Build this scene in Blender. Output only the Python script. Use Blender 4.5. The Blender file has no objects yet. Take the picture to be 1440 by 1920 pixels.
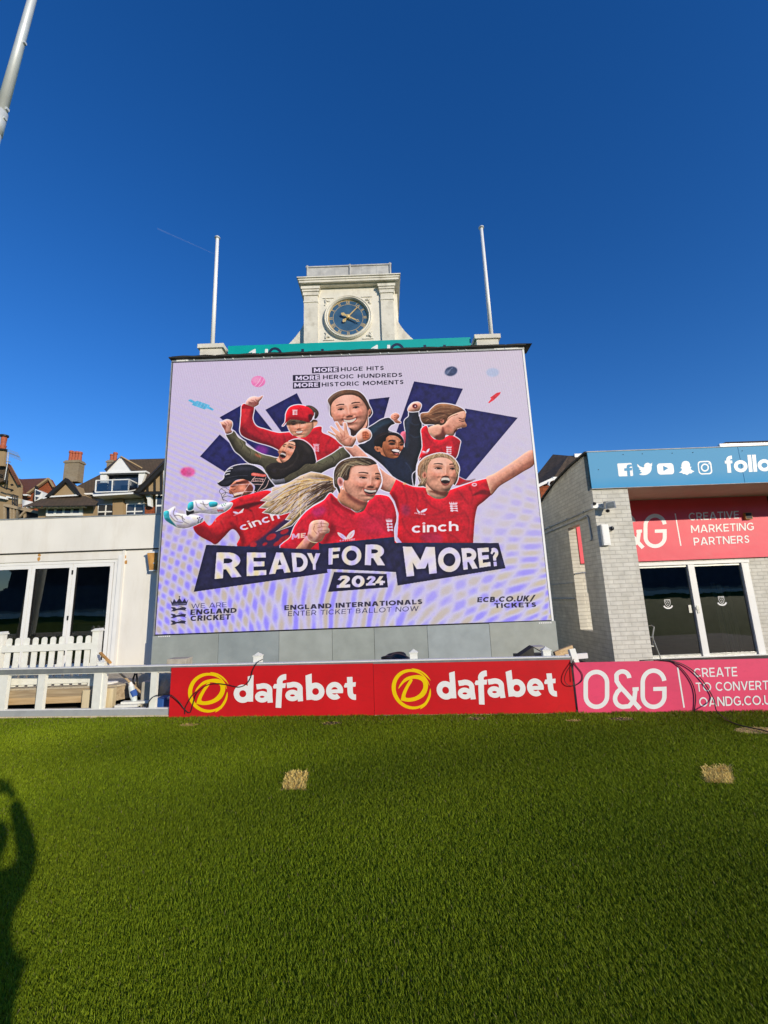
import bpy, bmesh, math, random
import numpy as np
from mathutils import Vector, Matrix
from mathutils.geometry import tessellate_polygon

R = math.radians
SC = bpy.context.scene
COL = SC.collection
random.seed(7)
RNG = np.random.default_rng(7)

# ------------------------------------------------------------------ camera
PITCH, ROLL, EYE, FPX = R(11.2), R(2.1), 2.0, 800.0
FW = np.array([0.0, math.cos(PITCH), math.sin(PITCH)])
UP0 = np.array([0.0, -math.sin(PITCH), math.cos(PITCH)])
RT = math.cos(ROLL) * np.array([1.0, 0, 0]) - math.sin(ROLL) * UP0
UPV = math.cos(ROLL) * UP0 + math.sin(ROLL) * np.array([1.0, 0, 0])
cam_data = bpy.data.cameras.new('camera')
cam_data.sensor_fit = 'VERTICAL'
cam_data.sensor_height = 36.0
cam_data.sensor_width = 27.0
cam_data.lens = FPX / 1920 * 36.0
cam_data.clip_start = 0.05
cam_data.clip_end = 20000
cam = bpy.data.objects.new('camera', cam_data)
COL.objects.link(cam)
cam.matrix_world = Matrix(((RT[0], UPV[0], -FW[0], 0), (RT[1], UPV[1], -FW[1], 0), (RT[2], UPV[2], -FW[2], EYE), (0, 0, 0, 1)))
SC.camera = cam

# ------------------------------------------------------------------ light
SUN_EL, SUN_AZ = R(15.3), R(140.5)          # azimuth clockwise from +Y
SUN_DIR = np.array([math.sin(SUN_AZ) * math.cos(SUN_EL), math.cos(SUN_AZ) * math.cos(SUN_EL), math.sin(SUN_EL)])
world = bpy.data.worlds.new('World')
SC.world = world
world.use_nodes = True
wn, wl = world.node_tree.nodes, world.node_tree.links
bg = wn['Background']
sky = wn.new('ShaderNodeTexSky')
sky.sky_type = 'NISHITA'
sky.sun_disc = False
sky.sun_elevation = SUN_EL
sky.sun_rotation = SUN_AZ
sky.altitude = 0
sky.air_density = 1.0
sky.dust_density = 0.0
sky.ozone_density = 4.5
gam = wn.new('ShaderNodeHueSaturation')
gam.inputs['Saturation'].default_value = 1.21
gam.inputs['Hue'].default_value = 0.513
gam.inputs['Value'].default_value = 1.14
wl.new(sky.outputs[0], gam.inputs['Color'])
wl.new(gam.outputs[0], bg.inputs['Color'])
bg.inputs['Strength'].default_value = 0.15
sun_data = bpy.data.lights.new('sun', 'SUN')
sun_data.energy = 4.1
sun_data.angle = R(0.53)
sun_data.color = (1.0, 0.9, 0.74)
sun = bpy.data.objects.new('sun', sun_data)
COL.objects.link(sun)
sun.rotation_euler = Vector(SUN_DIR).to_track_quat('Z', 'Y').to_euler()
SC.view_settings.view_transform = 'Standard'
SC.view_settings.look = 'None'
SC.view_settings.exposure = 0.0
SC.view_settings.gamma = 1.0
SC.view_settings.use_curve_mapping = False
SC.cycles.max_bounces = 6
SC.cycles.diffuse_bounces = 3
SC.cycles.glossy_bounces = 3
SC.cycles.transmission_bounces = 4
SC.cycles.transparent_max_bounces = 12
SC.cycles.use_denoising = True

# ------------------------------------------------------------------ helpers
def ray(px, py):
    return FW * FPX + RT * (px - 720) - UPV * (py - 960)
EYEV = np.array([0, 0, EYE])
def pY(px, py, Y):
    d = ray(px, py); return EYEV + d * (Y / d[1])
def pZ(px, py, z):
    d = ray(px, py); return EYEV + d * ((z - EYE) / d[2])
def pX(px, py, X):
    d = ray(px, py); return EYEV + d * (X / d[0])
def project(P):
    q = np.asarray(P) - EYEV
    w = q @ FW
    return 720 + FPX * (q @ RT) / w, 960 - FPX * (q @ UPV) / w

class Plane:
    """vertical working plane: o origin, ex along, up = z, n towards the pitch"""
    def __init__(s, o, ex):
        s.o = np.array(o, float); s.ex = np.array(ex, float) / np.linalg.norm(ex)
        s.n = np.array([s.ex[1], -s.ex[0], 0])
    def px(s, x, y):
        d = ray(x, y)
        t = ((s.o - EYEV) @ s.n) / (d @ s.n)
        p = EYEV + d * t - s.o
        return (p @ s.ex, p[2])
    def at(s, a, b, h=0.0):
        return s.o + s.ex * a + np.array([0, 0, 1.0]) * b + s.n * h

def lin(c):
    return tuple(((v / 255) / 12.92 if v / 255 <= 0.04045 else ((v / 255 + 0.055) / 1.055) ** 2.4) for v in c)

class MB:
    def __init__(s):
        s.v = []; s.f = []
    def poly(s, pts):
        b = len(s.v); s.v += [tuple(map(float, p)) for p in pts]; s.f.append(list(range(b, b + len(pts)))); return s
    def box(s, x0, x1, y0, y1, z0, z1):
        b = len(s.v)
        s.v += [(x0, y0, z0), (x1, y0, z0), (x1, y1, z0), (x0, y1, z0), (x0, y0, z1), (x1, y0, z1), (x1, y1, z1), (x0, y1, z1)]
        s.f += [[b + i for i in q] for q in ((0, 3, 2, 1), (4, 5, 6, 7), (0, 1, 5, 4), (1, 2, 6, 5), (2, 3, 7, 6), (3, 0, 4, 7))]
        return s
    def pbox(s, P, a0, a1, b0, b1, h0, h1):
        """box on a Plane: h positive = towards viewer"""
        b = len(s.v)
        for h in (h1, h0):
            s.v += [tuple(P.at(a, bb, h)) for a, bb in ((a0, b0), (a1, b0), (a1, b1), (a0, b1))]
        s.f += [[b + i for i in q] for q in ((0, 1, 2, 3), (7, 6, 5, 4), (0, 4, 5, 1), (1, 5, 6, 2), (2, 6, 7, 3), (3, 7, 4, 0))]
        return s
    def extrude(s, pts, vec):
        """solid from a planar polygon pushed along vec"""
        n = len(pts); b = len(s.v); vec = np.array(vec, float)
        s.v += [tuple(map(float, p)) for p in pts] + [tuple(np.array(p, float) + vec) for p in pts]
        tris = tessellate_polygon([[Vector(p) for p in pts]])
        for t in tris:
            s.f.append([b + t[0], b + t[1], b + t[2]]); s.f.append([b + n + t[2], b + n + t[1], b + n + t[0]])
        for i in range(n):
            j = (i + 1) % n; s.f.append([b + i, b + j, b + n + j, b + n + i])
        return s
    def beam(s, p, q, w, h, up=(0, 0, 1)):
        p = np.array(p, float); q = np.array(q, float); d = q - p; d /= np.linalg.norm(d)
        u = np.array(up, float); sd = np.cross(d, u); sd /= np.linalg.norm(sd); u = np.cross(sd, d)
        b = len(s.v)
        for e in (p, q):
            for a, c in ((-1, -1), (1, -1), (1, 1), (-1, 1)):
                s.v.append(tuple(e + sd * a * w / 2 + u * c * h / 2))
        s.f += [[b + i for i in qd] for qd in ((0, 1, 2, 3), (7, 6, 5, 4), (0, 4, 5, 1), (1, 5, 6, 2), (2, 6, 7, 3), (3, 7, 4, 0))]
        return s
    def tube(s, pts, r, n=10, cap=True):
        pts = [np.array(p, float) for p in pts]; m = len(pts)
        rr = r if hasattr(r, '__len__') else [r] * m
        b = len(s.v); ref = None
        for i, p in enumerate(pts):
            t = pts[min(i + 1, m - 1)] - pts[max(i - 1, 0)]; t /= (np.linalg.norm(t) + 1e-12)
            if ref is None:
                ref = np.array([1., 0, 0]) if abs(t[0]) < .8 else np.array([0, 1., 0])
            u = np.cross(t, ref); u /= np.linalg.norm(u); w = np.cross(t, u); ref = np.cross(u, t)
            for k in range(n):
                a = 2 * math.pi * k / n
                s.v.append(tuple(p + (u * math.cos(a) + w * math.sin(a)) * rr[i]))
        for i in range(m - 1):
            for k in range(n):
                k2 = (k + 1) % n
                s.f.append([b + i * n + k, b + i * n + k2, b + (i + 1) * n + k2, b + (i + 1) * n + k])
        if cap:
            s.f.append([b + k for k in range(n)][::-1]); s.f.append([b + (m - 1) * n + k for k in range(n)])
        return s
    def lathe(s, c, prof, n=20, axis='z'):
        b = len(s.v); c = np.array(c, float)
        for r, z in prof:
            for k in range(n):
                a = 2 * math.pi * k / n
                if axis == 'z': s.v.append(tuple(c + np.array([r * math.cos(a), r * math.sin(a), z])))
                else: s.v.append(tuple(c + np.array([r * math.cos(a), -z, r * math.sin(a)])))
        for i in range(len(prof) - 1):
            for k in range(n):
                k2 = (k + 1) % n
                s.f.append([b + i * n + k, b + i * n + k2, b + (i + 1) * n + k2, b + (i + 1) * n + k])
        s.f.append([b + k for k in range(n)][::-1]); s.f.append([b + (len(prof) - 1) * n + k for k in range(n)])
        return s
    def flat(s, P, loops, h):
        """flat filled shape (outer loop + holes) on a Plane, h metres proud of it"""
        b = len(s.v); allp = [p for l in loops for p in l]
        s.v += [tuple(P.at(a, c, h)) for a, c in allp]
        for t in tessellate_polygon([[Vector((a, c, 0)) for a, c in l] for l in loops]):
            (x0, y0), (x1, y1), (x2, y2) = (allp[i] for i in t)
            ar = (x1 - x0) * (y2 - y0) - (x2 - x0) * (y1 - y0)
            if abs(ar) < 1e-10: continue
            s.f.append([b + i for i in (t if ar > 0 else t[::-1])])
        return s
    def build(s, name, m, parent=None, origin=None, smooth=False, bevel=0):
        me = bpy.data.meshes.new(name)
        v = np.array(s.v, float)
        if origin is None:
            origin = np.zeros(3)
            if parent is None and len(v):
                lo, hi = v.min(0), v.max(0); origin = np.array([(lo[0] + hi[0]) / 2, (lo[1] + hi[1]) / 2, lo[2]])
            elif parent is not None:
                origin = np.array(parent.get('_o', (0, 0, 0)))
        origin = np.array(origin, float)
        me.from_pydata((v - origin).tolist(), [], s.f); me.validate(); me.update()
        if smooth:
            for p in me.polygons: p.use_smooth = True
        ob = bpy.data.objects.new(name, me); COL.objects.link(ob)
        if m: me.materials.append(m)
        if parent is not None:
            ob.parent = parent
            po = np.array(parent.get('_o', (0, 0, 0)), float)
            ob.location = tuple(origin - po); ob['_o'] = tuple(origin)
        else:
            ob.location = tuple(origin); ob['_o'] = tuple(origin)
        if bevel:
            bv = ob.modifiers.new('bevel', 'BEVEL'); bv.width = bevel; bv.segments = 2; bv.limit_method = 'ANGLE'
        return ob

def build_each(mb, name, m, parent):
    """one object per loose piece of the mesh"""
    par = list(range(len(mb.v)))
    def fd(a):
        while par[a] != a: par[a] = par[par[a]]; a = par[a]
        return a
    for f in mb.f:
        for q in f[1:]: par[fd(q)] = fd(f[0])
    gr_ = {}
    for f in mb.f: gr_.setdefault(fd(f[0]), []).append(f)
    for fs_ in gr_.values():
        ids = sorted({i for f in fs_ for i in f}); mp = {i: k for k, i in enumerate(ids)}
        o = MB(); o.v = [mb.v[i] for i in ids]; o.f = [[mp[i] for i in f] for f in fs_]; o.build(name, m, parent)
def tag(o, label=None, cat=None, group=None, kind=None):
    if label: o['label'] = label
    if cat: o['category'] = cat
    if group: o['group'] = group
    if kind: o['kind'] = kind
    return o
def thing(name, label, cat, loc, group=None):
    o = bpy.data.objects.new(name, None); COL.objects.link(o)
    o.location = tuple(loc); o['_o'] = tuple(map(float, loc)); o.empty_display_size = .2
    return tag(o, label, cat, group)
def copy_tree(o, loc=None, parent=None):
    c = o.copy(); COL.objects.link(c)
    if parent is not None:
        c.parent = parent
    for ch in list(o.children): copy_tree(ch, None, c)
    if loc is not None: c.location = loc
    return c

# ------------------------------------------------------------------ materials
def newmat(name):
    m = bpy.data.materials.new(name); m.use_nodes = True
    n, l = m.node_tree.nodes, m.node_tree.links
    return m, n, l, n['Principled BSDF']
def pm(name, c, rough=.6, var=.12, scale=3.0, bump=0.0, bscale=60.0, metal=0.0, spec=.4, dirt=None, dscale=2.0, damt=.5, dz=1.0):
    m, n, l, p = newmat(name)
    tc = n.new('ShaderNodeTexCoord')
    nz = n.new('ShaderNodeTexNoise'); nz.inputs['Scale'].default_value = scale; nz.inputs['Detail'].default_value = 6
    l.new(tc.outputs['Object'], nz.inputs['Vector'])
    rp = n.new('ShaderNodeMapRange'); rp.inputs[1].default_value = .3; rp.inputs[2].default_value = .7
    rp.inputs[3].default_value = 1 - var; rp.inputs[4].default_value = 1 + var
    l.new(nz.outputs['Fac'], rp.inputs[0])
    mx = n.new('ShaderNodeMix'); mx.data_type = 'RGBA'; mx.blend_type = 'MULTIPLY'; mx.inputs[0].default_value = 1
    mx.inputs[6].default_value = (*c, 1); l.new(rp.outputs[0], mx.inputs[7])
    out = mx.outputs[2]
    if dirt:
        n2 = n.new('ShaderNodeTexNoise'); n2.inputs['Scale'].default_value = dscale; n2.inputs['Detail'].default_value = 10; n2.inputs['Roughness'].default_value = .7
        mpg = n.new('ShaderNodeMapping'); mpg.inputs['Scale'].default_value = (1, 1, dz); l.new(tc.outputs['Object'], mpg.inputs[0]); l.new(mpg.outputs[0], n2.inputs['Vector'])
        r2 = n.new('ShaderNodeMapRange'); r2.inputs[1].default_value = .5; r2.inputs[2].default_value = .72; r2.inputs[3].default_value = 0; r2.inputs[4].default_value = damt
        l.new(n2.outputs['Fac'], r2.inputs[0])
        m2 = n.new('ShaderNodeMix'); m2.data_type = 'RGBA'; m2.inputs[7].default_value = (*dirt, 1)
        l.new(r2.outputs[0], m2.inputs[0]); l.new(out, m2.inputs[6]); out = m2.outputs[2]
    l.new(out, p.inputs['Base Color'])
    p.inputs['Roughness'].default_value = rough; p.inputs['Metallic'].default_value = metal; p.inputs['Specular IOR Level'].default_value = spec
    if bump:
        nb = n.new('ShaderNodeTexNoise'); nb.inputs['Scale'].default_value = bscale; nb.inputs['Detail'].default_value = 5
        l.new(tc.outputs['Object'], nb.inputs['Vector'])
        b = n.new('ShaderNodeBump'); b.inputs['Strength'].default_value = bump; b.inputs['Distance'].default_value = .01
        l.new(nb.outputs['Fac'], b.inputs['Height']); l.new(b.outputs[0], p.inputs['Normal'])
    return m
def courses(name, c1, c2, mortar, axis='x', w=.225, h=.075, mw=.012, rough=.75, bump=.5, zoff=0, var=.15, slope=1.0, stain=None, offs=.5):
    """brick, block or tile courses in object space; axis = which horizontal axis runs along the course"""
    m, n, l, p = newmat(name)
    tc = n.new('ShaderNodeTexCoord'); sp = n.new('ShaderNodeSeparateXYZ'); cb = n.new('ShaderNodeCombineXYZ')
    l.new(tc.outputs['Object'], sp.inputs[0])
    l.new(sp.outputs[0 if axis == 'x' else 1], cb.inputs[0])
    ml = n.new('ShaderNodeMath'); ml.operation = 'MULTIPLY'; ml.inputs[1].default_value = slope
    l.new(sp.outputs[2], ml.inputs[0]); l.new(ml.outputs[0], cb.inputs[1])
    br = n.new('ShaderNodeTexBrick'); br.inputs['Scale'].default_value = 1; br.offset = offs
    br.inputs['Brick Width'].default_value = w; br.inputs['Row Height'].default_value = h; br.inputs['Mortar Size'].default_value = mw
    br.inputs['Mortar Smooth'].default_value = .3
    br.inputs['Color1'].default_value = (*c1, 1); br.inputs['Color2'].default_value = (*c2, 1); br.inputs['Mortar'].default_value = (*mortar, 1)
    l.new(cb.outputs[0], br.inputs['Vector'])
    nz = n.new('ShaderNodeTexNoise'); nz.inputs['Scale'].default_value = 4; nz.inputs['Detail'].default_value = 8
    l.new(tc.outputs['Object'], nz.inputs['Vector'])
    rp = n.new('ShaderNodeMapRange'); rp.inputs[1].default_value = .3; rp.inputs[2].default_value = .7; rp.inputs[3].default_value = 1 - var; rp.inputs[4].default_value = 1 + var * .6
    l.new(nz.outputs['Fac'], rp.inputs[0])
    mx = n.new('ShaderNodeMix'); mx.data_type = 'RGBA'; mx.blend_type = 'MULTIPLY'; mx.inputs[0].default_value = 1
    l.new(br.outputs['Color'], mx.inputs[6]); l.new(rp.outputs[0], mx.inputs[7])
    out = mx.outputs[2]
    if stain:
        n2 = n.new('ShaderNodeTexNoise'); n2.inputs['Scale'].default_value = 1.6; n2.inputs['Detail'].default_value = 9; n2.inputs['Roughness'].default_value = .7
        l.new(tc.outputs['Object'], n2.inputs['Vector'])
        r2 = n.new('ShaderNodeMapRange'); r2.inputs[1].default_value = .5; r2.inputs[2].default_value = .75; r2.inputs[3].default_value = 0; r2.inputs[4].default_value = .55
        l.new(n2.outputs['Fac'], r2.inputs[0])
        m2 = n.new('ShaderNodeMix'); m2.data_type = 'RGBA'; m2.inputs[7].default_value = (*stain, 1)
        l.new(r2.outputs[0], m2.inputs[0]); l.new(out, m2.inputs[6]); out = m2.outputs[2]
    l.new(out, p.inputs['Base Color'])
    p.inputs['Roughness'].default_value = rough; p.inputs['Specular IOR Level'].default_value = .3
    b = n.new('ShaderNodeBump'); b.inputs['Strength'].default_value = bump; b.inputs['Distance'].default_value = .012; b.invert = True
    ad = n.new('ShaderNodeMath'); ad.operation = 'MULTIPLY_ADD'; ad.inputs[1].default_value = .5
    n3 = n.new('ShaderNodeTexNoise'); n3.inputs['Scale'].default_value = 45; l.new(tc.outputs['Object'], n3.inputs['Vector'])
    l.new(n3.outputs['Fac'], ad.inputs[0]); l.new(br.outputs['Fac'], ad.inputs[2])
    l.new(ad.outputs[0], b.inputs['Height']); l.new(b.outputs[0], p.inputs['Normal'])
    return m
def wood(name, c1, c2, rough=.75, axis='x'):
    m, n, l, p = newmat(name)
    tc = n.new('ShaderNodeTexCoord'); mp = n.new('ShaderNodeMapping')
    sc = {'x': (1.2, 22, 22), 'y': (22, 1.2, 22), 'z': (22, 22, 1.2)}[axis]
    mp.inputs['Scale'].default_value = sc
    l.new(tc.outputs['Object'], mp.inputs[0])
    nz = n.new('ShaderNodeTexNoise'); nz.inputs['Scale'].default_value = 1; nz.inputs['Detail'].default_value = 8; nz.inputs['Distortion'].default_value = .8
    l.new(mp.outputs[0], nz.inputs['Vector'])
    cr = n.new('ShaderNodeValToRGB'); cr.color_ramp.elements[0].position = .35; cr.color_ramp.elements[1].position = .65
    cr.color_ramp.elements[0].color = (*c1, 1); cr.color_ramp.elements[1].color = (*c2, 1)
    l.new(nz.outputs['Fac'], cr.inputs[0]); l.new(cr.outputs[0], p.inputs['Base Color'])
    p.inputs['Roughness'].default_value = rough; p.inputs['Specular IOR Level'].default_value = .25
    b = n.new('ShaderNodeBump'); b.inputs['Strength'].default_value = .25; b.inputs['Distance'].default_value = .005
    l.new(nz.outputs['Fac'], b.inputs['Height']); l.new(b.outputs[0], p.inputs['Normal'])
    return m
def glass(name, tint=(.55, .6, .58), refl=1.0, ior=1.45):
    m, n, l, p = newmat(name)
    n.remove(p)
    tr = n.new('ShaderNodeBsdfTransparent'); tr.inputs[0].default_value = (*tint, 1)
    gl = n.new('ShaderNodeBsdfGlossy'); gl.inputs['Roughness'].default_value = .01; gl.inputs[0].default_value = (refl, refl, refl, 1)
    fr = n.new('ShaderNodeFresnel'); fr.inputs[0].default_value = ior
    mx = n.new('ShaderNodeMixShader'); l.new(fr.outputs[0], mx.inputs[0]); l.new(tr.outputs[0], mx.inputs[1]); l.new(gl.outputs[0], mx.inputs[2])
    # slight waviness of the pane
    tc = n.new('ShaderNodeTexCoord'); nz = n.new('ShaderNodeTexNoise'); nz.inputs['Scale'].default_value = 1.5
    l.new(tc.outputs['Object'], nz.inputs['Vector'])
    b = n.new('ShaderNodeBump'); b.inputs['Strength'].default_value = .03; b.inputs['Distance'].default_value = .05
    l.new(nz.outputs['Fac'], b.inputs['Height']); l.new(b.outputs[0], gl.inputs['Normal'])
    l.new(mx.outputs[0], n['Material Output'].inputs[0])
    return m

M = {}
M['render_white'] = pm('render_white', (.78, .75, .67), .8, .05, 1.2, .25, 90, dirt=(.55, .48, .36), dscale=2.6, damt=.30, dz=.22)
M['upvc'] = pm('upvc', (.82, .81, .76), .35, .04, 3)
M['fence_white'] = pm('fence_white', (.80, .79, .70), .5, .06, 6, .1, 40, dirt=(.55, .55, .42), dscale=5, damt=.25)
M['rail_metal'] = pm('rail_metal', (.18, .19, .185), .5, .14, 7, .1, 50, spec=.5, dirt=(.28, .3, .24), dscale=9, damt=.5)
M['rail_white'] = pm('rail_white', (.8, .79, .74), .4, .06, 5)
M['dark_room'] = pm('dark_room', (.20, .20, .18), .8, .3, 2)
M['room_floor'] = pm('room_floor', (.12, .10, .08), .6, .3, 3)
M['black'] = pm('black', (.012, .012, .013), .6, .2, 8)
M['felt'] = pm('felt', (.045, .043, .035), .85, .25, 6, .3, 60)
M['alu'] = pm('alu', (.42, .42, .38), .4, .15, 8, .1, 40, metal=.5)
M['steel_pole'] = pm('steel_pole', (.62, .64, .62), .45, .08, 2, .05, 60, metal=.25)
M['white_paint'] = pm('white_paint', (.85, .84, .8), .35, .04, 4)
M['stone'] = pm('stone', (.70, .66, .55), .85, .1, 2.5, .5, 35, dirt=(.42, .38, .30), dscale=3.2, damt=.75)
M['stone_plain'] = pm('stone_plain', (.75, .71, .60), .85, .08, 3, .4, 40, dirt=(.40, .36, .27), dscale=3.0, damt=.6, dz=.35)
M['lead'] = pm('lead', (.46, .45, .42), .7, .2, 4, .25, 25, dirt=(.6, .58, .52), dscale=4, damt=.6)
M['concrete'] = pm('concrete', (.42, .38, .30), .9, .2, 6, .5, 50, dirt=(.2, .18, .14), dscale=5, damt=.6)
M['teal'] = pm('teal', (.0, .36, .33), .45, .05, 2)
M['gold'] = pm('gold', (.80, .56, .22), .4, .1, 8, metal=.3)
M['dial'] = pm('dial', (.045, .11, .19), .3, .2, 4, spec=.6)
M['glass'] = glass('glass', (.60, .64, .62), 1.0, 2.2)
M['glass_dark'] = glass('glass_dark', (.36, .40, .39), 1.0, 2.3)
M['red_board'] = pm('red_board', (.60, .012, .016), .4, .10, 1.1, .12, 1.6, spec=.35, dirt=(.36, .02, .02), dscale=7, damt=.35, dz=2)
M['pink_board'] = pm('pink_board', (.80, .065, .15), .45, .10, 1.1, .12, 1.6, spec=.35, dirt=(.55, .05, .10), dscale=7, damt=.35, dz=2)
M['banner_pink'] = pm('banner_pink', (.80, .065, .10), .5, .08, 1.2, .9, 2.2, dirt=(.70, .10, .12), dscale=2, damt=.5)
M['print_white'] = pm('print_white', (.83, .82, .78), .45, .03, 5)
M['print_yellow'] = pm('print_yellow', (.85, .58, .0), .4, .03, 5)
M['print_navy'] = pm('print_navy', (.01, .02, .06), .5, .1, 5)
M['cable'] = pm('cable', (.015, .014, .014), .5, .2, 20)
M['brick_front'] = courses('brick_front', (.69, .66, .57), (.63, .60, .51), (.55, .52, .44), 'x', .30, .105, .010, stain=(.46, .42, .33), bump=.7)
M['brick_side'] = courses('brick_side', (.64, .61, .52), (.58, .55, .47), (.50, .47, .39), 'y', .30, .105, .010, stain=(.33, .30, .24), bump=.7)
M['soffit'] = pm('soffit', (.50, .42, .32), .8, .08, 2)
M['wood_new'] = wood('wood_new', (.42, .28, .14), (.58, .42, .23))
M['wood_old'] = wood('wood_old', (.30, .22, .13), (.45, .35, .22))
M['wood_post'] = wood('wood_post', (.55, .44, .26), (.68, .58, .38), axis='z')
M['wood_grey'] = wood('wood_grey', (.40, .34, .24), (.52, .45, .33), axis='y')
M['rust'] = pm('rust', (.50, .25, .06), .6, .25, 7, .2, 40, dirt=(.72, .42, .14), dscale=6, damt=.7)
# ------------------------------------------------------------------ lettering (own stroke alphabet, cap height 1)
def band(pts, t, closed=False):
    p = np.array(pts, float); n = len(p)
    L, Rr = [], []
    for i in range(n):
        if closed: a, b = p[i] - p[i - 1], p[(i + 1) % n] - p[i]
        else:
            a = p[i] - p[i - 1] if i > 0 else p[1] - p[0]
            b = p[i + 1] - p[i] if i < n - 1 else p[-1] - p[-2]
        a = a / (np.linalg.norm(a) + 1e-9); b = b / (np.linalg.norm(b) + 1e-9)
        na, nb = np.array([-a[1], a[0]]), np.array([-b[1], b[0]])
        m = na + nb; m /= (np.linalg.norm(m) + 1e-9)
        k = t / 2 / max(.45, m @ na)
        L.append(tuple(p[i] + m * k)); Rr.append(tuple(p[i] - m * k))
    if closed: return [L, Rr[::-1]]
    return [L + Rr[::-1]]
def arcp(cx, cy, rx, ry, a0, a1, n=18):
    return [(cx + rx * math.cos(R(a0 + (a1 - a0) * i / n)), cy + ry * math.sin(R(a0 + (a1 - a0) * i / n))) for i in range(n + 1)]
def spline(pts, closed=False, n=6):
    p = np.array(pts, float); m = len(p); out = []
    rng = range(m if closed else m - 1)
    for i in rng:
        p0 = p[(i - 1) % m] if closed or i > 0 else p[i]
        p1 = p[i]; p2 = p[(i + 1) % m]
        p3 = p[(i + 2) % m] if closed or i + 2 < m else p[(i + 1) % m]
        for k in range(n):
            u = k / n
            out.append(tuple(.5 * (2 * p1 + (p2 - p0) * u + (2 * p0 - 5 * p1 + 4 * p2 - p3) * u * u + (3 * p1 - p0 - 3 * p2 + p3) * u ** 3)))
    if not closed: out.append(tuple(p[-1]))
    return out
def rc(x0, y0, x1, y1): return [[(x0, y0), (x1, y0), (x1, y1), (x0, y1)]]
def bar(x0, y0, x1, y1, hw): return [[(x0 - hw / 2, y0), (x0 + hw / 2, y0), (x1 + hw / 2, y1), (x1 - hw / 2, y1)]]
def halfD(xr, y0, y1, t, rx):
    ry = (y1 - y0 - t) / 2; cx = xr - t / 2 - rx
    return band([(0, y1 - t / 2)] + arcp(cx, (y0 + y1) / 2, rx, ry, 90, -90) + [(0, y0 + t / 2)], t)
def glyph(c, t):
    h = t / 2
    def ell(w): return band(arcp(w / 2, .5, w / 2 - h, .5 - h, 0, 360, 40)[:-1], t, True)
    if c == ' ': return [], .30
    if c == 'A': return [bar(.6 * t, 0, .46 - .03, 1, 1.15 * t), bar(.92 - .6 * t, 0, .46 + .03, 1, 1.15 * t), rc(.2, .2, .72, .2 + .85 * t)], .92
    if c == 'B': return [rc(0, 0, t, 1), halfD(.66, .53 - h * .9, 1, t, .2), halfD(.72, 0, .53 + h * .9, t, .23)], .72
    if c == 'C': return [band(arcp(.47, .5, .47 - h, .5 - h, 42, 318, 30), t)], .86
    if c == 'D': return [rc(0, 0, t, 1), halfD(.84, 0, 1, t, .46 - h)], .84
    if c == 'E': return [rc(0, 0, t, 1), rc(0, 0, .66, .95 * t), rc(0, .5 - .47 * t, .6, .5 + .47 * t), rc(0, 1 - .95 * t, .65, 1)], .66
    if c == 'F': return [rc(0, 0, t, 1), rc(0, .48 - .47 * t, .58, .48 + .47 * t), rc(0, 1 - .95 * t, .64, 1)], .64
    if c == 'G': return [band(arcp(.47, .5, .47 - h, .5 - h, 42, 325, 30), t), rc(.86 - t, .12, .86, .52), rc(.52, .52 - .9 * t, .86, .52)], .87
    if c == 'H': return [rc(0, 0, t, 1), rc(.8 - t, 0, .8, 1), rc(0, .5 - h, .8, .5 + h)], .8
    if c == 'I': return [rc(0, 0, t, 1)], t
    if c == 'K': return [rc(0, 0, t, 1), bar(t * .9, .34, .76 - .6 * t, 1, 1.3 * t), bar(.8 - .62 * t, 0, .36, .58, 1.25 * t)], .8
    if c == 'L': return [rc(0, 0, t, 1), rc(0, 0, .6, .95 * t)], .6
    if c == 'M': return [rc(0, 0, t, 1), rc(1.0 - t, 0, 1.0, 1), bar(.5, .22, .55 * t, 1, 1.12 * t), bar(.5, .22, 1 - .55 * t, 1, 1.12 * t)], 1.0
    if c == 'N': return [rc(0, 0, t, 1), rc(.84 - t, 0, .84, 1), bar(.84 - .6 * t, 0, .6 * t, 1, 1.25 * t)], .84
    if c in 'O': return [ell(1.0)], 1.0
    if c == '0': return [ell(.8)], .8
    if c == 'P': return [rc(0, 0, t, 1), halfD(.7, .34, 1, t, .26)], .7
    if c == 'R': return [rc(0, 0, t, 1), halfD(.72, .34, 1, t, .27), bar(.76 - .62 * t, 0, .42, .4, 1.2 * t)], .76
    if c == 'S':
        q = [(.90, .83), (.72, .95), (.5, 1.0), (.2, .93), (.1, .75), (.22, .59), (.5, .5), (.78, .41), (.9, .25), (.78, .07), (.5, 0), (.22, .05), (.05, .18)]
        return [band(spline([(h + x * (.68 - t), h + y * (1 - t)) for x, y in q]), t)], .68
    if c == 'T': return [rc(.36 - h, 0, .36 + h, 1), rc(0, 1 - .95 * t, .72, 1)], .72
    if c == 'U': return [band([(h, 1)] + arcp(.4, .36, .4 - h, .36 - h, 180, 360) + [(.8 - h, 1)], t)], .8
    if c == 'V': return [bar(.43, 0, .58 * t, 1, 1.12 * t), bar(.43, 0, .86 - .58 * t, 1, 1.12 * t)], .86
    if c == 'W': return [bar(.34, 0, .55 * t, 1, 1.05 * t), bar(.34, 0, .64, 1, 1.05 * t), bar(.94, 0, .64, 1, 1.05 * t), bar(.94, 0, 1.28 - .55 * t, 1, 1.05 * t)], 1.28
    if c == 'Y': return [rc(.41 - h, 0, .41 + h, .45), bar(.41, .36, .6 * t, 1, 1.2 * t), bar(.41, .36, .82 - .6 * t, 1, 1.2 * t)], .82
    if c == '.': return [rc(0, 0, 1.1 * t, 1.1 * t)], 1.1 * t
    if c == '/': return [bar(.55 * t, -.1, .5, 1.08, 1.1 * t)], .55
    if c == '?': return [band([(h * 1.0, .82)] + arcp(.31, .72, .31 - h, .28 - h, 150, -35, 16) + [(.31, .48), (.31, .30)], t), rc(.31 - .55 * t, 0, .31 + .55 * t, 1.05 * t)], .62
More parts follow.
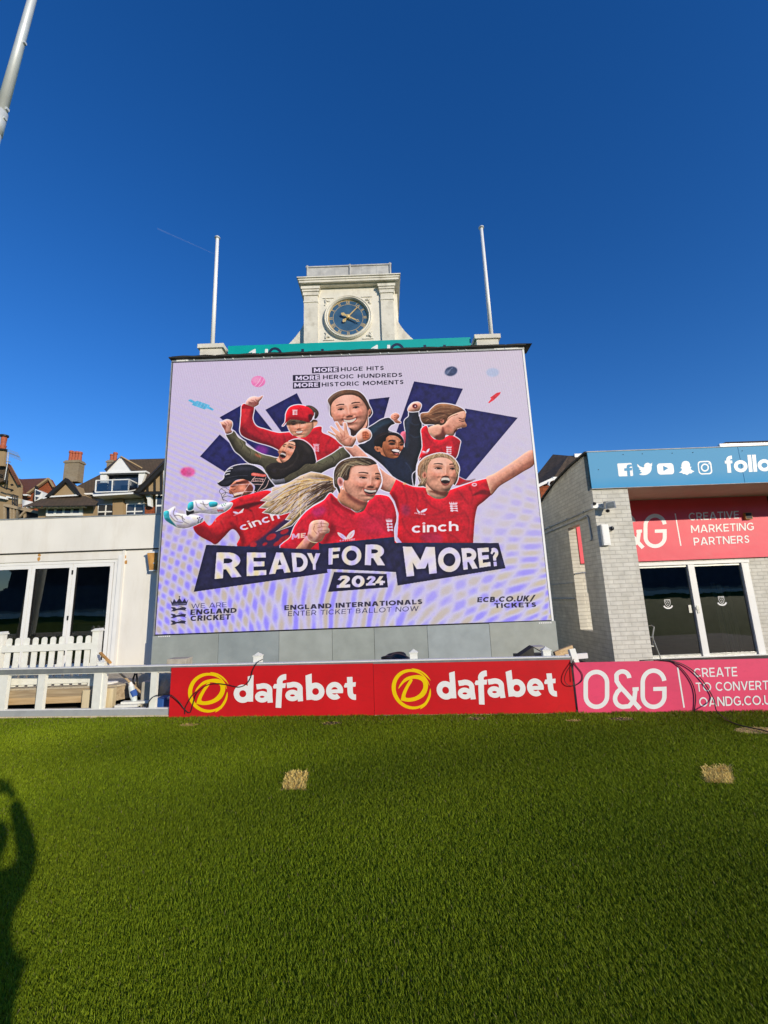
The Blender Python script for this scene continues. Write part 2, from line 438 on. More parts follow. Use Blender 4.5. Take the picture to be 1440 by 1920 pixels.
    if c == '2': return [band([(h * .8, .80)] + arcp(.33, .70, .33 - h, .30 - h, 155, -30, 16) + [(.1 + h, h * 1.3)], t), rc(.02, 0, .68, .95 * t)], .68
    if c == '4': return [bar(.13, .24, .5, 1, 1.2 * t), rc(.02, .22, .78, .22 + .9 * t), rc(.5 - h, 0, .5 + h, .52)], .78
    # lower case
    X = .74
    if c == 'c': return [band(arcp(.37, X / 2, .37 - h, X / 2 - h, 48, 312, 26), t)], .67
    if c == 'i': return [rc(0, 0, t, X), band(arcp(h, .93, t * .42, t * .42, 0, 360, 14)[:-1], t * .34, True)], t
    if c == 'n': return [rc(0, 0, t, X), band(arcp(.34, X - .32, .34 - h, .32 - h, 180, 0) + [(.68 - h, 0)], t)], .68
    if c == 'h': return [rc(0, 0, t, 1.04), band(arcp(.34, X - .32, .34 - h, .32 - h, 180, 0) + [(.68 - h, 0)], t)], .68
    if c == 'o': return [band(arcp(.38, X / 2, .38 - h, X / 2 - h, 0, 360, 34)[:-1], t, True)], .76
    if c == 'l': return [rc(0, 0, t, 1.04)], t
    if c == 'f': return [band([(.1 + h, 0), (.1 + h, .78)] + arcp(.1 + h + .2, .80, .2, .24 - h, 180, 85, 8) , t), rc(0, X - .8 * t, .42, X)], .44
    if c == 'w': return [bar(.27, 0, .5 * t, X, 1.05 * t), bar(.27, 0, .5, X, 1.05 * t), bar(.73, 0, .5, X, 1.05 * t), bar(.73, 0, 1.0 - .5 * t, X, 1.05 * t)], 1.0
    return [], .4
def text_pieces(s, quad, t=.18, gap=.13):
    """pieces of a line of text mapped into quad (TL,TR,BR,BL)"""
    x = 0; out = []
    for ch in s:
        g, w = glyph(ch, t)
        out += [[[(x + a, b) for a, b in lp] for lp in pc] for pc in g]
        x += w + gap
    W = x - gap
    TL, TR, BR, BL = (np.array(q, float) for q in quad)
    def mp(a, b):
        u = a / W
        return tuple((BL * (1 - u) + BR * u) * (1 - b) + (TL * (1 - u) + TR * u) * b)
    return [[[mp(a, b) for a, b in lp] for lp in pc] for pc in out]
# ------------------------------------------------------------------ the picture shown on the big LED screen
class Canvas:
    S = 2; X0, Y0, X1, Y1 = 284, 650, 1044, 1196
    def __init__(s):
        s.W = (s.X1 - s.X0) * s.S; s.H = (s.Y1 - s.Y0) * s.S
        s.c = np.zeros((s.H, s.W, 3), np.float32)
    def mask(s, loops, pad=0):
        ed = []
        for lp in loops:
            q = [((x - s.X0) * s.S, (y - s.Y0) * s.S) for x, y in lp]
            for i in range(len(q)):
                (xa, ya), (xb, yb) = q[i - 1], q[i]
                if ya != yb: ed.append((xa, ya, xb, yb))
        e = np.array(ed)
        x0 = max(0, int(min(e[:, 0].min(), e[:, 2].min())) - 1 - pad); x1 = min(s.W, int(max(e[:, 0].max(), e[:, 2].max())) + 2 + pad)
        y0 = max(0, int(min(e[:, 1].min(), e[:, 3].min())) - 1 - pad); y1 = min(s.H, int(max(e[:, 1].max(), e[:, 3].max())) + 2 + pad)
        if x1 <= x0 or y1 <= y0: return None
        m = np.zeros((y1 - y0, x1 - x0), np.float32); ii = np.arange(x0, x1)
        lo, hi = np.minimum(e[:, 1], e[:, 3]), np.maximum(e[:, 1], e[:, 3])
        for y in range(y0, y1):
            for k in (.17, .5, .83):
                yy = y + k; sel = (lo <= yy) & (hi > yy)
                if not sel.any(): continue
                q = e[sel]; xs = np.sort(q[:, 0] + (yy - q[:, 1]) / (q[:, 3] - q[:, 1]) * (q[:, 2] - q[:, 0]))
                for a, b in zip(xs[::2], xs[1::2]):
                    m[y - y0] += (np.clip(b - ii, 0, 1) - np.clip(a - ii, 0, 1)) / 3
        return m, x0, y0
    def blur(s, m, sg):
        r = max(1, int(sg * 2.5)); k = np.exp(-.5 * (np.arange(-r, r + 1) / sg) ** 2); k /= k.sum()
        for ax in (0, 1):
            p = np.pad(m, [(r, r) if a == ax else (0, 0) for a in (0, 1)]); o = np.zeros_like(m); n = m.shape[ax]
            for i, w in enumerate(k): o += w * (p[i:i + n] if ax == 0 else p[:, i:i + n])
            m = o
        return m
    def fill(s, loops, col, a=1.0, blur=0, clip=None):
        r = s.mask(loops, int(blur * s.S * 2.6) + 1 if blur else 0)
        if r is None: return None
        m, x, y = r
        if blur: m = s.blur(m, blur * s.S)
        full = m
        m = m * a
        if clip is not None: m = m * clip[y:y + m.shape[0], x:x + m.shape[1]]
        v = s.c[y:y + m.shape[0], x:x + m.shape[1]]
        v += (np.array(col, np.float32) - v) * np.clip(m, 0, 1)[..., None]
        return full, x, y
    def full(s, r):
        f = np.zeros((s.H, s.W), np.float32); m, x, y = r
        f[y:y + m.shape[0], x:x + m.shape[1]] = m; return np.clip(f, 0, 1)
    def union(s, pieces, col, a=1.0):
        f = np.zeros((s.H, s.W), np.float32)
        for pc in pieces:
            r = s.mask(pc)
            if r is None: continue
            m, x, y = r; v = f[y:y + m.shape[0], x:x + m.shape[1]]; np.maximum(v, m, out=v)
        f = np.clip(f, 0, 1) * a
        s.c += (np.array(col, np.float32) - s.c) * f[..., None]
    def line(s, pts, w, col, a=1.0, blur=0, clip=None, smooth=True, closed=False):
        p = spline(pts, closed, 5) if smooth and len(pts) > 2 else pts
        for lp in [band(p, w, closed)]: s.fill(lp, col, a, blur, clip)
    def ell(s, cx, cy, rx, ry, col, a=1.0, blur=0, rot=0, clip=None):
        c, sn = math.cos(R(rot)), math.sin(R(rot))
        s.fill([[(cx + x * c - y * sn, cy + x * sn + y * c) for x, y in arcp(0, 0, rx, ry, 0, 360, 24)[:-1]]], col, a, blur, clip)

def paint_screen():
    cv = Canvas(); rg = np.random.default_rng(3)
    yy, xx = np.mgrid[0:cv.H, 0:cv.W].astype(np.float32); xx = xx / cv.S + cv.X0; yy = yy / cv.S + cv.Y0
    base = np.array([203, 192, 222], np.float32)
    cv.c[:] = base
    cv.c += ((xx - 660) / 380)[..., None] * np.array([3, 4, -3], np.float32) + ((yy - 900) / 250)[..., None] * np.array([-3, 0, 9], np.float32)
    WH = (236, 228, 244); NV = (36, 36, 92); DK = (30, 30, 48)
    def Z(ox, oy, k): return lambda *p: [(ox + x / k, oy + y / k) for x, y in p]
    z1, z2, z3, z4 = Z(300, 730, 6), Z(480, 720, 6), Z(600, 720, 8), Z(660, 740, 6)
    z5, z6, z7, z8 = Z(300, 860, 6), Z(480, 850, 6), Z(600, 850, 8), Z(720, 840, 6)
    zt = Z(650, 620, 3.6); zl = Z(280, 620, 3.6)
    P = cv.fill
    def shp(pts, col, smooth=True, ow=0, oc=WH, a=1.0, rel=.75):
        p = spline(pts, True, 5) if smooth else pts
        if ow: cv.fill([band(p, ow * 2, True)[0 if _area(p) < 0 else 1]], oc)
        r_ = cv.fill([p], col, a)
        if rel:
            for sg, kk in ((2.2, 1.0), (5.0, 1.6)):
                m, x, y = cv.mask([p], int(sg * 6)); mb = cv.blur(m, sg * cv.S)
                gy, gx = np.gradient(mb)
                sh = 1 + rel * (kk * cv.S * sg * .62 * (gx * .45 + gy * .9) - .10 * (1 - mb))
                v = cv.c[y:y + m.shape[0], x:x + m.shape[1]]
                v *= 1 + (np.clip(sh, .5, 1.35) - 1)[..., None] * m[..., None]
        return cv.full(r_)
    def _area(p): return sum(p[i - 1][0] * p[i][1] - p[i][0] * p[i - 1][1] for i in range(len(p)))
    def out(pts, w=1.5, smooth=True):
        p = spline(pts, True, 5) if smooth else pts
        cv.fill([band(p, w * 2, True)[0 if _area(p) < 0 else 1]], WH)
    def L(pts, w, col, a=1.0, blur=0, clip=None): cv.line(pts, w, col, a, blur, clip)
    def soft(pts, col, a, blur, clip=None): cv.fill([spline(pts, True, 4)], col, a, blur, clip)
    def E(z, x, y, rx, ry, col, a=1.0, blur=0, rot=0, clip=None):
        (cx, cy), (ex, ey) = z((x, y), (x + rx, y + ry)); cv.ell(cx, cy, ex - cx, ey - cy, col, a, blur, rot, clip)
    def folds(z, clip, lst, dark=(92, 10, 24), w=2.4, a=.42):
        for pts in lst: L(z(*pts), w, dark, a, 1.5, clip); L([(x + 2.2, y - .8) for x, y in z(*pts)], w * .8, (232, 62, 70), a * .55, 1.4, clip)
    def face(z, br, dn, yaw, mouth, skin=(226, 168, 142), smile=1.0, clip=None, squint=.5, brow=(62, 40, 32), lx=-.16, shade=None, asp=.78):
        """photographic head: a relief of brow, nose, cheeks, lips and chin lit from above, with brows, eyes and mouth"""
        (bx, by), (ex, ey) = z(br, (br[0] + dn[0], br[1] + dn[1]))
        dx, dy = ex - bx, ey - by; sc = math.hypot(dx, dy); dx, dy = dx / sc, dy / sc
        X, Y = xx - bx, yy - by
        sel = (np.abs(X) < sc * 1.5) & (np.abs(Y) < sc * 1.5) & (clip > .01)
        ys, xs = np.where(sel); y0, y1, x0, x1 = ys.min(), ys.max() + 1, xs.min(), xs.max() + 1
        X, Y = X[y0:y1, x0:x1], Y[y0:y1, x0:x1]
        v = (X * dx + Y * dy) / sc; u = (X * dy - Y * dx) / sc
        a_ = asp; U = lambda th: a_ * (math.sin(yaw + th) - math.sin(yaw)); C = lambda th: max(.25, math.cos(yaw + th))
        hc = -a_ * math.sin(yaw)
        g = lambda th, v0, su, sv: np.exp(-.5 * (((u - U(th)) / (su * C(th))) ** 2 + ((v - v0) / sv) ** 2))
        h = np.sqrt(np.clip(1 - ((u - hc) / (a_ * 1.12)) ** 2 - ((v - .05) / 1.12) ** 2, .02, 1)) * .80
        T = .47
        for s_ in (-1, 1):
            h = h - .085 * g(s_ * T, .0, .15, .085) + .05 * g(s_ * T, -.17, .20, .055) + (.05 + .075 * smile) * g(s_ * .58, .27, .19, .15) + .055 * g(s_ * .15, .335, .055, .05)
            for k in range(6):
                t = k / 5; h = h - .026 * smile * g(s_ * (.24 + .30 * t), .33 + .30 * t - .05 * math.sin(3 * t), .045, .055)
            h = h + .03 * g(s_ * T, .015, .09, .035)
        h = h + .10 * g(0, .10, .065, .17) + .15 * g(0, .29, .085, .075) - .05 * g(0, .40, .12, .04) + .05 * g(0, .92, .17, .09) - .045 * g(0, .80, .2, .05)
        mv, hw, hh, mt = mouth
        h = h + .05 * g(0, mv - hh - .04, hw * 1.2, .045) + .05 * g(0, mv + hh + .05, hw, .05)
        px_ = 1 / (sc * cv.S); gy, gx = np.gradient(h, px_)
        hu, hv = gx * dy - gy * dx, gx * dx + gy * dy
        k = .62; n = np.sqrt(1 + (k * hu) ** 2 + (k * hv) ** 2)
        Lx, Ly, Lz = lx, -.58, .74; dif = np.clip((-k * hu * Lx - k * hv * Ly + Lz) / n, 0, 1.2)
        Hx, Hy, Hz = lx * .5, -.31, .95; sp = np.clip((-k * hu * Hx - k * hv * Hy + Hz) / n, 0, 1) ** 26
        alb = np.ones(u.shape + (3,), np.float32) * (np.array(skin, np.float32) / 255) ** 2.0
        def mixc(m, col, p=2.0):
            nonlocal alb
            alb = alb + ((np.array(col, np.float32) / 255) ** p - alb) * np.clip(m, 0, 1)[..., None]
        red = .35 * (g(-.58, .27, .2, .14) + g(.58, .27, .2, .14) + g(0, .3, .12, .08)); mixc(red, (skin[0], skin[1] * .72, skin[2] * .68))
        soft_ = lambda d, w: np.clip(.5 - d / w, 0, 1)
        for s_ in (-1, 1):
            mixc(.45 * g(s_ * T, .0, .19, .09), (skin[0] * .66, skin[1] * .54, skin[2] * .5))
            uu = (u - U(s_ * T)) / C(s_ * T) * s_
            bl = -.185 - .05 * np.cos((uu - .03) * 4.2) + .06 * np.clip(uu, 0, 1); mixc(.9 * soft_(np.abs(v - bl) - (.034 - .05 * np.clip(uu - .02, 0, .3)), .03) * soft_(np.abs(uu - .01) - .225, .06), brow)
            op = .048 * (1 - .55 * squint); le = op * np.clip(1 - (uu / .155) ** 2, 0, 1)
            e_in = soft_(np.abs(v - .0) - le, .016) * soft_(np.abs(uu) - .15, .02)
            mixc(e_in * .7, (176, 156, 148)); mixc(e_in * soft_(np.hypot(uu - s_ * yaw * .05, v) - .078, .02), (38, 26, 22)); mixc(.95 * soft_(np.abs(v + le * 1.0) - .024, .02) * soft_(np.abs(uu) - .175, .04), (36, 22, 20)); mixc(.5 * soft_(np.abs(v - le * 1.1) - .008, .02) * soft_(np.abs(uu) - .15, .04), (90, 56, 48))
        mixc(.85 * (g(-.13, .375, .035, .018) + g(.13, .375, .035, .018)), (70, 34, 30))
        mu = u - U(0) * 1; mw = hw * C(0); q = (mu / mw); curve = -.10 * smile * (q ** 2 - .4) * (hw / .3)
        top = mv - hh * np.sqrt(np.clip(1 - q ** 2, 0, 1)) * (.55 if smile > .5 else 1.0) + curve; bot = mv + hh * np.sqrt(np.clip(1 - q ** 2, 0, 1)) + curve
        lip = soft_(np.maximum(top - .045 - v, v - bot - .06), .03) * soft_(np.abs(q) - 1.08, .12); mixc(lip * .85, (178, 92, 86))
        inn = soft_(np.maximum(top - v, v - bot), .02) * soft_(np.abs(q) - 1.0, .06); mixc(inn, (46, 18, 20))
        if mt: 
            mixc(inn * soft_(v - (top + mt), .02) * soft_(np.abs(q) - .88, .12), (228, 218, 210)); mixc(inn * soft_(bot - .035 - v, .02) * soft_(np.abs(q) - .6, .2) * (hh > .12), (176, 110, 104))
            mixc(inn * soft_(np.abs(((mu / .052) % 1) - .5) - .02, .1) * .16, (150, 130, 126))
        flat_ = np.clip(1 - inn, .25, 1)
        I = .20 + .90 * (dif * flat_ + .7 * (1 - flat_))
        lin_ = alb * I[..., None] * np.array([1.06, 1.0, .96]) + (sp * .10 * flat_ * (1 - lip * .3) * np.clip(alb.mean(-1) * 3, 0, 1))[..., None]
        out_ = np.clip(lin_, 0, 1) ** .5 * 255
        m = (clip[y0:y1, x0:x1] * np.clip((1.25 - np.abs(v)) / .2, 0, 1) * np.clip((1.12 - v) / .10, 0, 1))[..., None]
        if shade is not None: out_ = out_ * (1 - .55 * np.clip((shade - v) / .12, 0, 1))[..., None]
        w_ = cv.c[y0:y1, x0:x1]; w_ += (out_ - w_) * m
    def crest(x, y, w, h, col, sk=0.0):
        """three lions crest: crown over three rows"""
        def q(u, v): return (x + u * w + sk * v * h, y + v * h)
        for u in (.05, .27, .5, .73, .95): cv.fill([[q(u - .07, .22), q(u, 0 if u == .5 else .04), q(u + .07, .22)]], col)
        cv.fill([[q(0, .2), q(1, .2), q(.93, .32), q(.07, .32)]], col)
        for k in range(3):
            v = .38 + k * .21
            cv.fill([spline([q(.02, v + .13), q(.1, v), q(.34, v + .01), q(.5, v + .06), q(.8, v + .02), q(1, v + .05), q(.92, v + .1), q(.98, v + .18), q(.7, v + .13), q(.4, v + .12), q(.3, v + .19), q(.12, v + .17)], True, 3)], col)
    def wings(pts_l, pts_r, col=(226, 222, 240)):
        cv.fill([spline(pts_l, True, 4)], col); cv.fill([spline(pts_r, True, 4)], col)

    # navy blocks behind the players
    for pts in (z1((670, 315), (1000, 130), (1265, 462), (1350, 560), (1340, 770), (1160, 745), (960, 590), (820, 450)),
                z1((450, 755), (672, 507), (1010, 800), (1010, 870), (730, 930)),
                z2((105, 290), (460, 102), (640, 470), (420, 640), (290, 545)),
                z3((735, 230), (1045, 195), (950, 540), (720, 665)),
                zt((455, 342), (785, 392), (735, 500), (600, 800), (330, 700)),
                zt((800, 525), (1155, 588), (805, 1005), (690, 1000), (735, 690))):
        P([pts], NV)
    nv = np.abs(cv.c[..., 0] - NV[0]) < 2
    bl = rg.normal(0, 1, (cv.H // 8 + 1, cv.W // 8 + 1)); bl = np.kron(bl, np.ones((8, 8)))[:cv.H, :cv.W].astype(np.float32); bl = cv.blur(bl, 5)
    cv.c[nv] += bl[nv][:, None] * np.array([2, 2, 7], np.float32)
    E(z1, 1140, 685, 75, 62, (150, 50, 150), .75, 3)
    # balls and bails thrown about
    E(zl, 735, 343, 48, 38, (226, 120, 176), .95, .5); E(zl, 722, 332, 30, 22, (240, 170, 205), .6, 1.5)
    L(zl((712, 372), (735, 350), (755, 312)), 1, (240, 200, 220), .8); L(zl((736, 378), (760, 352), (775, 322)), 1, (240, 200, 220), .8)
    E(z1, 315, 930, 80, 56, (216, 90, 152), .9, 1.8); E(z1, 270, 925, 38, 40, (205, 60, 120), .6, 2)
    E(zt, 705, 274, 43, 32, (62, 74, 108), .95, .8, -14); E(zt, 680, 280, 22, 12, (120, 130, 165), .7, 1.2, -30); L(zt((672, 300), (700, 262), (716, 250)), 1.2, (150, 160, 190), .6, .4)
    E(zt, 985, 282, 43, 30, (172, 184, 214), .85, 1.2)
    P([z1((318, 118), (350, 112), (395, 138), (420, 128), (562, 178), (552, 192), (607, 225), (592, 240), (530, 215), (500, 226), (358, 176), (370, 156), (322, 132))], (92, 176, 216), .95)
    for k in range(4): L(z1((442 + k * 34, 140 + k * 11), (412 + k * 34, 190 + k * 11)), .6, (190, 205, 232), .7)
    P([zt((955, 485), (975, 460), (968, 452), (1012, 420), (1040, 414), (1034, 430), (1027, 437), (992, 470), (975, 480), (962, 490))], (214, 62, 76), .95)

    RED = (188, 20, 38); RED2 = (206, 30, 46); SK = (204, 150, 132)
    # --- the capped player with a raised fist
    c = shp(z2((-160, 245), (-118, 222), (-25, 262), (-38, 388), (4, 472), (100, 508), (250, 548), (400, 545), (470, 600), (560, 588), (640, 500), (735, 480), (745, 545), (850, 595), (990, 705), (950, 800), (690, 960), (500, 960), (240, 735), (0, 652), (-140, 592), (-180, 535), (-176, 455), (-166, 330)), (166, 24, 38), True, 1.5)
    soft(z2((-150, 250), (-118, 232), (-60, 300), (-110, 420), (-160, 440)), (206, 40, 48), .8, 1.5, c)
    soft(z2((-170, 470), (-60, 560), (240, 720), (220, 760), (-150, 620)), (98, 16, 28), .75, 2, c)
    soft(z2((560, 600), (740, 500), (850, 610), (930, 700), (700, 760), (600, 700)), (200, 24, 40), .8, 3, c)
    folds(z2, c, [((-60, 420), (0, 510), (60, 560)), ((120, 540), (180, 620), (200, 690)), ((740, 560), (700, 640), (720, 780)), ((840, 620), (790, 700), (800, 800)), ((300, 560), (330, 640), (300, 700)), ((560, 600), (600, 560), (700, 540))])
    c = shp(z1((965, 165), (975, 130), (1010, 92), (1060, 80), (1110, 88), (1155, 70), (1150, 98), (1115, 140), (1108, 172), (1060, 200), (1035, 205), (990, 185)), (206, 156, 146), True, .9)
    soft(z1((1000, 150), (1070, 140), (1110, 150), (1060, 195), (1000, 185)), (150, 92, 86), .8, 1, c)
    for q in (((1020, 120), (1060, 130), (1075, 160)), ((1070, 105), (1090, 130), (1110, 130)), ((990, 140), (1020, 150), (1030, 170))): L(z1(*q), .9, (120, 62, 60), .7, .4, c)
    P([z1((920, 195), (955, 165), (1060, 205), (1052, 232), (960, 215), (922, 222))], (150, 22, 34))
    # hair, face, cap
    out(z2((298, 468), (328, 425), (338, 330), (380, 262), (460, 236), (540, 244), (612, 275), (650, 330), (640, 372), (605, 420), (520, 412), (400, 398), (345, 428), (312, 465)))
    L(z2((350, 430), (350, 470), (382, 540), (420, 578)), 1.4, WH, .9)
    shp(z2((560, 250), (620, 243), (680, 280), (706, 325), (692, 372), (660, 392), (640, 330)), (78, 62, 56))
    L(z2((620, 260), (675, 300), (690, 350)), 1.2, (120, 100, 88), .7, .5)
    c = shp(z2((345, 430), (350, 470), (382, 535), (420, 575), (470, 592), (540, 602), (600, 560), (640, 500), (685, 455), (692, 420), (650, 400), (420, 395)), (198, 142, 124), True, 0)
    soft(z2((470, 590), (540, 600), (640, 505), (650, 520), (560, 640), (480, 630)), (128, 76, 66), .9, 1.4, c)
    soft(z2((350, 430), (400, 398), (520, 410), (610, 430), (590, 470), (520, 455), (450, 470), (400, 462), (355, 470)), (66, 38, 36), .92, .9, c)
    E(z2, 470, 488, 28, 20, (232, 184, 164), .9, 1, 0, c); E(z2, 590, 500, 30, 34, (216, 160, 140), .7, 1.4, 0, c)
    soft(z2((420, 520), (470, 508), (545, 520), (535, 560), (440, 572)), (120, 64, 60), .8, .7, c)
    P([spline(z2((432, 538), (480, 524), (530, 530), (524, 550), (480, 556), (440, 560)), True, 4)], (226, 212, 210))
    L(z2((440, 548), (480, 540), (526, 540)), .5, (120, 80, 80), .8); L(z2((430, 585), (470, 578), (520, 572)), .8, (150, 92, 84), .6, .4)
    L(z2((450, 480), (440, 505), (490, 508)), .8, (130, 78, 70), .7, .4, c); L(z2((550, 500), (560, 530), (545, 560)), .8, (140, 84, 74), .6, .5, c)
    E(z2, 655, 432, 18, 34, (182, 124, 108), 1, .5, 10); E(z2, 655, 436, 8, 18, (120, 70, 62), .8, .6)
    face(z2, (474, 450), (20, 158), -.25, (.56, .27, .075, .16), (222, 166, 142), .4, c, .8, shade=.05)
    c = shp(z2((298, 468), (328, 425), (338, 330), (380, 262), (460, 236), (540, 244), (612, 275), (650, 330), (640, 372), (605, 430), (520, 412), (400, 398), (345, 428), (312, 465)), (196, 22, 38), True, 0)
    soft(z2((330, 440), (390, 398), (520, 408), (600, 425), (620, 400), (500, 380), (380, 378), (335, 420)), (140, 12, 26), .85, 1, c)
    soft(z2((590, 350), (620, 340), (640, 370), (615, 420), (590, 390)), (84, 10, 26), .9, .8, c)
    L(z2((470, 240), (520, 300), (530, 375)), .6, (150, 10, 24), .6, .3, c); L(z2((660, 320), (650, 380), (610, 425)), 1.2, WH, .9)
    crest(*z2((410, 280))[0], 9.4, 11.5, (240, 220, 226))
    crest(*z2((645, 662))[0], 11, 17, (222, 170, 186), .0)
    E(z2, 945, 712, 14, 10, WH, .8, .3)

    # --- boy in the navy hoodie
    c = shp(z4((60, 600), (80, 560), (150, 540), (220, 470), (205, 400), (165, 385), (250, 330), (330, 280), (420, 260), (482, 322), (440, 345), (410, 400), (520, 440), (592, 520), (604, 440), (588, 300), (636, 245), (648, 186), (740, 186), (752, 240), (782, 292), (788, 560), (770, 690), (722, 800), (700, 1030), (560, 980), (500, 960), (350, 800), (200, 680)), (30, 32, 42), True, 1.4)
    soft(z4((190, 390), (300, 310), (420, 280), (440, 310), (330, 360), (230, 440)), (38, 62, 80), .8, 2, c)
    soft(z4((640, 250), (660, 260), (640, 420), (620, 600), (604, 560), (600, 320)), (44, 58, 84), .7, 2, c)
    soft(z4((340, 720), (560, 700), (660, 820), (660, 1000), (420, 900)), (24, 34, 58), .8, 4, c)
    for q in (((600, 760), (660, 840), (670, 960)), ((380, 780), (420, 860), (520, 940)), ((650, 300), (700, 340), (760, 330)), ((660, 450), (700, 480), (760, 470)), ((250, 360), (300, 360), (360, 320))): L(z4(*q), 1.4, (52, 66, 92), .6, .8, c)
    shp(z4((545, 442), (596, 412), (604, 500), (586, 552)), (206, 96, 120), True, 0)
    L(z4((320, 448), (400, 424), (480, 428), (545, 455), (580, 510), (588, 590)), 1.5, WH, .95)
    c = shp(z4((330, 560), (336, 510), (400, 462), (470, 452), (545, 490), (580, 540), (578, 590), (548, 640), (515, 702), (460, 716), (400, 704), (335, 675), (318, 642), (285, 640), (252, 608), (262, 578), (300, 574)), (140, 92, 70), True, 0)
    soft(z4((330, 600), (400, 640), (440, 700), (500, 715), (400, 760), (310, 690)), (74, 44, 36), .85, 2, c)
    soft(z4((400, 590), (450, 600), (500, 590), (520, 560), (500, 520), (520, 600), (430, 640)), (168, 112, 84), .6, 2, c)
    E(z4, 512, 580, 14, 12, (206, 152, 122), .9, 1, 0, c); E(z4, 470, 500, 40, 20, (166, 112, 86), .7, 2, 0, c); E(z4, 425, 620, 26, 22, (172, 116, 90), .6, 2, 0, c)
    face(z4, (512, 553), (-14, 166), .22, (.54, .30, .14, .13), (168, 112, 84), 1.0, c, .95, (34, 22, 20))
    E(z4, 282, 606, 14, 20, (168, 112, 86), .8, .6); E(z4, 286, 612, 7, 11, (84, 48, 40), .8, .6)
    c2 = shp(z4((262, 578), (250, 530), (270, 470), (330, 432), (400, 420), (490, 428), (548, 458), (584, 515), (582, 555), (556, 515), (500, 468), (430, 458), (388, 482), (378, 520), (350, 535), (335, 600), (310, 585)), (26, 20, 22))
    L(z4((300, 470), (360, 445), (450, 440)), 1, (70, 60, 66), .5, .5)
    E(z4, 450, 556, 38, 9, (34, 20, 20), .8, .5); E(z4, 556, 566, 20, 8, (34, 20, 20), .8, .5)
    L(z4((410, 526), (446, 514), (490, 536)), 2.2, (40, 24, 22), .95, .3); L(z4((534, 540), (560, 530), (578, 545)), 1.5, (40, 24, 22), .9, .3)
    L(z4((415, 552), (448, 562), (484, 556)), 1.3, (34, 20, 20), .95, .3); L(z4((540, 566), (560, 568), (574, 562)), 1.2, (34, 20, 20), .9, .3)
    L(z4((494, 592), (512, 602), (530, 594)), 1, (70, 36, 30), .9, .4)
    P([spline(z4((432, 622), (480, 636), (536, 626), (530, 652), (510, 682), (470, 668)), True, 4)], (70, 26, 28))
    P([spline(z4((448, 624), (490, 614), (532, 628), (522, 646), (480, 640)), True, 4)], (236, 226, 224))
    P([spline(z4((474, 664), (500, 656), (516, 660), (508, 676)), True, 3)], (190, 110, 104), .9)
    c = shp(z4((436, 262), (445, 225), (488, 205), (528, 222), (534, 252), (512, 282), (548, 306), (540, 322), (492, 318), (466, 290)), (200, 140, 122), True, 1)
    for q in (((470, 240), (500, 228), (522, 238)), ((470, 258), (500, 250), (525, 255)), ((480, 280), (500, 272), (515, 274))): L(z4(*q), 1, (128, 70, 62), .8, .3, c)
    c = shp(z4((640, 188), (638, 142), (680, 95), (742, 84), (778, 112), (770, 152), (742, 186)), (212, 160, 142), True, 1.3)
    E(z4, 708, 128, 30, 26, (96, 24, 34), .95, .8); E(z4, 712, 130, 8, 9, (226, 210, 214), .9, .3); L(z4((740, 100), (752, 130), (742, 165)), .9, (150, 96, 84), .7, .4, c)

    # --- woman shouting, seen in profile
    c = shp(z4((780, 390), (840, 350), (872, 440), (930, 500), (1012, 495), (1100, 455), (1142, 465), (1212, 512), (1214, 560), (1160, 720), (1000, 700), (850, 700), (750, 740), (790, 600), (785, 480)), (196, 22, 40), True, 1.4)
    folds(z4, c, [((870, 560), (960, 590), (1050, 560)), ((1130, 500), (1160, 580), (1140, 680)), ((820, 420), (880, 520), (940, 560)), ((1000, 600), (1020, 650), (1010, 690))])
    soft(z4((1120, 480), (1212, 520), (1160, 720), (1120, 700), (1150, 600)), (150, 12, 30), .7, 2, c)
    shp(z4((768, 232), (790, 208), (858, 198), (890, 160), (960, 108), (1060, 102), (1180, 128), (1255, 168), (1272, 210), (1180, 240), (1090, 320), (1000, 345), (900, 335), (815, 332), (778, 292)), (116, 84, 66), True, 1.4)
    c = shp(z4((1180, 205), (1262, 186), (1282, 235), (1268, 290), (1292, 342), (1280, 364), (1240, 372), (1208, 376), (1180, 392), (1160, 425), (1142, 458), (1098, 460), (1055, 452), (1035, 500), (960, 508), (880, 450), (858, 372), (960, 335), (1005, 345), (1050, 320), (1090, 250)), (204, 148, 128), True, 0)
    soft(z4((1020, 350), (1062, 440), (1040, 498), (950, 508), (930, 470), (1000, 430)), (104, 58, 52), .9, 1.6, c)
    soft(z4((1180, 210), (1260, 200), (1262, 260), (1200, 250), (1140, 290)), (222, 170, 150), .8, 2, c)
    soft(z4((1060, 330), (1130, 380), (1120, 440), (1060, 440), (1030, 380)), (176, 116, 100), .8, 2, c)
    L(z4((1200, 262), (1240, 274), (1266, 268)), 1.3, (90, 56, 50), .9, .4); L(z4((1205, 290), (1240, 300), (1262, 296)), 1.2, (70, 40, 38), .9, .3); L(z4((1200, 310), (1230, 320), (1250, 340)), .8, (150, 96, 84), .7, .4)
    P([spline(z4((1146, 444), (1148, 412), (1176, 386), (1226, 368), (1240, 372), (1200, 388), (1172, 415)), True, 4)], (70, 24, 30)); L(z4((1180, 388), (1210, 376), (1236, 374)), .8, (230, 214, 212), .9)
    L(z4((1140, 340), (1160, 370), (1140, 410)), .9, (150, 94, 82), .7, .5, c); L(z4((1270, 346), (1256, 350), (1246, 342)), .8, (110, 64, 56), .8, .3)
    E(z4, 1014, 296, 22, 24, (190, 128, 108), .95, .7); E(z4, 1012, 298, 10, 13, (120, 70, 60), .8, .6)
    for q in (((800, 240), (900, 190), (1010, 140), (1150, 150)), ((870, 230), (980, 190), (1100, 180)), ((900, 280), (1000, 240), (1120, 210)), ((960, 120), (1080, 118), (1200, 160)), ((830, 300), (880, 270), (950, 290))): L(z4(*q), 1.2, (170, 134, 108), .65, .5)
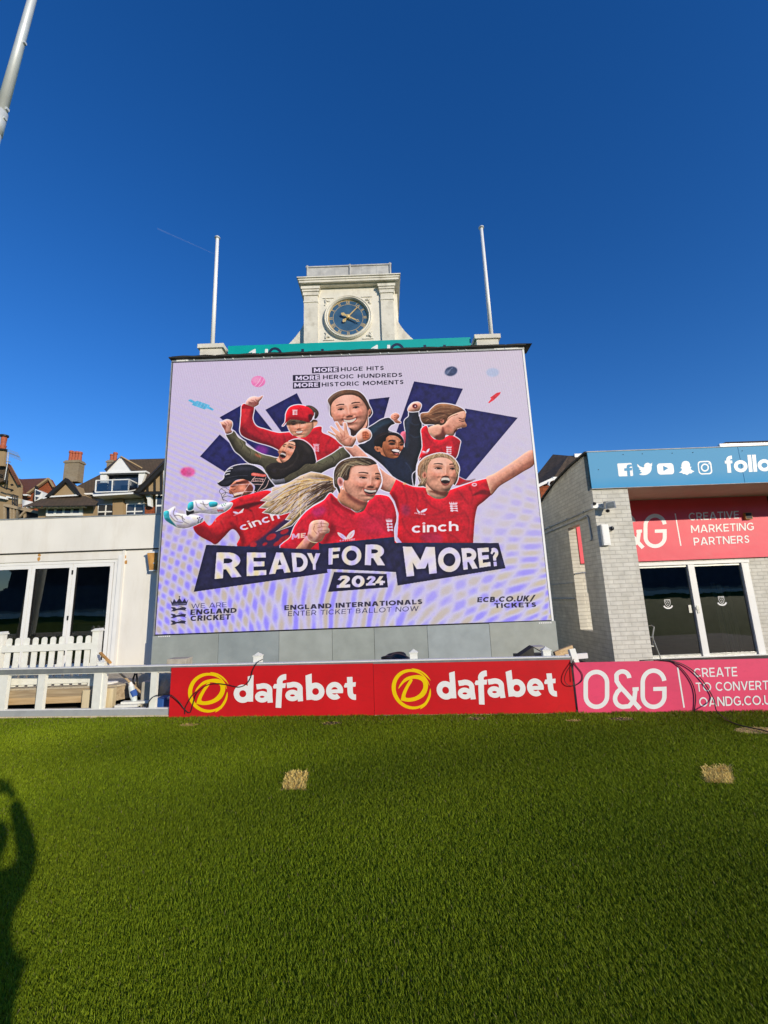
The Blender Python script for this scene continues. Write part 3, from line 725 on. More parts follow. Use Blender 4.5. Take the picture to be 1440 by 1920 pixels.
    for q in (((790, 270), (850, 260), (900, 300)), ((900, 220), (1000, 210), (1090, 230)), ((1060, 300), (1110, 250), (1190, 220)), ((940, 330), (1000, 290), (1050, 260))): L(z4(*q), 1.3, (66, 46, 38), .7, .5)
    crest(*z4((1060, 570))[0], 10, 17, (232, 206, 218)); wings(z4((790, 632), (812, 636), (838, 650), (800, 648)), z4((836, 650), (846, 620), (872, 606), (862, 640)))
    L(z4((780, 652), (850, 662)), .9, (220, 190, 205), .7)

    # --- face at the top centre
    shp(z3((160, 480), (150, 340), (118, 260), (130, 215), (200, 150), (300, 102), (420, 85), (560, 102), (650, 165), (705, 245), (745, 330), (772, 385), (782, 440), (742, 500), (722, 500), (708, 660), (560, 820), (470, 790), (440, 650), (300, 560)), (92, 70, 58), True, 1.4)
    L(z3((150, 420), (130, 300), (150, 220), (230, 150), (330, 110)), 3.2, (150, 134, 128), .55, 1.6)
    c = shp(z3((172, 470), (168, 335), (218, 245), (330, 178), (460, 164), (560, 188), (632, 240), (684, 312), (716, 390), (728, 470), (712, 520), (700, 620), (640, 700), (560, 720), (440, 655), (300, 620), (215, 560), (188, 500)), (206, 150, 134), True, 0)
    soft(z3((250, 220), (400, 180), (560, 210), (600, 280), (420, 290), (260, 310)), (226, 176, 166), .7, 3, c)
    soft(z3((690, 350), (730, 480), (700, 660), (560, 740), (520, 690), (600, 600), (660, 500)), (150, 96, 80), .75, 2.5, c)
    soft(z3((170, 400), (230, 470), (260, 600), (190, 540)), (166, 108, 94), .8, 2, c)
    shp(z3((440, 652), (560, 668), (640, 650), (700, 620), (700, 680), (560, 820), (480, 800), (455, 700)), (70, 48, 42), True, 0); soft(z3((640, 640), (705, 560), (700, 660), (600, 720)), (150, 100, 84), .8, 1.5)
    E(z3, 250, 470, 46, 40, (224, 166, 150), .8, 2, 0, c); E(z3, 590, 430, 50, 46, (222, 164, 146), .8, 2, 0, c)
    E(z3, 300, 350, 70, 30, (170, 114, 100), .7, 1.6, 0, c); E(z3, 540, 335, 74, 28, (168, 112, 98), .7, 1.6, 0, c)
    L(z3((240, 342), (290, 322), (340, 322), (372, 350)), 2.7, (50, 32, 28), .92, .35); L(z3((455, 336), (500, 310), (560, 300), (616, 318)), 2.9, (50, 32, 28), .92, .35)
    P([spline(z3((248, 385), (290, 370), (340, 368), (376, 384), (330, 396), (280, 398)), True, 4)], (66, 44, 42)); E(z3, 322, 382, 8, 6, (226, 214, 216), .9, .2); E(z3, 300, 382, 12, 9, (24, 16, 18), .9, .3)
    P([spline(z3((468, 360), (510, 342), (560, 340), (604, 352), (560, 366), (510, 370)), True, 4)], (66, 44, 42)); E(z3, 536, 353, 66, 15, (52, 32, 30), .7, .5); E(z3, 312, 383, 62, 16, (52, 32, 30), .7, .5); E(z3, 560, 354, 10, 7, (226, 214, 216), .9, .2); E(z3, 334, 382, 10, 7, (226, 214, 216), .9, .2)
    E(z3, 405, 404, 34, 30, (236, 186, 172), .85, 1.4, 0, c); soft(z3((360, 470), (400, 452), (450, 450), (500, 440), (490, 480), (430, 490), (380, 490)), (112, 66, 56), .85, .9, c)
    L(z3((440, 350), (430, 400), (470, 440)), 1.6, (176, 118, 100), .7, .8, c)
    L(z3((350, 470), (330, 520), (350, 560)), 1.4, (146, 90, 78), .7, .7, c); L(z3((520, 440), (570, 490), (572, 540)), 1.4, (140, 86, 74), .7, .7, c)
    P([spline(z3((352, 535), (400, 506), (470, 496), (545, 496), (572, 520), (545, 560), (480, 576), (410, 580), (372, 560)), True, 4)], (140, 68, 66))
    P([spline(z3((372, 534), (420, 514), (480, 506), (540, 506), (536, 532), (480, 546), (414, 552)), True, 4)], (240, 232, 234))
    L(z3((400, 566), (470, 562), (540, 548)), 1.2, (206, 120, 116), .9, .3)
    for x in (420, 455, 490, 520): L(z3((x, 512), (x, 542)), .35, (170, 150, 156), .7)
    face(z3, (424, 366), (42, 322), -.04, (.53, .33, .075, .12), (228, 170, 150), 1.0, c, .45)
    E(z3, 742, 418, 22, 46, (196, 138, 120), .95, .6, 8); E(z3, 742, 425, 10, 26, (124, 76, 66), .8, .7, 8)
    for q in (((220, 210), (330, 140), (470, 118)), ((400, 110), (540, 130), (640, 215), (690, 300))): L(z3(*q), 1.6, (136, 108, 90), .6, .7)
    L(z3((590, 180), (680, 290), (725, 390)), 2.4, (56, 42, 38), .8, .8)

    # --- woman in hijab, arms up
    c = shp(z2((-340, 555), (-250, 530), (-200, 600), (-120, 650), (-110, 690), (-30, 740), (70, 790), (170, 815), (250, 830), (420, 800), (640, 885), (700, 868), (850, 790), (990, 708), (1062, 808), (960, 900), (800, 965), (560, 1100), (330, 1120), (180, 1120), (70, 930), (-80, 890), (-180, 800), (-240, 750), (-290, 660)), (74, 68, 52), True, 1.4)
    soft(z2((-330, 570), (-260, 640), (-200, 740), (-60, 860), (60, 920), (-80, 900), (-240, 780)), (40, 36, 28), .8, 2, c)
    soft(z2((-240, 570), (-120, 680), (0, 760), (120, 820), (20, 820), (-150, 720)), (112, 106, 82), .7, 2, c)
    soft(z2((700, 880), (880, 790), (990, 720), (1010, 780), (850, 870), (720, 930)), (98, 94, 72), .7, 2.5, c)
    for q in (((-180, 640), (-150, 690), (-170, 740)), ((-110, 700), (-60, 760), (-70, 810)), ((0, 760), (40, 830), (20, 880)), ((700, 890), (760, 900), (800, 870)), ((850, 810), (880, 850), (860, 890)), ((600, 900), (520, 960), (460, 1010)), ((650, 930), (560, 1000), (500, 1060)), ((930, 760), (950, 800), (930, 850))): L(z2(*q), 1.2, (38, 34, 26), .75, .6, c); L([(x + 1.4, y - .6) for x, y in z2(*q)], .8, (138, 130, 104), .5, .5, c)
    soft(z2((-10, 780), (40, 800), (60, 830), (0, 810)), (190, 110, 90), .6, 1.2, c)
    shp(z2((175, 1075), (215, 1022), (285, 1030), (325, 1085), (310, 1120), (180, 1125)), (108, 106, 116), True, 0)
    c = shp(z1((700, 420), (686, 385), (676, 368), (695, 366), (722, 350), (762, 342), (806, 362), (814, 402), (800, 450), (812, 482), (762, 502), (736, 492), (722, 450)), (204, 152, 138), True, 1.1)
    soft(z1((700, 400), (740, 410), (730, 480), (715, 440)), (140, 84, 76), .8, .8, c)
    for q in (((720, 370), (745, 395), (740, 420)), ((750, 360), (775, 385), (770, 410)), ((695, 395), (715, 405), (718, 425))): L(z1(*q), .9, (134, 78, 70), .8, .3, c)
    L(z1((740, 490), (770, 490), (800, 478)), .8, (60, 44, 44), .8)
    c = shp(z2((372, 645), (440, 624), (520, 632), (600, 684), (650, 755), (676, 870), (640, 900), (560, 900), (480, 965), (380, 1015), (300, 1065), (180, 1065), (110, 950), (165, 895), (230, 882), (330, 872), (420, 762), (442, 690)), (34, 28, 26), True, 0)
    L(z2((365, 645), (440, 618), (524, 626), (606, 680), (656, 752), (682, 868)), 1.6, WH, .95)
    soft(z2((460, 640), (560, 660), (630, 760), (600, 780), (520, 700)), (62, 54, 50), .6, 2.5, c); L(z2((440, 720), (470, 800), (420, 900), (330, 960)), 1.5, (58, 50, 46), .7, 1, c); L(z2((200, 940), (300, 960), (420, 900)), 1.4, (60, 52, 48), .6, 1, c)
    c = shp(z2((440, 702), (436, 660), (392, 648), (340, 656), (300, 690), (276, 720), (246, 762), (262, 792), (245, 830), (230, 852), (258, 880), (300, 886), (362, 850), (402, 800), (430, 745)), (200, 146, 126), True, 0)
    soft(z2((330, 870), (400, 790), (438, 710), (420, 700), (370, 780), (310, 840)), (150, 94, 80), .8, 1.6, c)
    E(z2, 345, 740, 36, 36, (218, 164, 142), .8, 1.6, 0, c); E(z2, 282, 738, 14, 12, (236, 190, 172), .9, .8, 0, c)
    P([spline(z2((262, 770), (296, 768), (338, 798), (332, 818), (292, 824), (252, 832), (264, 805)), True, 4)], (64, 26, 28))
    P([spline(z2((264, 766), (300, 766), (336, 792), (300, 786)), True, 4)], (238, 226, 222)); P([spline(z2((258, 822), (285, 812), (310, 816), (290, 826)), True, 3)], (190, 96, 96), .9)
    E(z2, 376, 713, 24, 11, (40, 24, 24), .0, .5); pass
    face(z2, (332, 700), (-52, 172), -.62, (.60, .24, .17, .09), (216, 160, 136), .5, c, .4, (40, 26, 24))
    L(z2((352, 688), (390, 682), (432, 702)), .1, (44, 28, 26), .95, .3); L(z2((308, 688), (325, 680), (342, 684)), 1.3, (50, 32, 28), .9, .3)
    L(z2((356, 712), (378, 706), (396, 716)), 1.5, (36, 22, 22), .95, .3); L(z2((306, 704), (318, 700), (330, 704)), 1.1, (40, 24, 24), .9, .3); L(z2((264, 752), (280, 758), (296, 752)), .8, (110, 64, 54), .8, .4)

    # --- batter in the helmet
    c = shp(z5((790, 480), (900, 430), (1040, 392), (1180, 358), (1275, 372), (1440, 400), (1560, 700), (1560, 1000), (910, 1000), (898, 880), (818, 792), (720, 880), (630, 962), (560, 932), (420, 852), (372, 762), (430, 700), (488, 690), (560, 752), (640, 660), (740, 590), (800, 552), (770, 500)), (188, 22, 34), True, 0)
    soft(z5((380, 770), (500, 760), (640, 860), (800, 780), (720, 880), (630, 962), (430, 860)), (116, 12, 22), .75, 3, c)
    soft(z5((820, 560), (1000, 500), (1180, 480), (1160, 500), (1000, 560), (1040, 600), (1010, 570)), (70, 10, 18), .85, 1.2, c)
    soft(z5((800, 700), (900, 800), (960, 900), (930, 1000), (890, 880), (800, 760)), (110, 12, 24), .8, 2, c)
    soft(z5((560, 740), (660, 660), (760, 600), (760, 660), (640, 760)), (214, 48, 52), .7, 2, c)
    soft(z5((1030, 960), (1150, 880), (1300, 760), (1440, 660), (1560, 700), (1560, 1010), (1000, 1010)), (40, 34, 72), .9, 2, c)
    for x, y, rx, ry in ((1250, 880, 60, 34), (1400, 900, 70, 30), (1330, 950, 60, 24), (1050, 970, 40, 30), (1180, 960, 30, 16), (1400, 820, 50, 26)): E(z5, x, y, rx, ry, (180, 30, 40), .85, .8, -25, c)
    folds(z5, c, [((1000, 960), (1140, 860), (1380, 680)), ((1040, 600), (1060, 700), (1000, 800)), ((900, 470), (1000, 470), (1150, 440)), ((680, 700), (720, 780), (700, 840)), ((860, 650), (880, 740), (940, 840)), ((1180, 640), (1240, 720), (1200, 800))], (90, 8, 18), 1.8, .6)
    c = shp(z5((780, 345), (800, 290), (860, 245), (960, 232), (1020, 280), (1050, 330), (1020, 392), (900, 425), (832, 442), (822, 408), (776, 384)), (182, 118, 98), True, 0)
    soft(z5((790, 300), (960, 235), (1000, 270), (880, 290), (820, 320)), (92, 50, 44), .9, 1.2, c); E(z5, 930, 330, 40, 34, (212, 142, 118), .8, 1.6, 0, c)
    soft(z5((980, 280), (1050, 320), (1020, 392), (980, 380)), (106, 58, 50), .85, 1.4, c)
    L(z5((855, 268), (890, 266), (915, 276)), 1.2, (40, 24, 24), .9, .3); L(z5((795, 348), (830, 352), (850, 340)), 1, (90, 44, 38), .8, .3)
    P([spline(z5((824, 402), (870, 384), (930, 376), (930, 392), (870, 408), (835, 418)), True, 4)], (230, 206, 198)); L(z5((822, 398), (870, 380), (934, 372)), .8, (90, 40, 40), .9)
    c = shp(z5((648, 282), (652, 262), (710, 230), (720, 180), (760, 122), (830, 82), (930, 64), (1032, 70), (1120, 112), (1190, 170), (1222, 222), (1290, 300), (1230, 335), (1100, 372), (1060, 380), (1062, 300), (960, 236), (860, 240), (800, 292), (760, 314), (690, 312)), (26, 26, 34), True, 0)
    L(z5((648, 270), (712, 225), (722, 178), (762, 118), (832, 78), (932, 60), (1034, 66), (1124, 108), (1194, 166), (1226, 220), (1300, 310)), 1.6, WH, .95)
    L(z5((720, 225), (860, 195), (990, 190)), .8, (70, 70, 84), .8, .3); soft(z5((800, 130), (930, 90), (1060, 110), (960, 130)), (62, 62, 78), .7, 2, c); soft(z5((680, 280), (800, 230), (900, 215), (820, 260), (720, 300)), (48, 48, 60), .7, 1.4, c)
    for k, (x, y) in enumerate(((745, 182), (752, 150), (778, 118))): L(z5((x - 8, y), (x + 12, y - 8), (x + 40, y - 12)), 1.5, (226, 222, 232), .95)
    P([z5((1026, 168), (1050, 158), (1190, 178), (1196, 200), (1160, 204), (1030, 190))], (196, 92, 84)); L(z5((1040, 170), (1180, 190)), .7, (226, 150, 140), .9)
    GR = (214, 176, 172)
    for q in (((1072, 200), (1000, 290), (915, 415)), ((1195, 205), (1150, 290), (1095, 370)), ((1225, 240), (1190, 320), (1120, 362)), ((800, 300), (1000, 286), (1160, 292)), ((820, 392), (940, 372), (1080, 372)), ((1040, 230), (1100, 224), (1170, 232)), ((1036, 256), (1100, 252), (1165, 260))): L(z5(*q), .9, GR, .95)
    for k in range(6): L(z5((1056 + k * 20, 230), (1050 + k * 20, 256)), .7, (206, 150, 146), .9)
    GD = (74, 66, 74)
    for q in (((780, 320), (700, 330), (668, 368), (690, 400)), ((690, 400), (740, 380), (800, 400)), ((690, 340), (740, 380), (700, 440), (720, 475)), ((740, 330), (800, 370), (840, 430)), ((700, 440), (760, 420), (830, 440)), ((690, 400), (705, 450), (760, 480))): L(z5(*q), .9, GD, .95)
    # batting gloves
    GW = (222, 216, 226); TL_ = (62, 168, 186)
    c = shp(z5((290, 590), (318, 540), (332, 498), (382, 474), (440, 466), (560, 468), (642, 488), (644, 532), (600, 560), (690, 512), (800, 492), (806, 532), (722, 602), (600, 622), (420, 612), (308, 645)), GW, True, .8)
    for q in (((400, 480), (420, 540), (470, 570)), ((480, 475), (500, 530), (540, 560)), ((420, 600), (540, 580), (640, 560)), ((560, 600), (640, 580), (720, 560)), ((450, 500), (520, 520), (555, 500))): L(z5(*q), 1.5, (120, 112, 124), .75, .5, c)
    soft(z5((420, 600), (600, 560), (720, 570), (600, 622)), (168, 162, 176), .7, 1.4, c)
    shp(z5((308, 562), (322, 500), (372, 486), (374, 560), (330, 584)), TL_); shp(z5((556, 488), (632, 486), (650, 510), (628, 538), (560, 542)), TL_); soft(z5((330, 560), (370, 540), (372, 565), (335, 584)), (24, 104, 120), .8, .6)
    c = shp(z5((42, 602), (80, 585), (168, 538), (172, 600), (250, 622), (420, 640), (490, 690), (432, 732), (300, 782), (180, 772), (100, 702), (48, 680)), GW, True, .8)
    for q in (((110, 630), (170, 700), (260, 720)), ((170, 560), (150, 620), (200, 690)), ((250, 640), (260, 700), (330, 740)), ((190, 750), (290, 770), (400, 730)), ((160, 640), (220, 640), (280, 690))): L(z5(*q), 1.5, (112, 100, 112), .8, .5, c)
    soft(z5((180, 740), (300, 740), (430, 720), (300, 785)), (150, 138, 150), .8, 1.2, c)
    shp(z5((42, 602), (96, 588), (108, 660), (150, 720), (184, 762), (118, 730), (54, 682)), TL_); soft(z5((60, 670), (110, 680), (170, 750), (110, 725)), (26, 100, 112), .8, .8)
    shp(z5((290, 578), (330, 592), (380, 580), (386, 604), (310, 642), (296, 630)), (46, 48, 52), False)
    for x, y in ((424, 670), (446, 664), (436, 690), (462, 690), (430, 712), (456, 712), (474, 676)): E(z5, x, y, 8, 8, (30, 28, 34), .95, .3)
    for x, y in ((694, 520), (716, 512), (738, 506), (704, 532), (728, 526)): E(z5, x, y, 7, 6, (54, 130, 90), .95, .3)
    for x in range(650, 715, 12): E(z5, x, 580 + (x % 24) * .6, 5, 14, (156, 40, 50), .9, .3)
    cv.union(text_pieces('cinch', z5((872, 742), (1318, 586), (1350, 672), (922, 812)), .17, .12), (234, 222, 232))
    wings(z5((820, 598), (850, 596), (890, 612), (850, 618)), z5((884, 612), (905, 590), (942, 560), (925, 602)))
    L(z5((828, 640), (936, 600)), 1.0, (220, 180, 195), .75); E(z5, 622, 694, 10, 16, (230, 150, 150), .8, .4)

    # --- woman with arms flung wide, shirt with word
    c = shp([(646, 837), (664, 833), (680, 846), (700, 866), (722, 886), (745, 902), (738, 922), (716, 918), (696, 900), (672, 868), (656, 850)], (196, 144, 128), True, 1.5)
    soft([(650, 842), (690, 880), (720, 912), (712, 918), (680, 890)], (140, 92, 84), .8, 1.6, c)
    c = shp(z8((1140, 348), (1250, 282), (1440, 160), (1660, 20), (1690, 180), (1560, 270), (1440, 345), (1300, 430), (1190, 535)), (202, 146, 126), True, 0)
    soft(z8((1190, 520), (1300, 420), (1440, 340), (1680, 180), (1640, 140), (1420, 290), (1240, 410)), (150, 98, 84), .8, 2, c); soft(z8((1260, 290), (1440, 180), (1600, 70), (1600, 110), (1420, 230)), (222, 172, 154), .7, 2, c)
    c = shp(z8((60, 510), (140, 345), (240, 402), (340, 436), (470, 442), (492, 520), (560, 562), (640, 570), (702, 540), (742, 472), (832, 442), (1000, 382), (1150, 344), (1205, 530), (1125, 600), (1052, 660), (1022, 800), (1002, 1090), (220, 1090), (150, 1000), (165, 740), (120, 600)), (192, 20, 38), False, 0)
    L(z8((130, 345), (240, 398), (340, 432), (470, 438)), 1.5, WH, .9); L(z8((742, 468), (832, 436), (1000, 378), (1150, 340)), 1.5, WH, .9); L(z8((1205, 534), (1125, 604), (1056, 664), (1026, 800), (1006, 1080)), 1.2, (226, 200, 220), .7)
    folds(z8, c, [((200, 400), (260, 560), (230, 700)), ((330, 450), (380, 560), (360, 700)), ((430, 560), (480, 620), (470, 680)), ((820, 460), (900, 560), (960, 640)), ((960, 420), (1000, 540), (980, 640)), ((700, 640), (760, 600), (900, 560)), ((300, 780), (520, 760), (700, 700)), ((520, 800), (700, 790), (900, 730)), ((900, 700), (960, 820), (940, 1000)), ((700, 950), (800, 1000), (860, 1060)), ((200, 780), (240, 900), (330, 1000)), ((420, 480), (520, 640), (640, 700))], (104, 8, 22), 2.0, .6)
    soft(z8((990, 540), (1100, 470), (1190, 490), (1190, 530), (1080, 520)), (96, 8, 20), .85, 1.2, c)
    soft(z8((80, 480), (150, 560), (170, 720), (110, 600)), (110, 8, 24), .8, 2, c); soft(z8((200, 640), (290, 660), (280, 760), (200, 740)), (140, 50, 100), .5, 3, c); soft(z8((420, 960), (620, 960), (650, 1060), (460, 1060)), (150, 40, 90), .5, 3, c)
    soft(z8((560, 580), (700, 560), (900, 600), (960, 700), (760, 680), (600, 660)), (212, 32, 48), .6, 3, c)
    P([z8((830, 320), (920, 360), (1010, 370), (850, 420), (790, 425))], (176, 24, 40)); L(z8((840, 320), (925, 358), (1000, 352), (1040, 330)), 1.3, (206, 190, 210), .9); L(z8((860, 410), (920, 380), (1030, 350)), 2, (130, 96, 96), .8, .6)
    # hair and face
    c = shp(z8((382, 330), (380, 210), (440, 122), (540, 76), (640, 58), (742, 84), (812, 148), (846, 222), (838, 290), (826, 360), (790, 420), (760, 400), (560, 440), (470, 440), (440, 430), (380, 430), (400, 390)), (134, 104, 84), True, 1.5)
    HAIR8 = c
    L(z8((330, 430), (318, 300), (372, 240), (378, 160), (412, 110)), 1.5, WH, .9); L(z8((372, 300), (415, 380), (345, 432)), 1.5, (226, 214, 210), .9)
    for q in (((400, 300), (410, 200), (500, 120)), ((430, 260), (460, 180), (560, 100)), ((700, 90), (780, 150), (820, 240)), ((800, 200), (822, 260), (810, 320)), ((640, 80), (720, 100), (790, 170))): L(z8(*q), 1.5, (190, 158, 130), .7, .6)
    for q in (((420, 330), (430, 250), (480, 190)), ((400, 400), (430, 380), (450, 420)), ((780, 160), (810, 230), (800, 300)), ((460, 150), (520, 120), (580, 110))): L(z8(*q), 1.5, (74, 54, 46), .7, .6)
    c = shp(z8((498, 190), (540, 132), (620, 108), (700, 114), (762, 150), (792, 222), (812, 300), (806, 360), (762, 430), (736, 480), (704, 545), (640, 572), (560, 562), (488, 505), (470, 430), (482, 350), (488, 260)), (206, 152, 132), True, 0)
    soft(z8((480, 420), (560, 455), (640, 490), (730, 478), (700, 545), (600, 520), (500, 480)), (104, 60, 50), .9, 1.4, c)
    soft(z8((490, 200), (530, 220), (524, 340), (550, 420), (620, 470), (560, 462), (480, 380)), (138, 82, 70), .85, 1.8, c)
    soft(z8((510, 150), (560, 110), (640, 105), (560, 150), (520, 220)), (186, 60, 56), .7, 1.6, c)
    soft(z8((780, 200), (815, 300), (800, 370), (760, 430), (770, 330)), (236, 206, 206), .7, 1.4, c)
    E(z8, 600, 310, 40, 40, (222, 168, 148), .7, 2, 0, c); E(z8, 690, 160, 60, 26, (220, 166, 150), .7, 2, 0, c)
    E(z8, 626, 234, 38, 13, (60, 38, 34), .75, .5); E(z8, 748, 234, 32, 12, (60, 38, 34), .75, .5)
    L(z8((570, 222), (610, 202), (668, 216)), 2.4, (84, 56, 46), .95, .3); L(z8((712, 212), (745, 202), (776, 212)), 2.2, (88, 60, 50), .95, .3)
    P([spline(z8((596, 236), (625, 222), (656, 234), (628, 244)), True, 4)], (58, 40, 40)); P([spline(z8((722, 236), (748, 224), (772, 234), (748, 244)), True, 4)], (58, 40, 40))
    soft(z8((590, 212), (660, 214), (660, 236), (590, 236)), (150, 98, 84), .5, .8, c)
    E(z8, 706, 264, 18, 16, (232, 182, 164), .9, 1, 0, c); soft(z8((666, 290), (706, 282), (744, 290), (730, 304), (680, 304)), (120, 70, 60), .85, .6, c); L(z8((676, 230), (668, 270), (664, 290)), 1, (164, 108, 92), .7, .5, c)
    L(z8((650, 296), (620, 350), (620, 410)), 1.4, (150, 96, 82), .8, .6, c); L(z8((750, 296), (766, 350), (752, 400)), 1.2, (160, 104, 90), .8, .5, c)
    P([spline(z8((630, 344), (658, 316), (735, 312), (754, 332), (748, 382), (724, 414), (668, 416), (636, 386)), True, 4)], (170, 92, 86))
    P([spline(z8((640, 346), (662, 324), (734, 320), (744, 336), (738, 376), (716, 402), (672, 402), (646, 380)), True, 4)], (70, 26, 30))
    P([spline(z8((646, 372), (680, 356), (730, 362), (718, 396), (676, 398)), True, 4)], (176, 120, 114)); P([spline(z8((650, 334), (690, 322), (738, 324), (736, 344), (690, 342), (656, 350)), True, 4)], (240, 232, 228))
    soft(z8((640, 440), (680, 430), (730, 440), (700, 470), (650, 466)), (216, 164, 144), .7, 1, c)
    for k in range(60):
        t_ = rg.random(); a_ = R(200 + 150 * t_); p0 = (650 + 160 * math.cos(a_), 250 + 150 * math.sin(a_)); p1 = (640 + 215 * math.cos(a_ - .25), 255 + 190 * math.sin(a_ - .25)); p2 = (400 + rg.random() * 60, 330 + rg.random() * 90) if t_ < .6 else (800 + rg.random() * 40, 260 + rg.random() * 80)
        L(z8(p0, p1, p2), .45 + rg.random() * .6, [(196, 164, 130), (150, 118, 92), (78, 56, 46), (216, 190, 160)][rg.integers(4)], .5, .3, HAIR8)
    face(z8, (694, 232), (-8, 236), .28, (.57, .235, .165, .11), (226, 172, 150), .5, c, .35)
    E(z8, 455, 304, 26, 38, (196, 136, 116), .95, .6); E(z8, 458, 306, 12, 20, (124, 74, 62), .8, .6)
    cv.union(text_pieces('cinch', z8((312, 846), (836, 826), (838, 930), (314, 956)), .175, .12), (240, 232, 238))
    wings(z8((362, 655), (374, 690), (410, 726), (380, 722)), z8((412, 726), (430, 700), (486, 680), (460, 716)))
    for k in range(7): E(z8, 350 + k * 18, 732 + k * 2.6, 5, 8, (226, 196, 210), .9, .2)
    crest(*z8((732, 598))[0], 15, 20, (232, 208, 222), .12); E(z8, 1016, 412, 30, 20, (238, 210, 220), .9, .3); E(z8, 1018, 412, 16, 8, (190, 30, 46), .9, .3); E(z8, 232, 402, 20, 12, (214, 170, 120), .8, .4)

    # --- open palm of the same player
    c = shp(z3((370, 935), (300, 885), (252, 836), (226, 790), (112, 722), (122, 706), (170, 726), (246, 768), (150, 646), (166, 630), (214, 664), (300, 726), (228, 590), (232, 572), (262, 574), (300, 640), (358, 706), (350, 590), (366, 574), (396, 588), (412, 690), (440, 772), (500, 796), (560, 766), (600, 776), (596, 800), (546, 832), (512, 905), (482, 945)), (206, 154, 134), False, 1.3)
    soft(z3((300, 780), (420, 780), (480, 850), (420, 920), (330, 880)), (178, 120, 104), .75, 2.2, c); E(z3, 400, 830, 40, 36, (222, 170, 150), .7, 2, 0, c)
    for q in (((246, 770), (280, 800), (300, 840)), ((300, 730), (330, 780), (330, 820)), ((358, 708), (370, 760), (360, 800)), ((480, 800), (450, 850), (460, 910)), ((300, 860), (370, 830), (430, 790))): L(z3(*q), 1, (150, 94, 80), .75, .5, c)
    c = shp(z3((560, 840), (545, 775), (592, 712), (640, 678), (700, 672), (748, 708), (772, 770), (742, 830), (680, 858), (590, 885)), (212, 160, 142), True, 1.2)
    soft(z3((636, 720), (700, 706), (740, 760), (720, 826), (650, 830), (634, 780)), (176, 104, 76), .85, .8, c)
    for q in (((640, 740), (680, 728), (720, 744)), ((640, 776), (690, 766), (730, 780)), ((644, 806), (690, 800), (720, 812)), ((690, 720), (684, 770), (690, 820))): L(z3(*q), .8, (112, 58, 44), .8, .3, c)

    # --- front player with the pony tail
    hair = z6((905, 300), (820, 258), (720, 228), (620, 212), (500, 258), (380, 328), (280, 368), (185, 388), (178, 440), (60, 528), (132, 538), (45, 610), (142, 618), (80, 665), (172, 682), (240, 690), (280, 690), (400, 656), (338, 742), (402, 752), (232, 876), (400, 812), (560, 642), (640, 582), (830, 482), (905, 400))
    c = shp(hair, (158, 136, 112), False, 1.2)
    soft(z6((560, 330), (760, 260), (900, 310), (900, 410), (640, 580), (480, 560), (420, 460)), (120, 90, 58), .85, 5, c); soft(z6((640, 440), (880, 390), (840, 480), (640, 570), (520, 560)), (62, 44, 34), .8, 4, c); soft(z6((180, 400), (420, 330), (620, 230), (520, 330), (300, 460), (120, 560)), (206, 194, 200), .8, 5, c)
    for k in range(260):
        u = rg.random(); s0 = np.array([890 - rg.random() * 420, 286 + u * 150]); e0 = np.array([120 + rg.random() * 420, 380 + u * 420 + rg.normal() * 14])
        mid = (s0 + e0) / 2 + np.array([0, -50 * (1 - u) + rg.normal() * 12])
        col = [(226, 212, 196), (210, 196, 202), (96, 68, 46), (60, 42, 32), (204, 168, 104), (150, 112, 64), (186, 172, 190)][rg.integers(7)]
        if (e0[0] < 300 or s0[0] < 700) and col[0] < 100 and rg.random() < .7: col = (214, 200, 190)
        L(z6(tuple(s0), tuple(mid), tuple(e0)), .5 + rg.random() * 1.1, col, .62, .35, c)
    for k in range(34):
        u = rg.random(); s0 = (880 - rg.random() * 60, 300 + u * 140); e0 = (560 + rg.random() * 180, 380 + u * 220); L(z6(s0, ((s0[0] + e0[0]) / 2, (s0[1] + e0[1]) / 2 - 14), e0), 1.1, (60, 44, 36), .7, .4, c)
    c = shp(z6((835, 448), (760, 530), (640, 600), (560, 660), (490, 740), (430, 830), (390, 940), (345, 1090), (1570, 1090), (1560, 980), (1555, 850), (1578, 760), (1578, 680), (1556, 590), (1520, 520), (1470, 478), (1340, 470), (1250, 560), (1200, 650), (1110, 660), (1000, 560), (900, 500)), (196, 24, 46), True, 1.5)
    soft(z6((835, 460), (900, 520), (1010, 590), (1110, 665), (1090, 690), (960, 620), (860, 560)), (140, 10, 28), .8, 1.2, c)
    soft(z6((840, 760), (900, 860), (830, 960), (760, 1080), (740, 1000), (820, 880)), (110, 8, 22), .8, 2.5, c)
    soft(z6((620, 640), (760, 600), (780, 660), (680, 720)), (184, 40, 110), .7, 3, c); soft(z6((1200, 700), (1500, 720), (1540, 900), (1200, 900)), (184, 34, 70), .5, 6, c)
    folds(z6, c, [((860, 600), (940, 700), (1100, 760)), ((1240, 640), (1300, 700), (1420, 740)), ((900, 820), (1000, 840), (1100, 820)), ((440, 860), (520, 760), (640, 680)), ((1400, 520), (1460, 640), (1440, 760)), ((800, 520), (830, 620), (810, 720))], (116, 8, 26), 2, .5)
    # neck, face
    out(z7((250, 520), (216, 480), (208, 310), (240, 205), (320, 122), (450, 72), (620, 60), (762, 80), (852, 150), (880, 230), (916, 330), (926, 420), (880, 540), (700, 600), (400, 560), (290, 600)), 1.6)
    c = shp(z7((296, 560), (345, 510), (500, 640), (620, 700), (708, 712), (704, 770), (652, 862), (560, 892), (520, 876), (470, 836), (300, 742), (258, 682)), (176, 122, 100), True, 0)
    soft(z7((400, 580), (520, 660), (640, 715), (706, 720), (690, 790), (560, 760), (420, 660)), (112, 66, 62), .85, 2.2, c); L(z7((265, 670), (330, 770), (480, 850), (560, 880), (620, 845)), .7, (190, 180, 190), .8, .2)
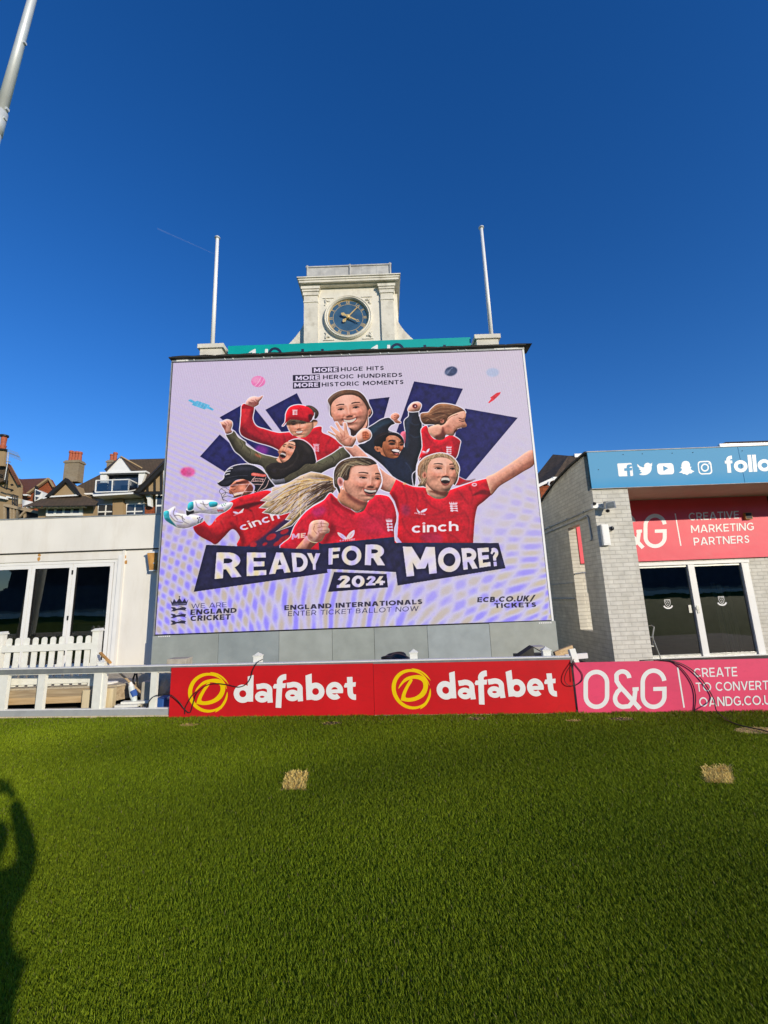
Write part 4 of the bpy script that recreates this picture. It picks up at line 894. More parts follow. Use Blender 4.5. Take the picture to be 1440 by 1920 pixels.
    c = shp(z7((460, 205), (560, 176), (700, 182), (842, 166), (872, 230), (912, 330), (922, 420), (906, 470), (876, 540), (816, 640), (782, 680), (702, 714), (620, 702), (500, 642), (400, 580), (340, 512), (366, 400), (420, 382), (440, 290)), (204, 146, 130), True, 0)
    soft(z7((470, 210), (700, 190), (850, 190), (880, 280), (720, 300), (500, 300)), (220, 172, 160), .7, 3, c)
    soft(z7((340, 510), (400, 470), (470, 560), (600, 660), (720, 700), (600, 700), (480, 630)), (140, 88, 88), .8, 2.5, c)
    E(z7, 480, 440, 60, 50, (214, 162, 158), .7, 3, 0, c); E(z7, 860, 440, 34, 40, (218, 166, 160), .8, 2, 0, c); E(z7, 560, 480, 44, 34, (224, 172, 164), .7, 2, 0, c)
    E(z7, 650, 372, 90, 24, (158, 104, 104), .7, 1.4, 0, c); E(z7, 856, 356, 60, 22, (158, 104, 104), .7, 1.4, 0, c)
    L(z7((566, 350), (640, 334), (722, 346)), 2.4, (66, 46, 46), .95, .35); L(z7((806, 338), (850, 322), (904, 314)), 2.3, (66, 46, 46), .95, .35)
    P([spline(z7((560, 382), (610, 370), (670, 366), (712, 376), (660, 390), (600, 394)), True, 4)], (56, 36, 40)); P([spline(z7((806, 366), (850, 356), (896, 352), (900, 368), (860, 384), (826, 380)), True, 4)], (60, 38, 42)); E(z7, 640, 380, 70, 17, (46, 28, 28), .8, .6); E(z7, 856, 367, 46, 16, (46, 28, 28), .8, .6); E(z7, 836, 370, 10, 8, (222, 208, 206), .9, .25); E(z7, 616, 384, 9, 6, (200, 180, 176), .7, .3)
    E(z7, 768, 428, 34, 26, (236, 192, 190), .85, 1.2, 0, c); L(z7((740, 370), (748, 420), (718, 462)), 1.4, (166, 110, 110), .7, .7, c)
    soft(z7((716, 468), (770, 480), (838, 470), (830, 496), (770, 500), (722, 490)), (112, 66, 66), .85, .8, c)
    L(z7((690, 460), (620, 520), (596, 590)), 1.6, (150, 96, 96), .8, .8, c); L(z7((848, 490), (862, 530), (838, 590)), 1.3, (150, 96, 96), .7, .7, c)
    P([spline(z7((604, 542), (660, 524), (740, 516), (830, 514), (838, 540), (800, 606), (728, 642), (668, 616)), True, 4)], (168, 98, 98))
    P([spline(z7((618, 548), (660, 536), (740, 528), (822, 526), (826, 550), (786, 606), (728, 630), (662, 598)), True, 4)], (52, 22, 28))
    P([spline(z7((664, 540), (740, 530), (818, 530), (812, 556), (760, 564), (700, 562)), True, 4)], (242, 234, 234)); P([spline(z7((690, 602), (740, 592), (784, 588), (768, 612), (722, 626)), True, 4)], (220, 196, 196))
    for x in (695, 725, 755, 785): L(z7((x, 534), (x, 558)), .3, (170, 150, 156), .7)
    E(z7, 720, 675, 50, 16, (214, 164, 160), .7, 1.2, 0, c)
    face(z7, (766, 374), (-26, 340), .46, (.56, .33, .135, .085), (226, 170, 150), 1.0, c, .6)
    hr = shp(z7((250, 520), (216, 480), (208, 310), (240, 205), (320, 122), (450, 72), (620, 60), (762, 80), (852, 150), (800, 168), (700, 184), (560, 178), (468, 205), (442, 290), (420, 388), (372, 404), (330, 362), (276, 362), (262, 430), (302, 540), (290, 600)), (70, 56, 46), True, 0)
    soft(z7((300, 360), (420, 400), (450, 300), (480, 220), (560, 186), (700, 190), (800, 172), (700, 160), (520, 150), (400, 230)), (78, 60, 48), .75, 1.6)
    for q in (((240, 460), (230, 330), (280, 220)), ((280, 330), (300, 220), (400, 140)), ((340, 300), (360, 200), (440, 140)), ((360, 120), (480, 90), (560, 100)), ((600, 80), (680, 110), (760, 150)), ((390, 330), (410, 250), (450, 200))): L(z7(*q), 1.3, (150, 140, 118), .75, .5, hr)
    for q in (((330, 340), (340, 240), (420, 160)), ((560, 160), (650, 120), (740, 110)), ((420, 360), (430, 290), (470, 220))): L(z7(*q), 1.6, (30, 24, 22), .8, .5, hr)
    for k in range(46):
        t_ = rg.random(); sx_ = 455 + t_ * 380; p0 = (sx_, 196 - 30 * math.sin(t_ * 2.6) + rg.normal() * 6); p1 = (330 + t_ * 220, 100 + (1 - t_) * 90 + rg.normal() * 10); p2 = (235 + rg.random() * 60, 300 + rg.random() * 160)
        L(z7(p0, p1, p2), .45 + rg.random() * .6, [(168, 148, 116), (120, 98, 76), (34, 26, 24), (196, 182, 156)][rg.integers(4)], .5, .3, hr)
    E(z7, 305, 430, 44, 68, (196, 138, 130), .97, .6, -8); E(z7, 306, 425, 22, 40, (136, 80, 76), .8, .9, -8); E(z7, 340, 528, 11, 14, (240, 238, 246), .95, .2)
    # fist and wrist
    c = shp(z6((570, 925), (690, 1000), (600, 1090), (430, 1090)), (182, 128, 116), False, 0); soft(z6((620, 980), (690, 1005), (600, 1090), (560, 1090)), (112, 66, 60), .8, 1.2, c)
    c = shp(z6((592, 860), (602, 800), (642, 760), (720, 748), (772, 755), (818, 790), (812, 830), (830, 856), (820, 892), (782, 912), (742, 982), (690, 1002), (640, 1000), (580, 942)), (208, 162, 148), True, 0)
    soft(z6((720, 900), (790, 900), (740, 985), (660, 1000), (690, 950)), (132, 80, 72), .8, 1.6, c); soft(z6((600, 900), (640, 960), (600, 960), (580, 930)), (150, 98, 90), .7, 1.5, c)
    for q in (((650, 800), (720, 785), (810, 795)), ((690, 840), (750, 826), (824, 832)), ((700, 876), (760, 870), (822, 872)), ((660, 810), (650, 860), (690, 910)), ((740, 760), (730, 790), (745, 830)), ((700, 880), (730, 910), (780, 908))): L(z6(*q), 1.0, (134, 84, 76), .8, .4, c)
    E(z6, 690, 775, 40, 14, (228, 186, 172), .7, 1.2, 0, c); L(z6((562, 928), (590, 975), (640, 1000), (690, 1004)), 1.0, (226, 216, 190), .95)
    wings(z6((920, 888), (932, 925), (985, 965), (1025, 962), (980, 915)), z6((1025, 962), (1070, 955), (1102, 918), (1106, 864), (1055, 892), (1020, 940)), (224, 212, 228))
    for k in range(3): L(z6((936 + k * 14, 908 + k * 12), (960 + k * 16, 925 + k * 14)), .5, (188, 40, 60), .7); L(z6((1096 - k * 10, 890 + k * 18), (1066 - k * 10, 918 + k * 16)), .5, (188, 40, 60), .7)
    cv.union(text_pieces('CASTORE', z6((942, 972), (1112, 958), (1112, 976), (942, 990)), .26, .2), (226, 180, 196))
    cv.union(text_pieces('ME', z6((405, 905), (560, 895), (562, 945), (400, 970)), .24, .12), (230, 186, 196))
    crest(*z7((985, 965))[0], 11.5, 26, (226, 206, 224), .12)

    # --- headline blocks and words
    zr = Z(360, 1000, 4.8); zf = Z(600, 1000, 4)
    BX = (34, 33, 66)
    P([zr((128, 103), (1175, 148), (1222, 356), (15, 527))], BX)
    P([zf((-10, 66), (15, 80), (555, 26), (562, 70), (585, 292), (60, 268), (0, 302))], BX)
    L(zf((55, 272), (300, 282), (575, 296)), 2.2, (214, 208, 234), .95); L(zf((62, 290), (90, 290), (55, 430)), 2, (206, 204, 236), .8)
    P([zf((105, 290), (500, 305), (510, 405), (60, 440))], BX); P([zf((540, 70), (1340, 72), (1392, 262), (582, 392))], BX)
    bx = np.abs(cv.c[..., 0] - BX[0]) < 1.5; cv.c[bx] += bl[bx][:, None] * np.array([4, 4, 10], np.float32)
    WT = (226, 216, 228)
    LQ = [('R', zr, (222, 172), (446, 172), (446, 390), (204, 410)), ('E', zr, (494, 172), (666, 174), (668, 374), (492, 385)), ('A', zr, (704, 172), (872, 175), (888, 350), (692, 368)), ('D', zr, (895, 176), (1042, 178), (1040, 340), (910, 347)), ('Y', zr, (1035, 178), (1154, 180), (1142, 322), (1062, 332)),
          ('F', zf, (65, 112), (151, 107), (146, 228), (64, 235)), ('O', zf, (163, 95), (310, 92), (310, 238), (163, 241)), ('R', zf, (342, 85), (488, 82), (488, 240), (336, 238)),
          ('2', zf, (130, 320), (228, 314), (226, 405), (122, 409)), ('0', zf, (238, 318), (334, 315), (334, 402), (238, 404)), ('2', zf, (345, 322), (420, 319), (415, 388), (343, 393)), ('4', zf, (415, 324), (487, 320), (487, 387), (412, 391)),
          ('M', zf, (622, 100), (860, 103), (876, 298), (650, 325)), ('O', zf, (885, 108), (1052, 104), (1056, 288), (886, 291)), ('R', zf, (1060, 112), (1176, 108), (1183, 262), (1076, 273)), ('E', zf, (1180, 112), (1265, 107), (1281, 245), (1196, 258)), ('?', zf, (1268, 112), (1335, 106), (1342, 242), (1290, 250))]
    for ch, z, *q in LQ: cv.union(text_pieces(ch, z(*q), .25 if ch in 'M024' else .23), WT)
    TX = (44, 40, 62)
    zs = Z(520, 670, 5.538)
    for bq in (((360, 103), (636, 96), (640, 154), (360, 166)), ((160, 184), (440, 178), (442, 238), (160, 248)), ((162, 258), (446, 254), (446, 316), (162, 327))): P([zs(*bq)], (52, 44, 72))
    for tq in (((380, 111), (626, 104), (626, 146), (380, 155)), ((190, 194), (436, 187), (437, 230), (190, 238)), ((176, 268), (426, 262), (426, 304), (176, 313))): cv.union(text_pieces('MORE', zs(*tq), .22, .14), (222, 208, 236))
    for s_, tq in (('HUGE HITS', ((660, 104), (1108, 89), (1108, 131), (660, 146))), ('HEROIC HUNDREDS', ((475, 185), (1298, 160), (1298, 202), (475, 227))), ('HISTORIC MOMENTS', ((462, 262), (1312, 234), (1312, 277), (462, 305)))): cv.union(text_pieces(s_, zs(*tq), .19, .17), TX)
    zb = Z(520, 1100, 4.8); za = Z(300, 1100, 5.538); zc = Z(860, 1090, 7.2)
    # moire of the camera against the diodes shows as lilac and straw ripples in the display
    lum = cv.c.mean(-1); pale = np.clip((lum - 150) / 55, 0, 1)
    u = xx - 620; v = yy - 1000
    amp = np.clip((yy - 850 - .25 * np.abs(xx - 420)) / 240, 0, 1) * .95 + np.clip((700 - xx) / 380, 0, 1) * np.clip((yy - 740) / 300, 0, 1) * .25
    amp = np.clip(amp + .55 * np.clip((xx - 860) / 120, 0, 1) * np.clip((yy - 800) / 140, 0, 1), 0, 1)
    up_ = np.clip(u, 0, 400); fa_ = .040 * u - .000036 * up_ * up_ + .006 * v + .3 * np.sin(u / 70)
    fb_ = .00011 * u * (yy - 1060) - .012 * np.clip(-u - 120, 0, 300)
    wn_ = cv.blur(rg.normal(0, 1, xx.shape).astype(np.float32), 50); wn_ /= wn_.std() + 1e-6; fa_ = fa_ + .12 * wn_; fb_ = fb_ + .06 * np.roll(wn_, 211, 1) + .004 * u
    w1 = np.cos(2 * np.pi * fa_) * np.cos(2 * np.pi * fb_) * 1.15 + .18 * np.cos(2 * np.pi * fa_) + cv.blur(rg.normal(0, 1, xx.shape).astype(np.float32), 4) * .9
    k = (amp * pale * np.clip(.45 + (yy - 900) / 200, .45, 1))[..., None]
    cv.c += k * (np.clip(w1, 0, 1)[..., None] * np.array([-50, -54, 18], np.float32) + np.clip(-w1, 0, 1)[..., None] * np.array([-8, -14, -68], np.float32))
    st_ = np.clip((yy - 1000) / 150, 0, 1) * pale * .5; cv.c += (st_ * np.clip(np.cos(2 * np.pi * (fa_ * .5 + .2)) * np.cos(2 * np.pi * fb_ * .5 + 1) - .4, 0, 1))[..., None] * np.array([14, 22, 14], np.float32)
    up = np.clip((860 - yy) / 160, 0, 1) * pale
    cv.c += (up * np.sin(2 * np.pi * (xx - .25 * (yy - 700)) / 4.6) * 4)[..., None]
    fa = np.clip(1 - np.abs(yy - 880) / 150, 0, 1) * np.clip((640 - xx) / 200, 0, 1) * pale
    w3 = np.sin(2 * np.pi * (yy * .09 - xx * .04)); cv.c += (fa)[..., None] * (np.clip(w3, 0, 1)[..., None] * np.array([-10, -10, 12], np.float32) + np.clip(-w3, 0, 1)[..., None] * np.array([4, 2, -20], np.float32))
    cv.union(text_pieces('ENGLAND INTERNATIONALS', zb((62, 168), (1306, 112), (1308, 156), (62, 212)), .24, .12), TX)
    cv.union(text_pieces('ENTER TICKET BALLOT NOW', zb((97, 222), (1272, 174), (1268, 218), (95, 265)), .13, .17), (52, 48, 88))
    cv.union(text_pieces('WE ARE', za((325, 178), (692, 160), (692, 212), (325, 227)), .11, .16), (58, 54, 104))
    cv.union(text_pieces('ENGLAND', za((318, 238), (797, 220), (795, 270), (315, 294)), .24, .1), (40, 36, 56)); cv.union(text_pieces('CRICKET', za((317, 302), (735, 284), (730, 340), (315, 359)), .24, .1), (40, 36, 56))
    cv.union(text_pieces('ECB.CO.UK/', zc((255, 215), (1030, 188), (1008, 268), (250, 284)), .24, .12), (40, 36, 50)); cv.union(text_pieces('TICKETS', zc((480, 296), (1050, 282), (1050, 346), (486, 362)), .24, .12), (40, 36, 50))
    # crown over three lions
    CB = (38, 36, 62)
    P([za((108, 140), (130, 165), (145, 125), (170, 160), (202, 115), (232, 158), (255, 122), (275, 158), (296, 128), (275, 192), (124, 197))], CB); E(za, 202, 106, 8, 8, CB); L(za((128, 182), (272, 178)), .7, (170, 165, 215), .8)
    for r_ in range(3):
        dy = r_ * 69; dx = -r_ * 2
        for q in (((112, 215), (150, 215), (172, 228), (240, 212), (274, 222), (262, 240), (278, 252), (240, 244), (180, 244), (150, 256), (112, 254), (135, 238)),): P([spline([(x, y) for x, y in za(*[(a + dx, b + dy) for a, b in q])], True, 3)], CB)
        E(za, 150 + dx, 228 + dy, 14, 13, CB); L(za((190 + dx, 214 + dy), (215 + dx, 206 + dy), (235 + dx, 214 + dy)), .8, CB)
    # photographic contrast of the printed figures: local contrast, mottling
    blr = np.stack([cv.blur(cv.c[..., i], 9) for i in range(3)], -1)
    notpale = (1 - pale)[..., None]
    cv.c += (cv.c - blr) * .30 * notpale
    r_, g_, b_ = cv.c[..., 0], cv.c[..., 1], cv.c[..., 2]
    sk = np.clip((r_ - b_ - 14) / 20, 0, 1) * np.clip((g_ - .42 * r_) / 22, 0, 1) * np.clip((r_ - g_ - 6) / 14, 0, 1) * np.clip((235 - r_) / 20, 0, 1)
    sk = cv.blur(sk, 1.5)[..., None]; lm = cv.c.mean(-1, keepdims=True)
    cv.c += sk * (((cv.c - lm) * .20) + (lm - 150) * .28 + 2)
    fine = np.stack([cv.blur(cv.c[..., i], 1.6) for i in range(3)], -1); cv.c += (cv.c - fine) * .3
    tex = cv.blur(rg.normal(0, 1, xx.shape).astype(np.float32), 2.2) * 7.5 + cv.blur(rg.normal(0, 1, xx.shape).astype(np.float32), 7) * 18
    cv.c *= 1 + (tex * .045)[..., None] * notpale
    # the grain of the diodes
    g = rg.normal(0, 1, (cv.H, cv.W, 1)).astype(np.float32) * 5 + rg.normal(0, 1, (cv.H, cv.W, 3)).astype(np.float32) * 3.5
    cv.c += g * np.clip(cv.c / 160, .35, 1)
    return cv
# ------------------------------------------------------------------ ground
def ground_mat():
    m, n, l, p = newmat('lawn_soil')
    g = n.new('ShaderNodeNewGeometry')
    def nz(s, d=8, r=.6):
        q = n.new('ShaderNodeTexNoise'); q.inputs['Scale'].default_value = s; q.inputs['Detail'].default_value = d; q.inputs['Roughness'].default_value = r
        l.new(g.outputs['Position'], q.inputs['Vector']); return q
    a = nz(1.1, 4); b = nz(60, 6, .75)
    cr = n.new('ShaderNodeValToRGB'); cr.color_ramp.elements[0].position = .3; cr.color_ramp.elements[1].position = .7
    cr.color_ramp.elements[0].color = (.045, .066, .002, 1); cr.color_ramp.elements[1].color = (.17, .225, .008, 1)
    l.new(b.outputs['Fac'], cr.inputs[0])
    rp = n.new('ShaderNodeMapRange'); rp.inputs[1].default_value = .3; rp.inputs[2].default_value = .7; rp.inputs[3].default_value = .8; rp.inputs[4].default_value = 1.2
    l.new(a.outputs['Fac'], rp.inputs[0])
    mx = n.new('ShaderNodeMix'); mx.data_type = 'RGBA'; mx.blend_type = 'MULTIPLY'; mx.inputs[0].default_value = 1
    l.new(cr.outputs[0], mx.inputs[6]); l.new(rp.outputs[0], mx.inputs[7]); l.new(mx.outputs[2], p.inputs['Base Color'])
    p.inputs['Roughness'].default_value = .9; p.inputs['Specular IOR Level'].default_value = .1
    bp = n.new('ShaderNodeBump'); bp.inputs['Strength'].default_value = .8; bp.inputs['Distance'].default_value = .03
    l.new(b.outputs['Fac'], bp.inputs['Height']); l.new(bp.outputs[0], p.inputs['Normal'])
    return m
HO = pZ(720, 1340, 0)
HOARD = Plane((HO[0], HO[1], 0), (1, -0.098, 0))          # line of the boundary hoardings
def hline(x): return HO[1] - 0.098 * (x - HO[0])
gr = MB().poly([(-600, -600, 0), (600, -600, 0), (600, 600, 0), (-600, 600, 0)]).build('ground', ground_mat(), origin=(0, 0, 0))
tag(gr, kind='structure')
# hard standing behind the boundary fence
pav = MB().poly([(-14, hline(-14) + .35, .004), (14, hline(14) + .35, .004), (14, 13.5, .004), (-14, 13.5, .004)]).build('paving', pm('earth_path', (.10, .085, .06), .9, .3, 5, .5, 30), origin=(0, 9, .004))
tag(pav, kind='structure')

# bare patches cut into the turf: (centre px, half sizes)
PATCH = [[pZ(*q, 0) for q in c] for c in (((538, 1449), (577, 1448), (573, 1483), (528, 1482)), ((1318, 1441), (1369, 1438), (1377, 1471), (1322, 1468)))]
EDGE = [(pZ(622, 1357, 0), .16, .10), (pZ(355, 1360, 0), .17, .09), (pZ(893, 1348, 0), .17, .09), (pZ(1166, 1349, 0), .2, .10), (pZ(1425, 1370, 0), .35, .16), (pZ(1075, 1352, 0), .12, .05)]

def grass():
    N = 760000
    rg = np.random.default_rng(11)
    # sample positions, denser close to the camera
    y = 2.0 + (rg.random(N) ** 1.35) * 6.9
    x = (rg.random(N) * 2 - 1) * (0.97 * y * .9 + .9)
    keep = (y < hline(x) - .005)
    keep &= ~((y > hline(x) - .10) & (x < HOARD.px(1078, 1338)[0]) & (rg.random(N) < .85))
    for c in PATCH:
        ins = np.full(N, 9.0)
        for i in range(4):
            a, b = c[i], c[(i + 1) % 4]; ln = math.hypot(b[0] - a[0], b[1] - a[1])
            ins = np.minimum(ins, -((b[0] - a[0]) * (y - a[1]) - (b[1] - a[1]) * (x - a[0])) / ln)
        keep &= ~((ins > rg.normal(-.006, .026, N)) & (rg.random(N) < .97))
    for c, hx, hy in EDGE:
        keep &= ~((((x - c[0]) / hx) ** 2 + ((y - c[1]) / hy) ** 2 < .8 + rg.random(N) * .4) & (rg.random(N) < .93))
    x, y = x[keep], y[keep]; n = len(x)
    near = np.clip((y - 2) / 6, 0, 1)
    tall = np.exp(-((y - hline(x) + .12) / .12) ** 2) * (.4 + .6 * (np.sin(x * 7) > -.2)) * np.where(x > 2.6, 1.0, .55)
    h = (.014 + .012 * rg.random(n)) * (1 + .25 * near) + tall * .035 * rg.random(n)
    w = (.0012 + .0009 * rg.random(n)) * (1 + 1.6 * near)
    az = rg.random(n) * 2 * np.pi
    lean = h * (.25 + .75 * rg.random(n))
    # mowing leaves a common lay to the blades that changes from patch to patch
    lay = .4 * np.sin(x * 1.3 + 2) + .4 * np.sin(y * 1.7 + x * .6)
    lx = np.cos(az) * lean + lay * h * .25; ly = np.sin(az) * lean + h * .12
    pa = az + np.pi / 2 + rg.normal(0, .5, n)
    wx, wy = np.cos(pa) * w, np.sin(pa) * w
    V = np.zeros((n, 5, 3), np.float32)
    V[:, 0] = np.stack([x - wx, y - wy, np.zeros(n)], 1); V[:, 1] = np.stack([x + wx, y + wy, np.zeros(n)], 1)
    V[:, 2] = np.stack([x - wx * .8 + lx * .4, y - wy * .8 + ly * .4, h * .62], 1); V[:, 3] = np.stack([x + wx * .8 + lx * .4, y + wy * .8 + ly * .4, h * .62], 1)
    V[:, 4] = np.stack([x + lx, y + ly, h], 1)
    me = bpy.data.meshes.new('grass')
    me.vertices.add(n * 5); me.vertices.foreach_set('co', V.ravel())
    base = (np.arange(n, dtype=np.int32) * 5)[:, None]
    loops = np.concatenate([base + np.array([[0, 1, 3, 2]]), base + np.array([[2, 3, 4]])], 1).ravel().astype(np.int32)
    me.loops.add(len(loops)); me.loops.foreach_set('vertex_index', loops)
    st = (np.arange(n, dtype=np.int32) * 7)[:, None] + np.array([[0, 4]], np.int32); tot = np.tile(np.array([4, 3], np.int32), n)
    me.polygons.add(n * 2); me.polygons.foreach_set('loop_start', st.ravel().astype(np.int32)); me.polygons.foreach_set('loop_total', tot)
    me.update(calc_edges=True)
    # colour of each blade: fresh green, yellowish, a few straw
    t = rg.random(n); big = .5 + .25 * np.sin(x * 2.1 + np.sin(y * 1.9)) + .25 * np.sin(y * 3.1 - x * .8)
    c0 = np.array([.122, .190, .006]); c1 = np.array([.290, .362, .014]); c2 = np.array([.30, .25, .11])
    mixf = np.clip(t * .75 + big * .3, 0, 1)[:, None]
    col = c0 * (1 - mixf) + c1 * mixf
    arc = np.hypot(x - 9, y + 16); band_ = .5 + .5 * np.sin(arc * 2.1); wide = np.clip(.5 - x * .09 + .25 * np.sin(x * .9 + y * .7), 0, 1)  # mowing arcs, plus the brighter lighting on the left put into blade colour
    col *= (.80 + .18 * band_ + .22 * wide)[:, None] * rg.normal(1, .16, (n, 1)).clip(.5, 1.6)
    dry = rg.random(n) < (.012 + .06 * np.exp(-((y - hline(x) + .2) / .3) ** 2)); col[dry] = c2 * (.6 + .6 * rg.random((dry.sum(), 1)))
    at = me.attributes.new('blade', 'FLOAT_COLOR', 'POINT')
    cc = np.ones((n, 5, 4), np.float32); cc[..., :3] = col[:, None, :]
    at.data.foreach_set('color', cc.ravel())
    m, nn, l, p = newmat('grass_blade')
    a = nn.new('ShaderNodeAttribute'); a.attribute_name = 'blade'
    l.new(a.outputs['Color'], p.inputs['Base Color']); p.inputs['Roughness'].default_value = .55; p.inputs['Specular IOR Level'].default_value = .16
    tr = nn.new('ShaderNodeBsdfTranslucent'); l.new(a.outputs['Color'], tr.inputs[0])
    mx = nn.new('ShaderNodeMixShader'); mx.inputs[0].default_value = .4; l.new(p.outputs[0], mx.inputs[1]); l.new(tr.outputs[0], mx.inputs[2]); l.new(mx.outputs[0], nn['Material Output'].inputs[0])
    me.materials.append(m)
    ob = bpy.data.objects.new('grass', me); COL.objects.link(ob); tag(ob, kind='stuff')
grass()

def tuft_patch(name, outline, label, n, soil, cols, hgt=.02, grp=None):
    """bare soil with dead clippings lying on it; outline in world x, y"""
    o = np.array([q[:2] for q in outline]); c = o.mean(0)
    rg = np.random.default_rng(int(abs(c[0]) * 1000) + 5)
    t = thing(name, label, 'turf patch', (c[0], c[1], 0), grp)
    pts = []
    for i in range(len(o)):
        a, b_ = o[i], o[(i + 1) % len(o)]
        for k in range(6):
            q = a + (b_ - a) * k / 6 + rg.normal(0, .012, 2); pts.append((q[0], q[1], .004))
    MB().poly(pts).build('soil', soil, t)
    b = MB(); k = 0
    while k < n:
        u, v = rg.random(2)
        q = (o[0] * (1 - u) + o[1 % len(o)] * u) * (1 - v) + (o[-1] * (1 - u) + o[2 % len(o)] * u) * v if len(o) == 4 else c + (o[rg.integers(len(o))] - c) * math.sqrt(u)
        x, y = q; a = rg.random() * 6.28; L_ = .015 + rg.random() * .03; w = .0025
        dx, dy = math.cos(a) * L_, math.sin(a) * L_; z = .005 + rg.random() * .006; up = rg.random() * hgt
        b.poly([(x - dy * w / L_, y + dx * w / L_, z), (x + dy * w / L_, y - dx * w / L_, z), (x + dx + dy * w / L_, y + dy - dx * w / L_, z + up), (x + dx - dy * w / L_, y + dy + dx * w / L_, z + up)]); k += 1
    b.build('dead_grass', cols, t)['kind'] = 'stuff'
    return t
SOIL = pm('soil', (.50, .36, .11), .95, .35, 14, .8, 50, dirt=(.06, .04, .02), dscale=18)
SOIL_D = pm('dark_soil', (.05, .035, .02), .95, .4, 14, .8, 50)
STRAW = pm('straw', (.85, .62, .17), .8, .3, 30)
tuft_patch('turf_patch', PATCH[0], 'square of bare straw coloured turf left of centre on the lawn', 900, SOIL, STRAW, .035)
tuft_patch('turf_patch', PATCH[1], 'square of bare straw coloured turf on the right side of the lawn', 900, SOIL, STRAW, .035)
for (c, hx, hy), lb in zip(EDGE, ('small dug patch of dark soil below the left red hoarding near its right end', 'small brown scrape below the yellow emblem of the left red hoarding', 'small dark scrape below the middle of the right red hoarding', 'dark worn hole in the turf under the pink hoarding', 'larger worn patch in the turf at the right edge beside the trailing black cable', 'thin bare scrape where the red and pink hoardings meet')):
    tuft_patch('turf_patch', [(c[0] + hx * math.cos(a), c[1] + hy * math.sin(a)) for a in np.arange(0, 6.2, .7)], lb, 60, SOIL_D if 'dark' in lb else SOIL, STRAW, .012)

# ------------------------------------------------------------------ big screen and its stand
SY = 10.5
X0, X1, Z0, Z1 = -5.55, 3.885, 1.31, 8.40
sb = thing('video_screen', 'huge LED video screen showing cheering cricketers in red over a row of grey panels', 'screen', (-.8, SY + .3, 0))
def screen_panel():
    cv = paint_screen()
    nx, nz = 940, 700
    xs = np.linspace(X0, X1, nx); zs = np.linspace(Z0, Z1, nz)
    gx, gz = np.meshgrid(xs, zs)
    P = np.stack([gx, np.full_like(gx, SY), gz], -1)
    px, py = project(P.reshape(-1, 3))
    fx = np.clip((px - cv.X0) * cv.S - .5, 0, cv.W - 1.01); fy = np.clip((py - cv.Y0) * cv.S - .5, 0, cv.H - 1.01)
    ix, iy = fx.astype(int), fy.astype(int); ax, ay = (fx - ix)[:, None], (fy - iy)[:, None]
    c = (cv.c[iy, ix] * (1 - ax) + cv.c[iy, ix + 1] * ax) * (1 - ay) + (cv.c[iy + 1, ix] * (1 - ax) + cv.c[iy + 1, ix + 1] * ax) * ay
    c = np.clip(c / 255, 0, 1); c = np.where(c <= .04045, c / 12.92, ((c + .055) / 1.055) ** 2.4)
    me = bpy.data.meshes.new('display')
    n = nx * nz; me.vertices.add(n); me.vertices.foreach_set('co', (P.reshape(-1, 3) - np.array(sb['_o'])).astype(np.float32).ravel())
    i = np.arange(nx * (nz - 1)).reshape(nz - 1, nx)[:, :-1].ravel()
    q = np.stack([i, i + 1, i + nx + 1, i + nx], 1).astype(np.int32)
    me.loops.add(q.size); me.loops.foreach_set('vertex_index', q.ravel())
    me.polygons.add(len(q)); me.polygons.foreach_set('loop_start', np.arange(0, q.size, 4, dtype=np.int32)); me.polygons.foreach_set('loop_total', np.full(len(q), 4, np.int32))
    me.update(calc_edges=True)
    at = me.attributes.new('pixel', 'FLOAT_COLOR', 'POINT'); cc = np.ones((n, 4), np.float32); cc[:, :3] = c; at.data.foreach_set('color', cc.ravel())
    m, nn, l, p = newmat('led_display')
    a = nn.new('ShaderNodeAttribute'); a.attribute_name = 'pixel'
    p.inputs['Base Color'].default_value = (.012, .012, .013, 1); p.inputs['Roughness'].default_value = .6; p.inputs['Specular IOR Level'].default_value = .1
    l.new(a.outputs['Color'], p.inputs['Emission Color']); p.inputs['Emission Strength'].default_value = 1.0
    me.materials.append(m)
    ob = bpy.data.objects.new('display', me); COL.objects.link(ob); ob.parent = sb; ob['_o'] = sb['_o']
screen_panel()
MB().box(X0 - .02, X1 + .005, SY + .005, SY + .75, Z0 - .01, Z1 + .01).build('cabinet', M['black'], sb)
MB().box(X1 + .006, X1 + .055, SY - .02, SY + .72, Z0 - .02, Z1 + .03).build('side_trim', M['white_paint'], sb)
MB().box(X0 - .05, X0 - .021, SY - .01, SY + .72, Z0 - .02, Z1 + .03).build('side_trim', M['alu'], sb)
MB().box(X0 - .03, X1 + .06, SY - .03, SY + .1, Z1 + .012, Z1 + .075).build('top_rail', M['alu'], sb)
b = MB()
for x in np.arange(X0 + .35, X1, 1.05):
    for dx in (0, .22): b.lathe((x + dx, SY - .03, Z1 + .045), [(.022, 0), (.022, .008), (.012, .014)], 8, 'y')
build_each(b, 'bolt', M['steel_pole'], sb)
b = MB().box(X0 + .1, X0 + .42, SY - .036, SY - .031, Z1 + .02, Z1 + .07).box(X1 - .75, X1 - .1, SY - .036, SY - .031, Z1 + .02, Z1 + .07); build_each(b, 'rail_plate', M['rail_white'], sb)
b = MB(); b.box(X0 - .08, X1 + .09, SY - .11, SY + .75, Z1 + .09, Z1 + .118); b.box(X0 - .06, X1 + .07, SY - .08, SY + .02, Z1 + .0755, Z1 + .0895)
b.build('roof_flashing', M['felt'], sb)
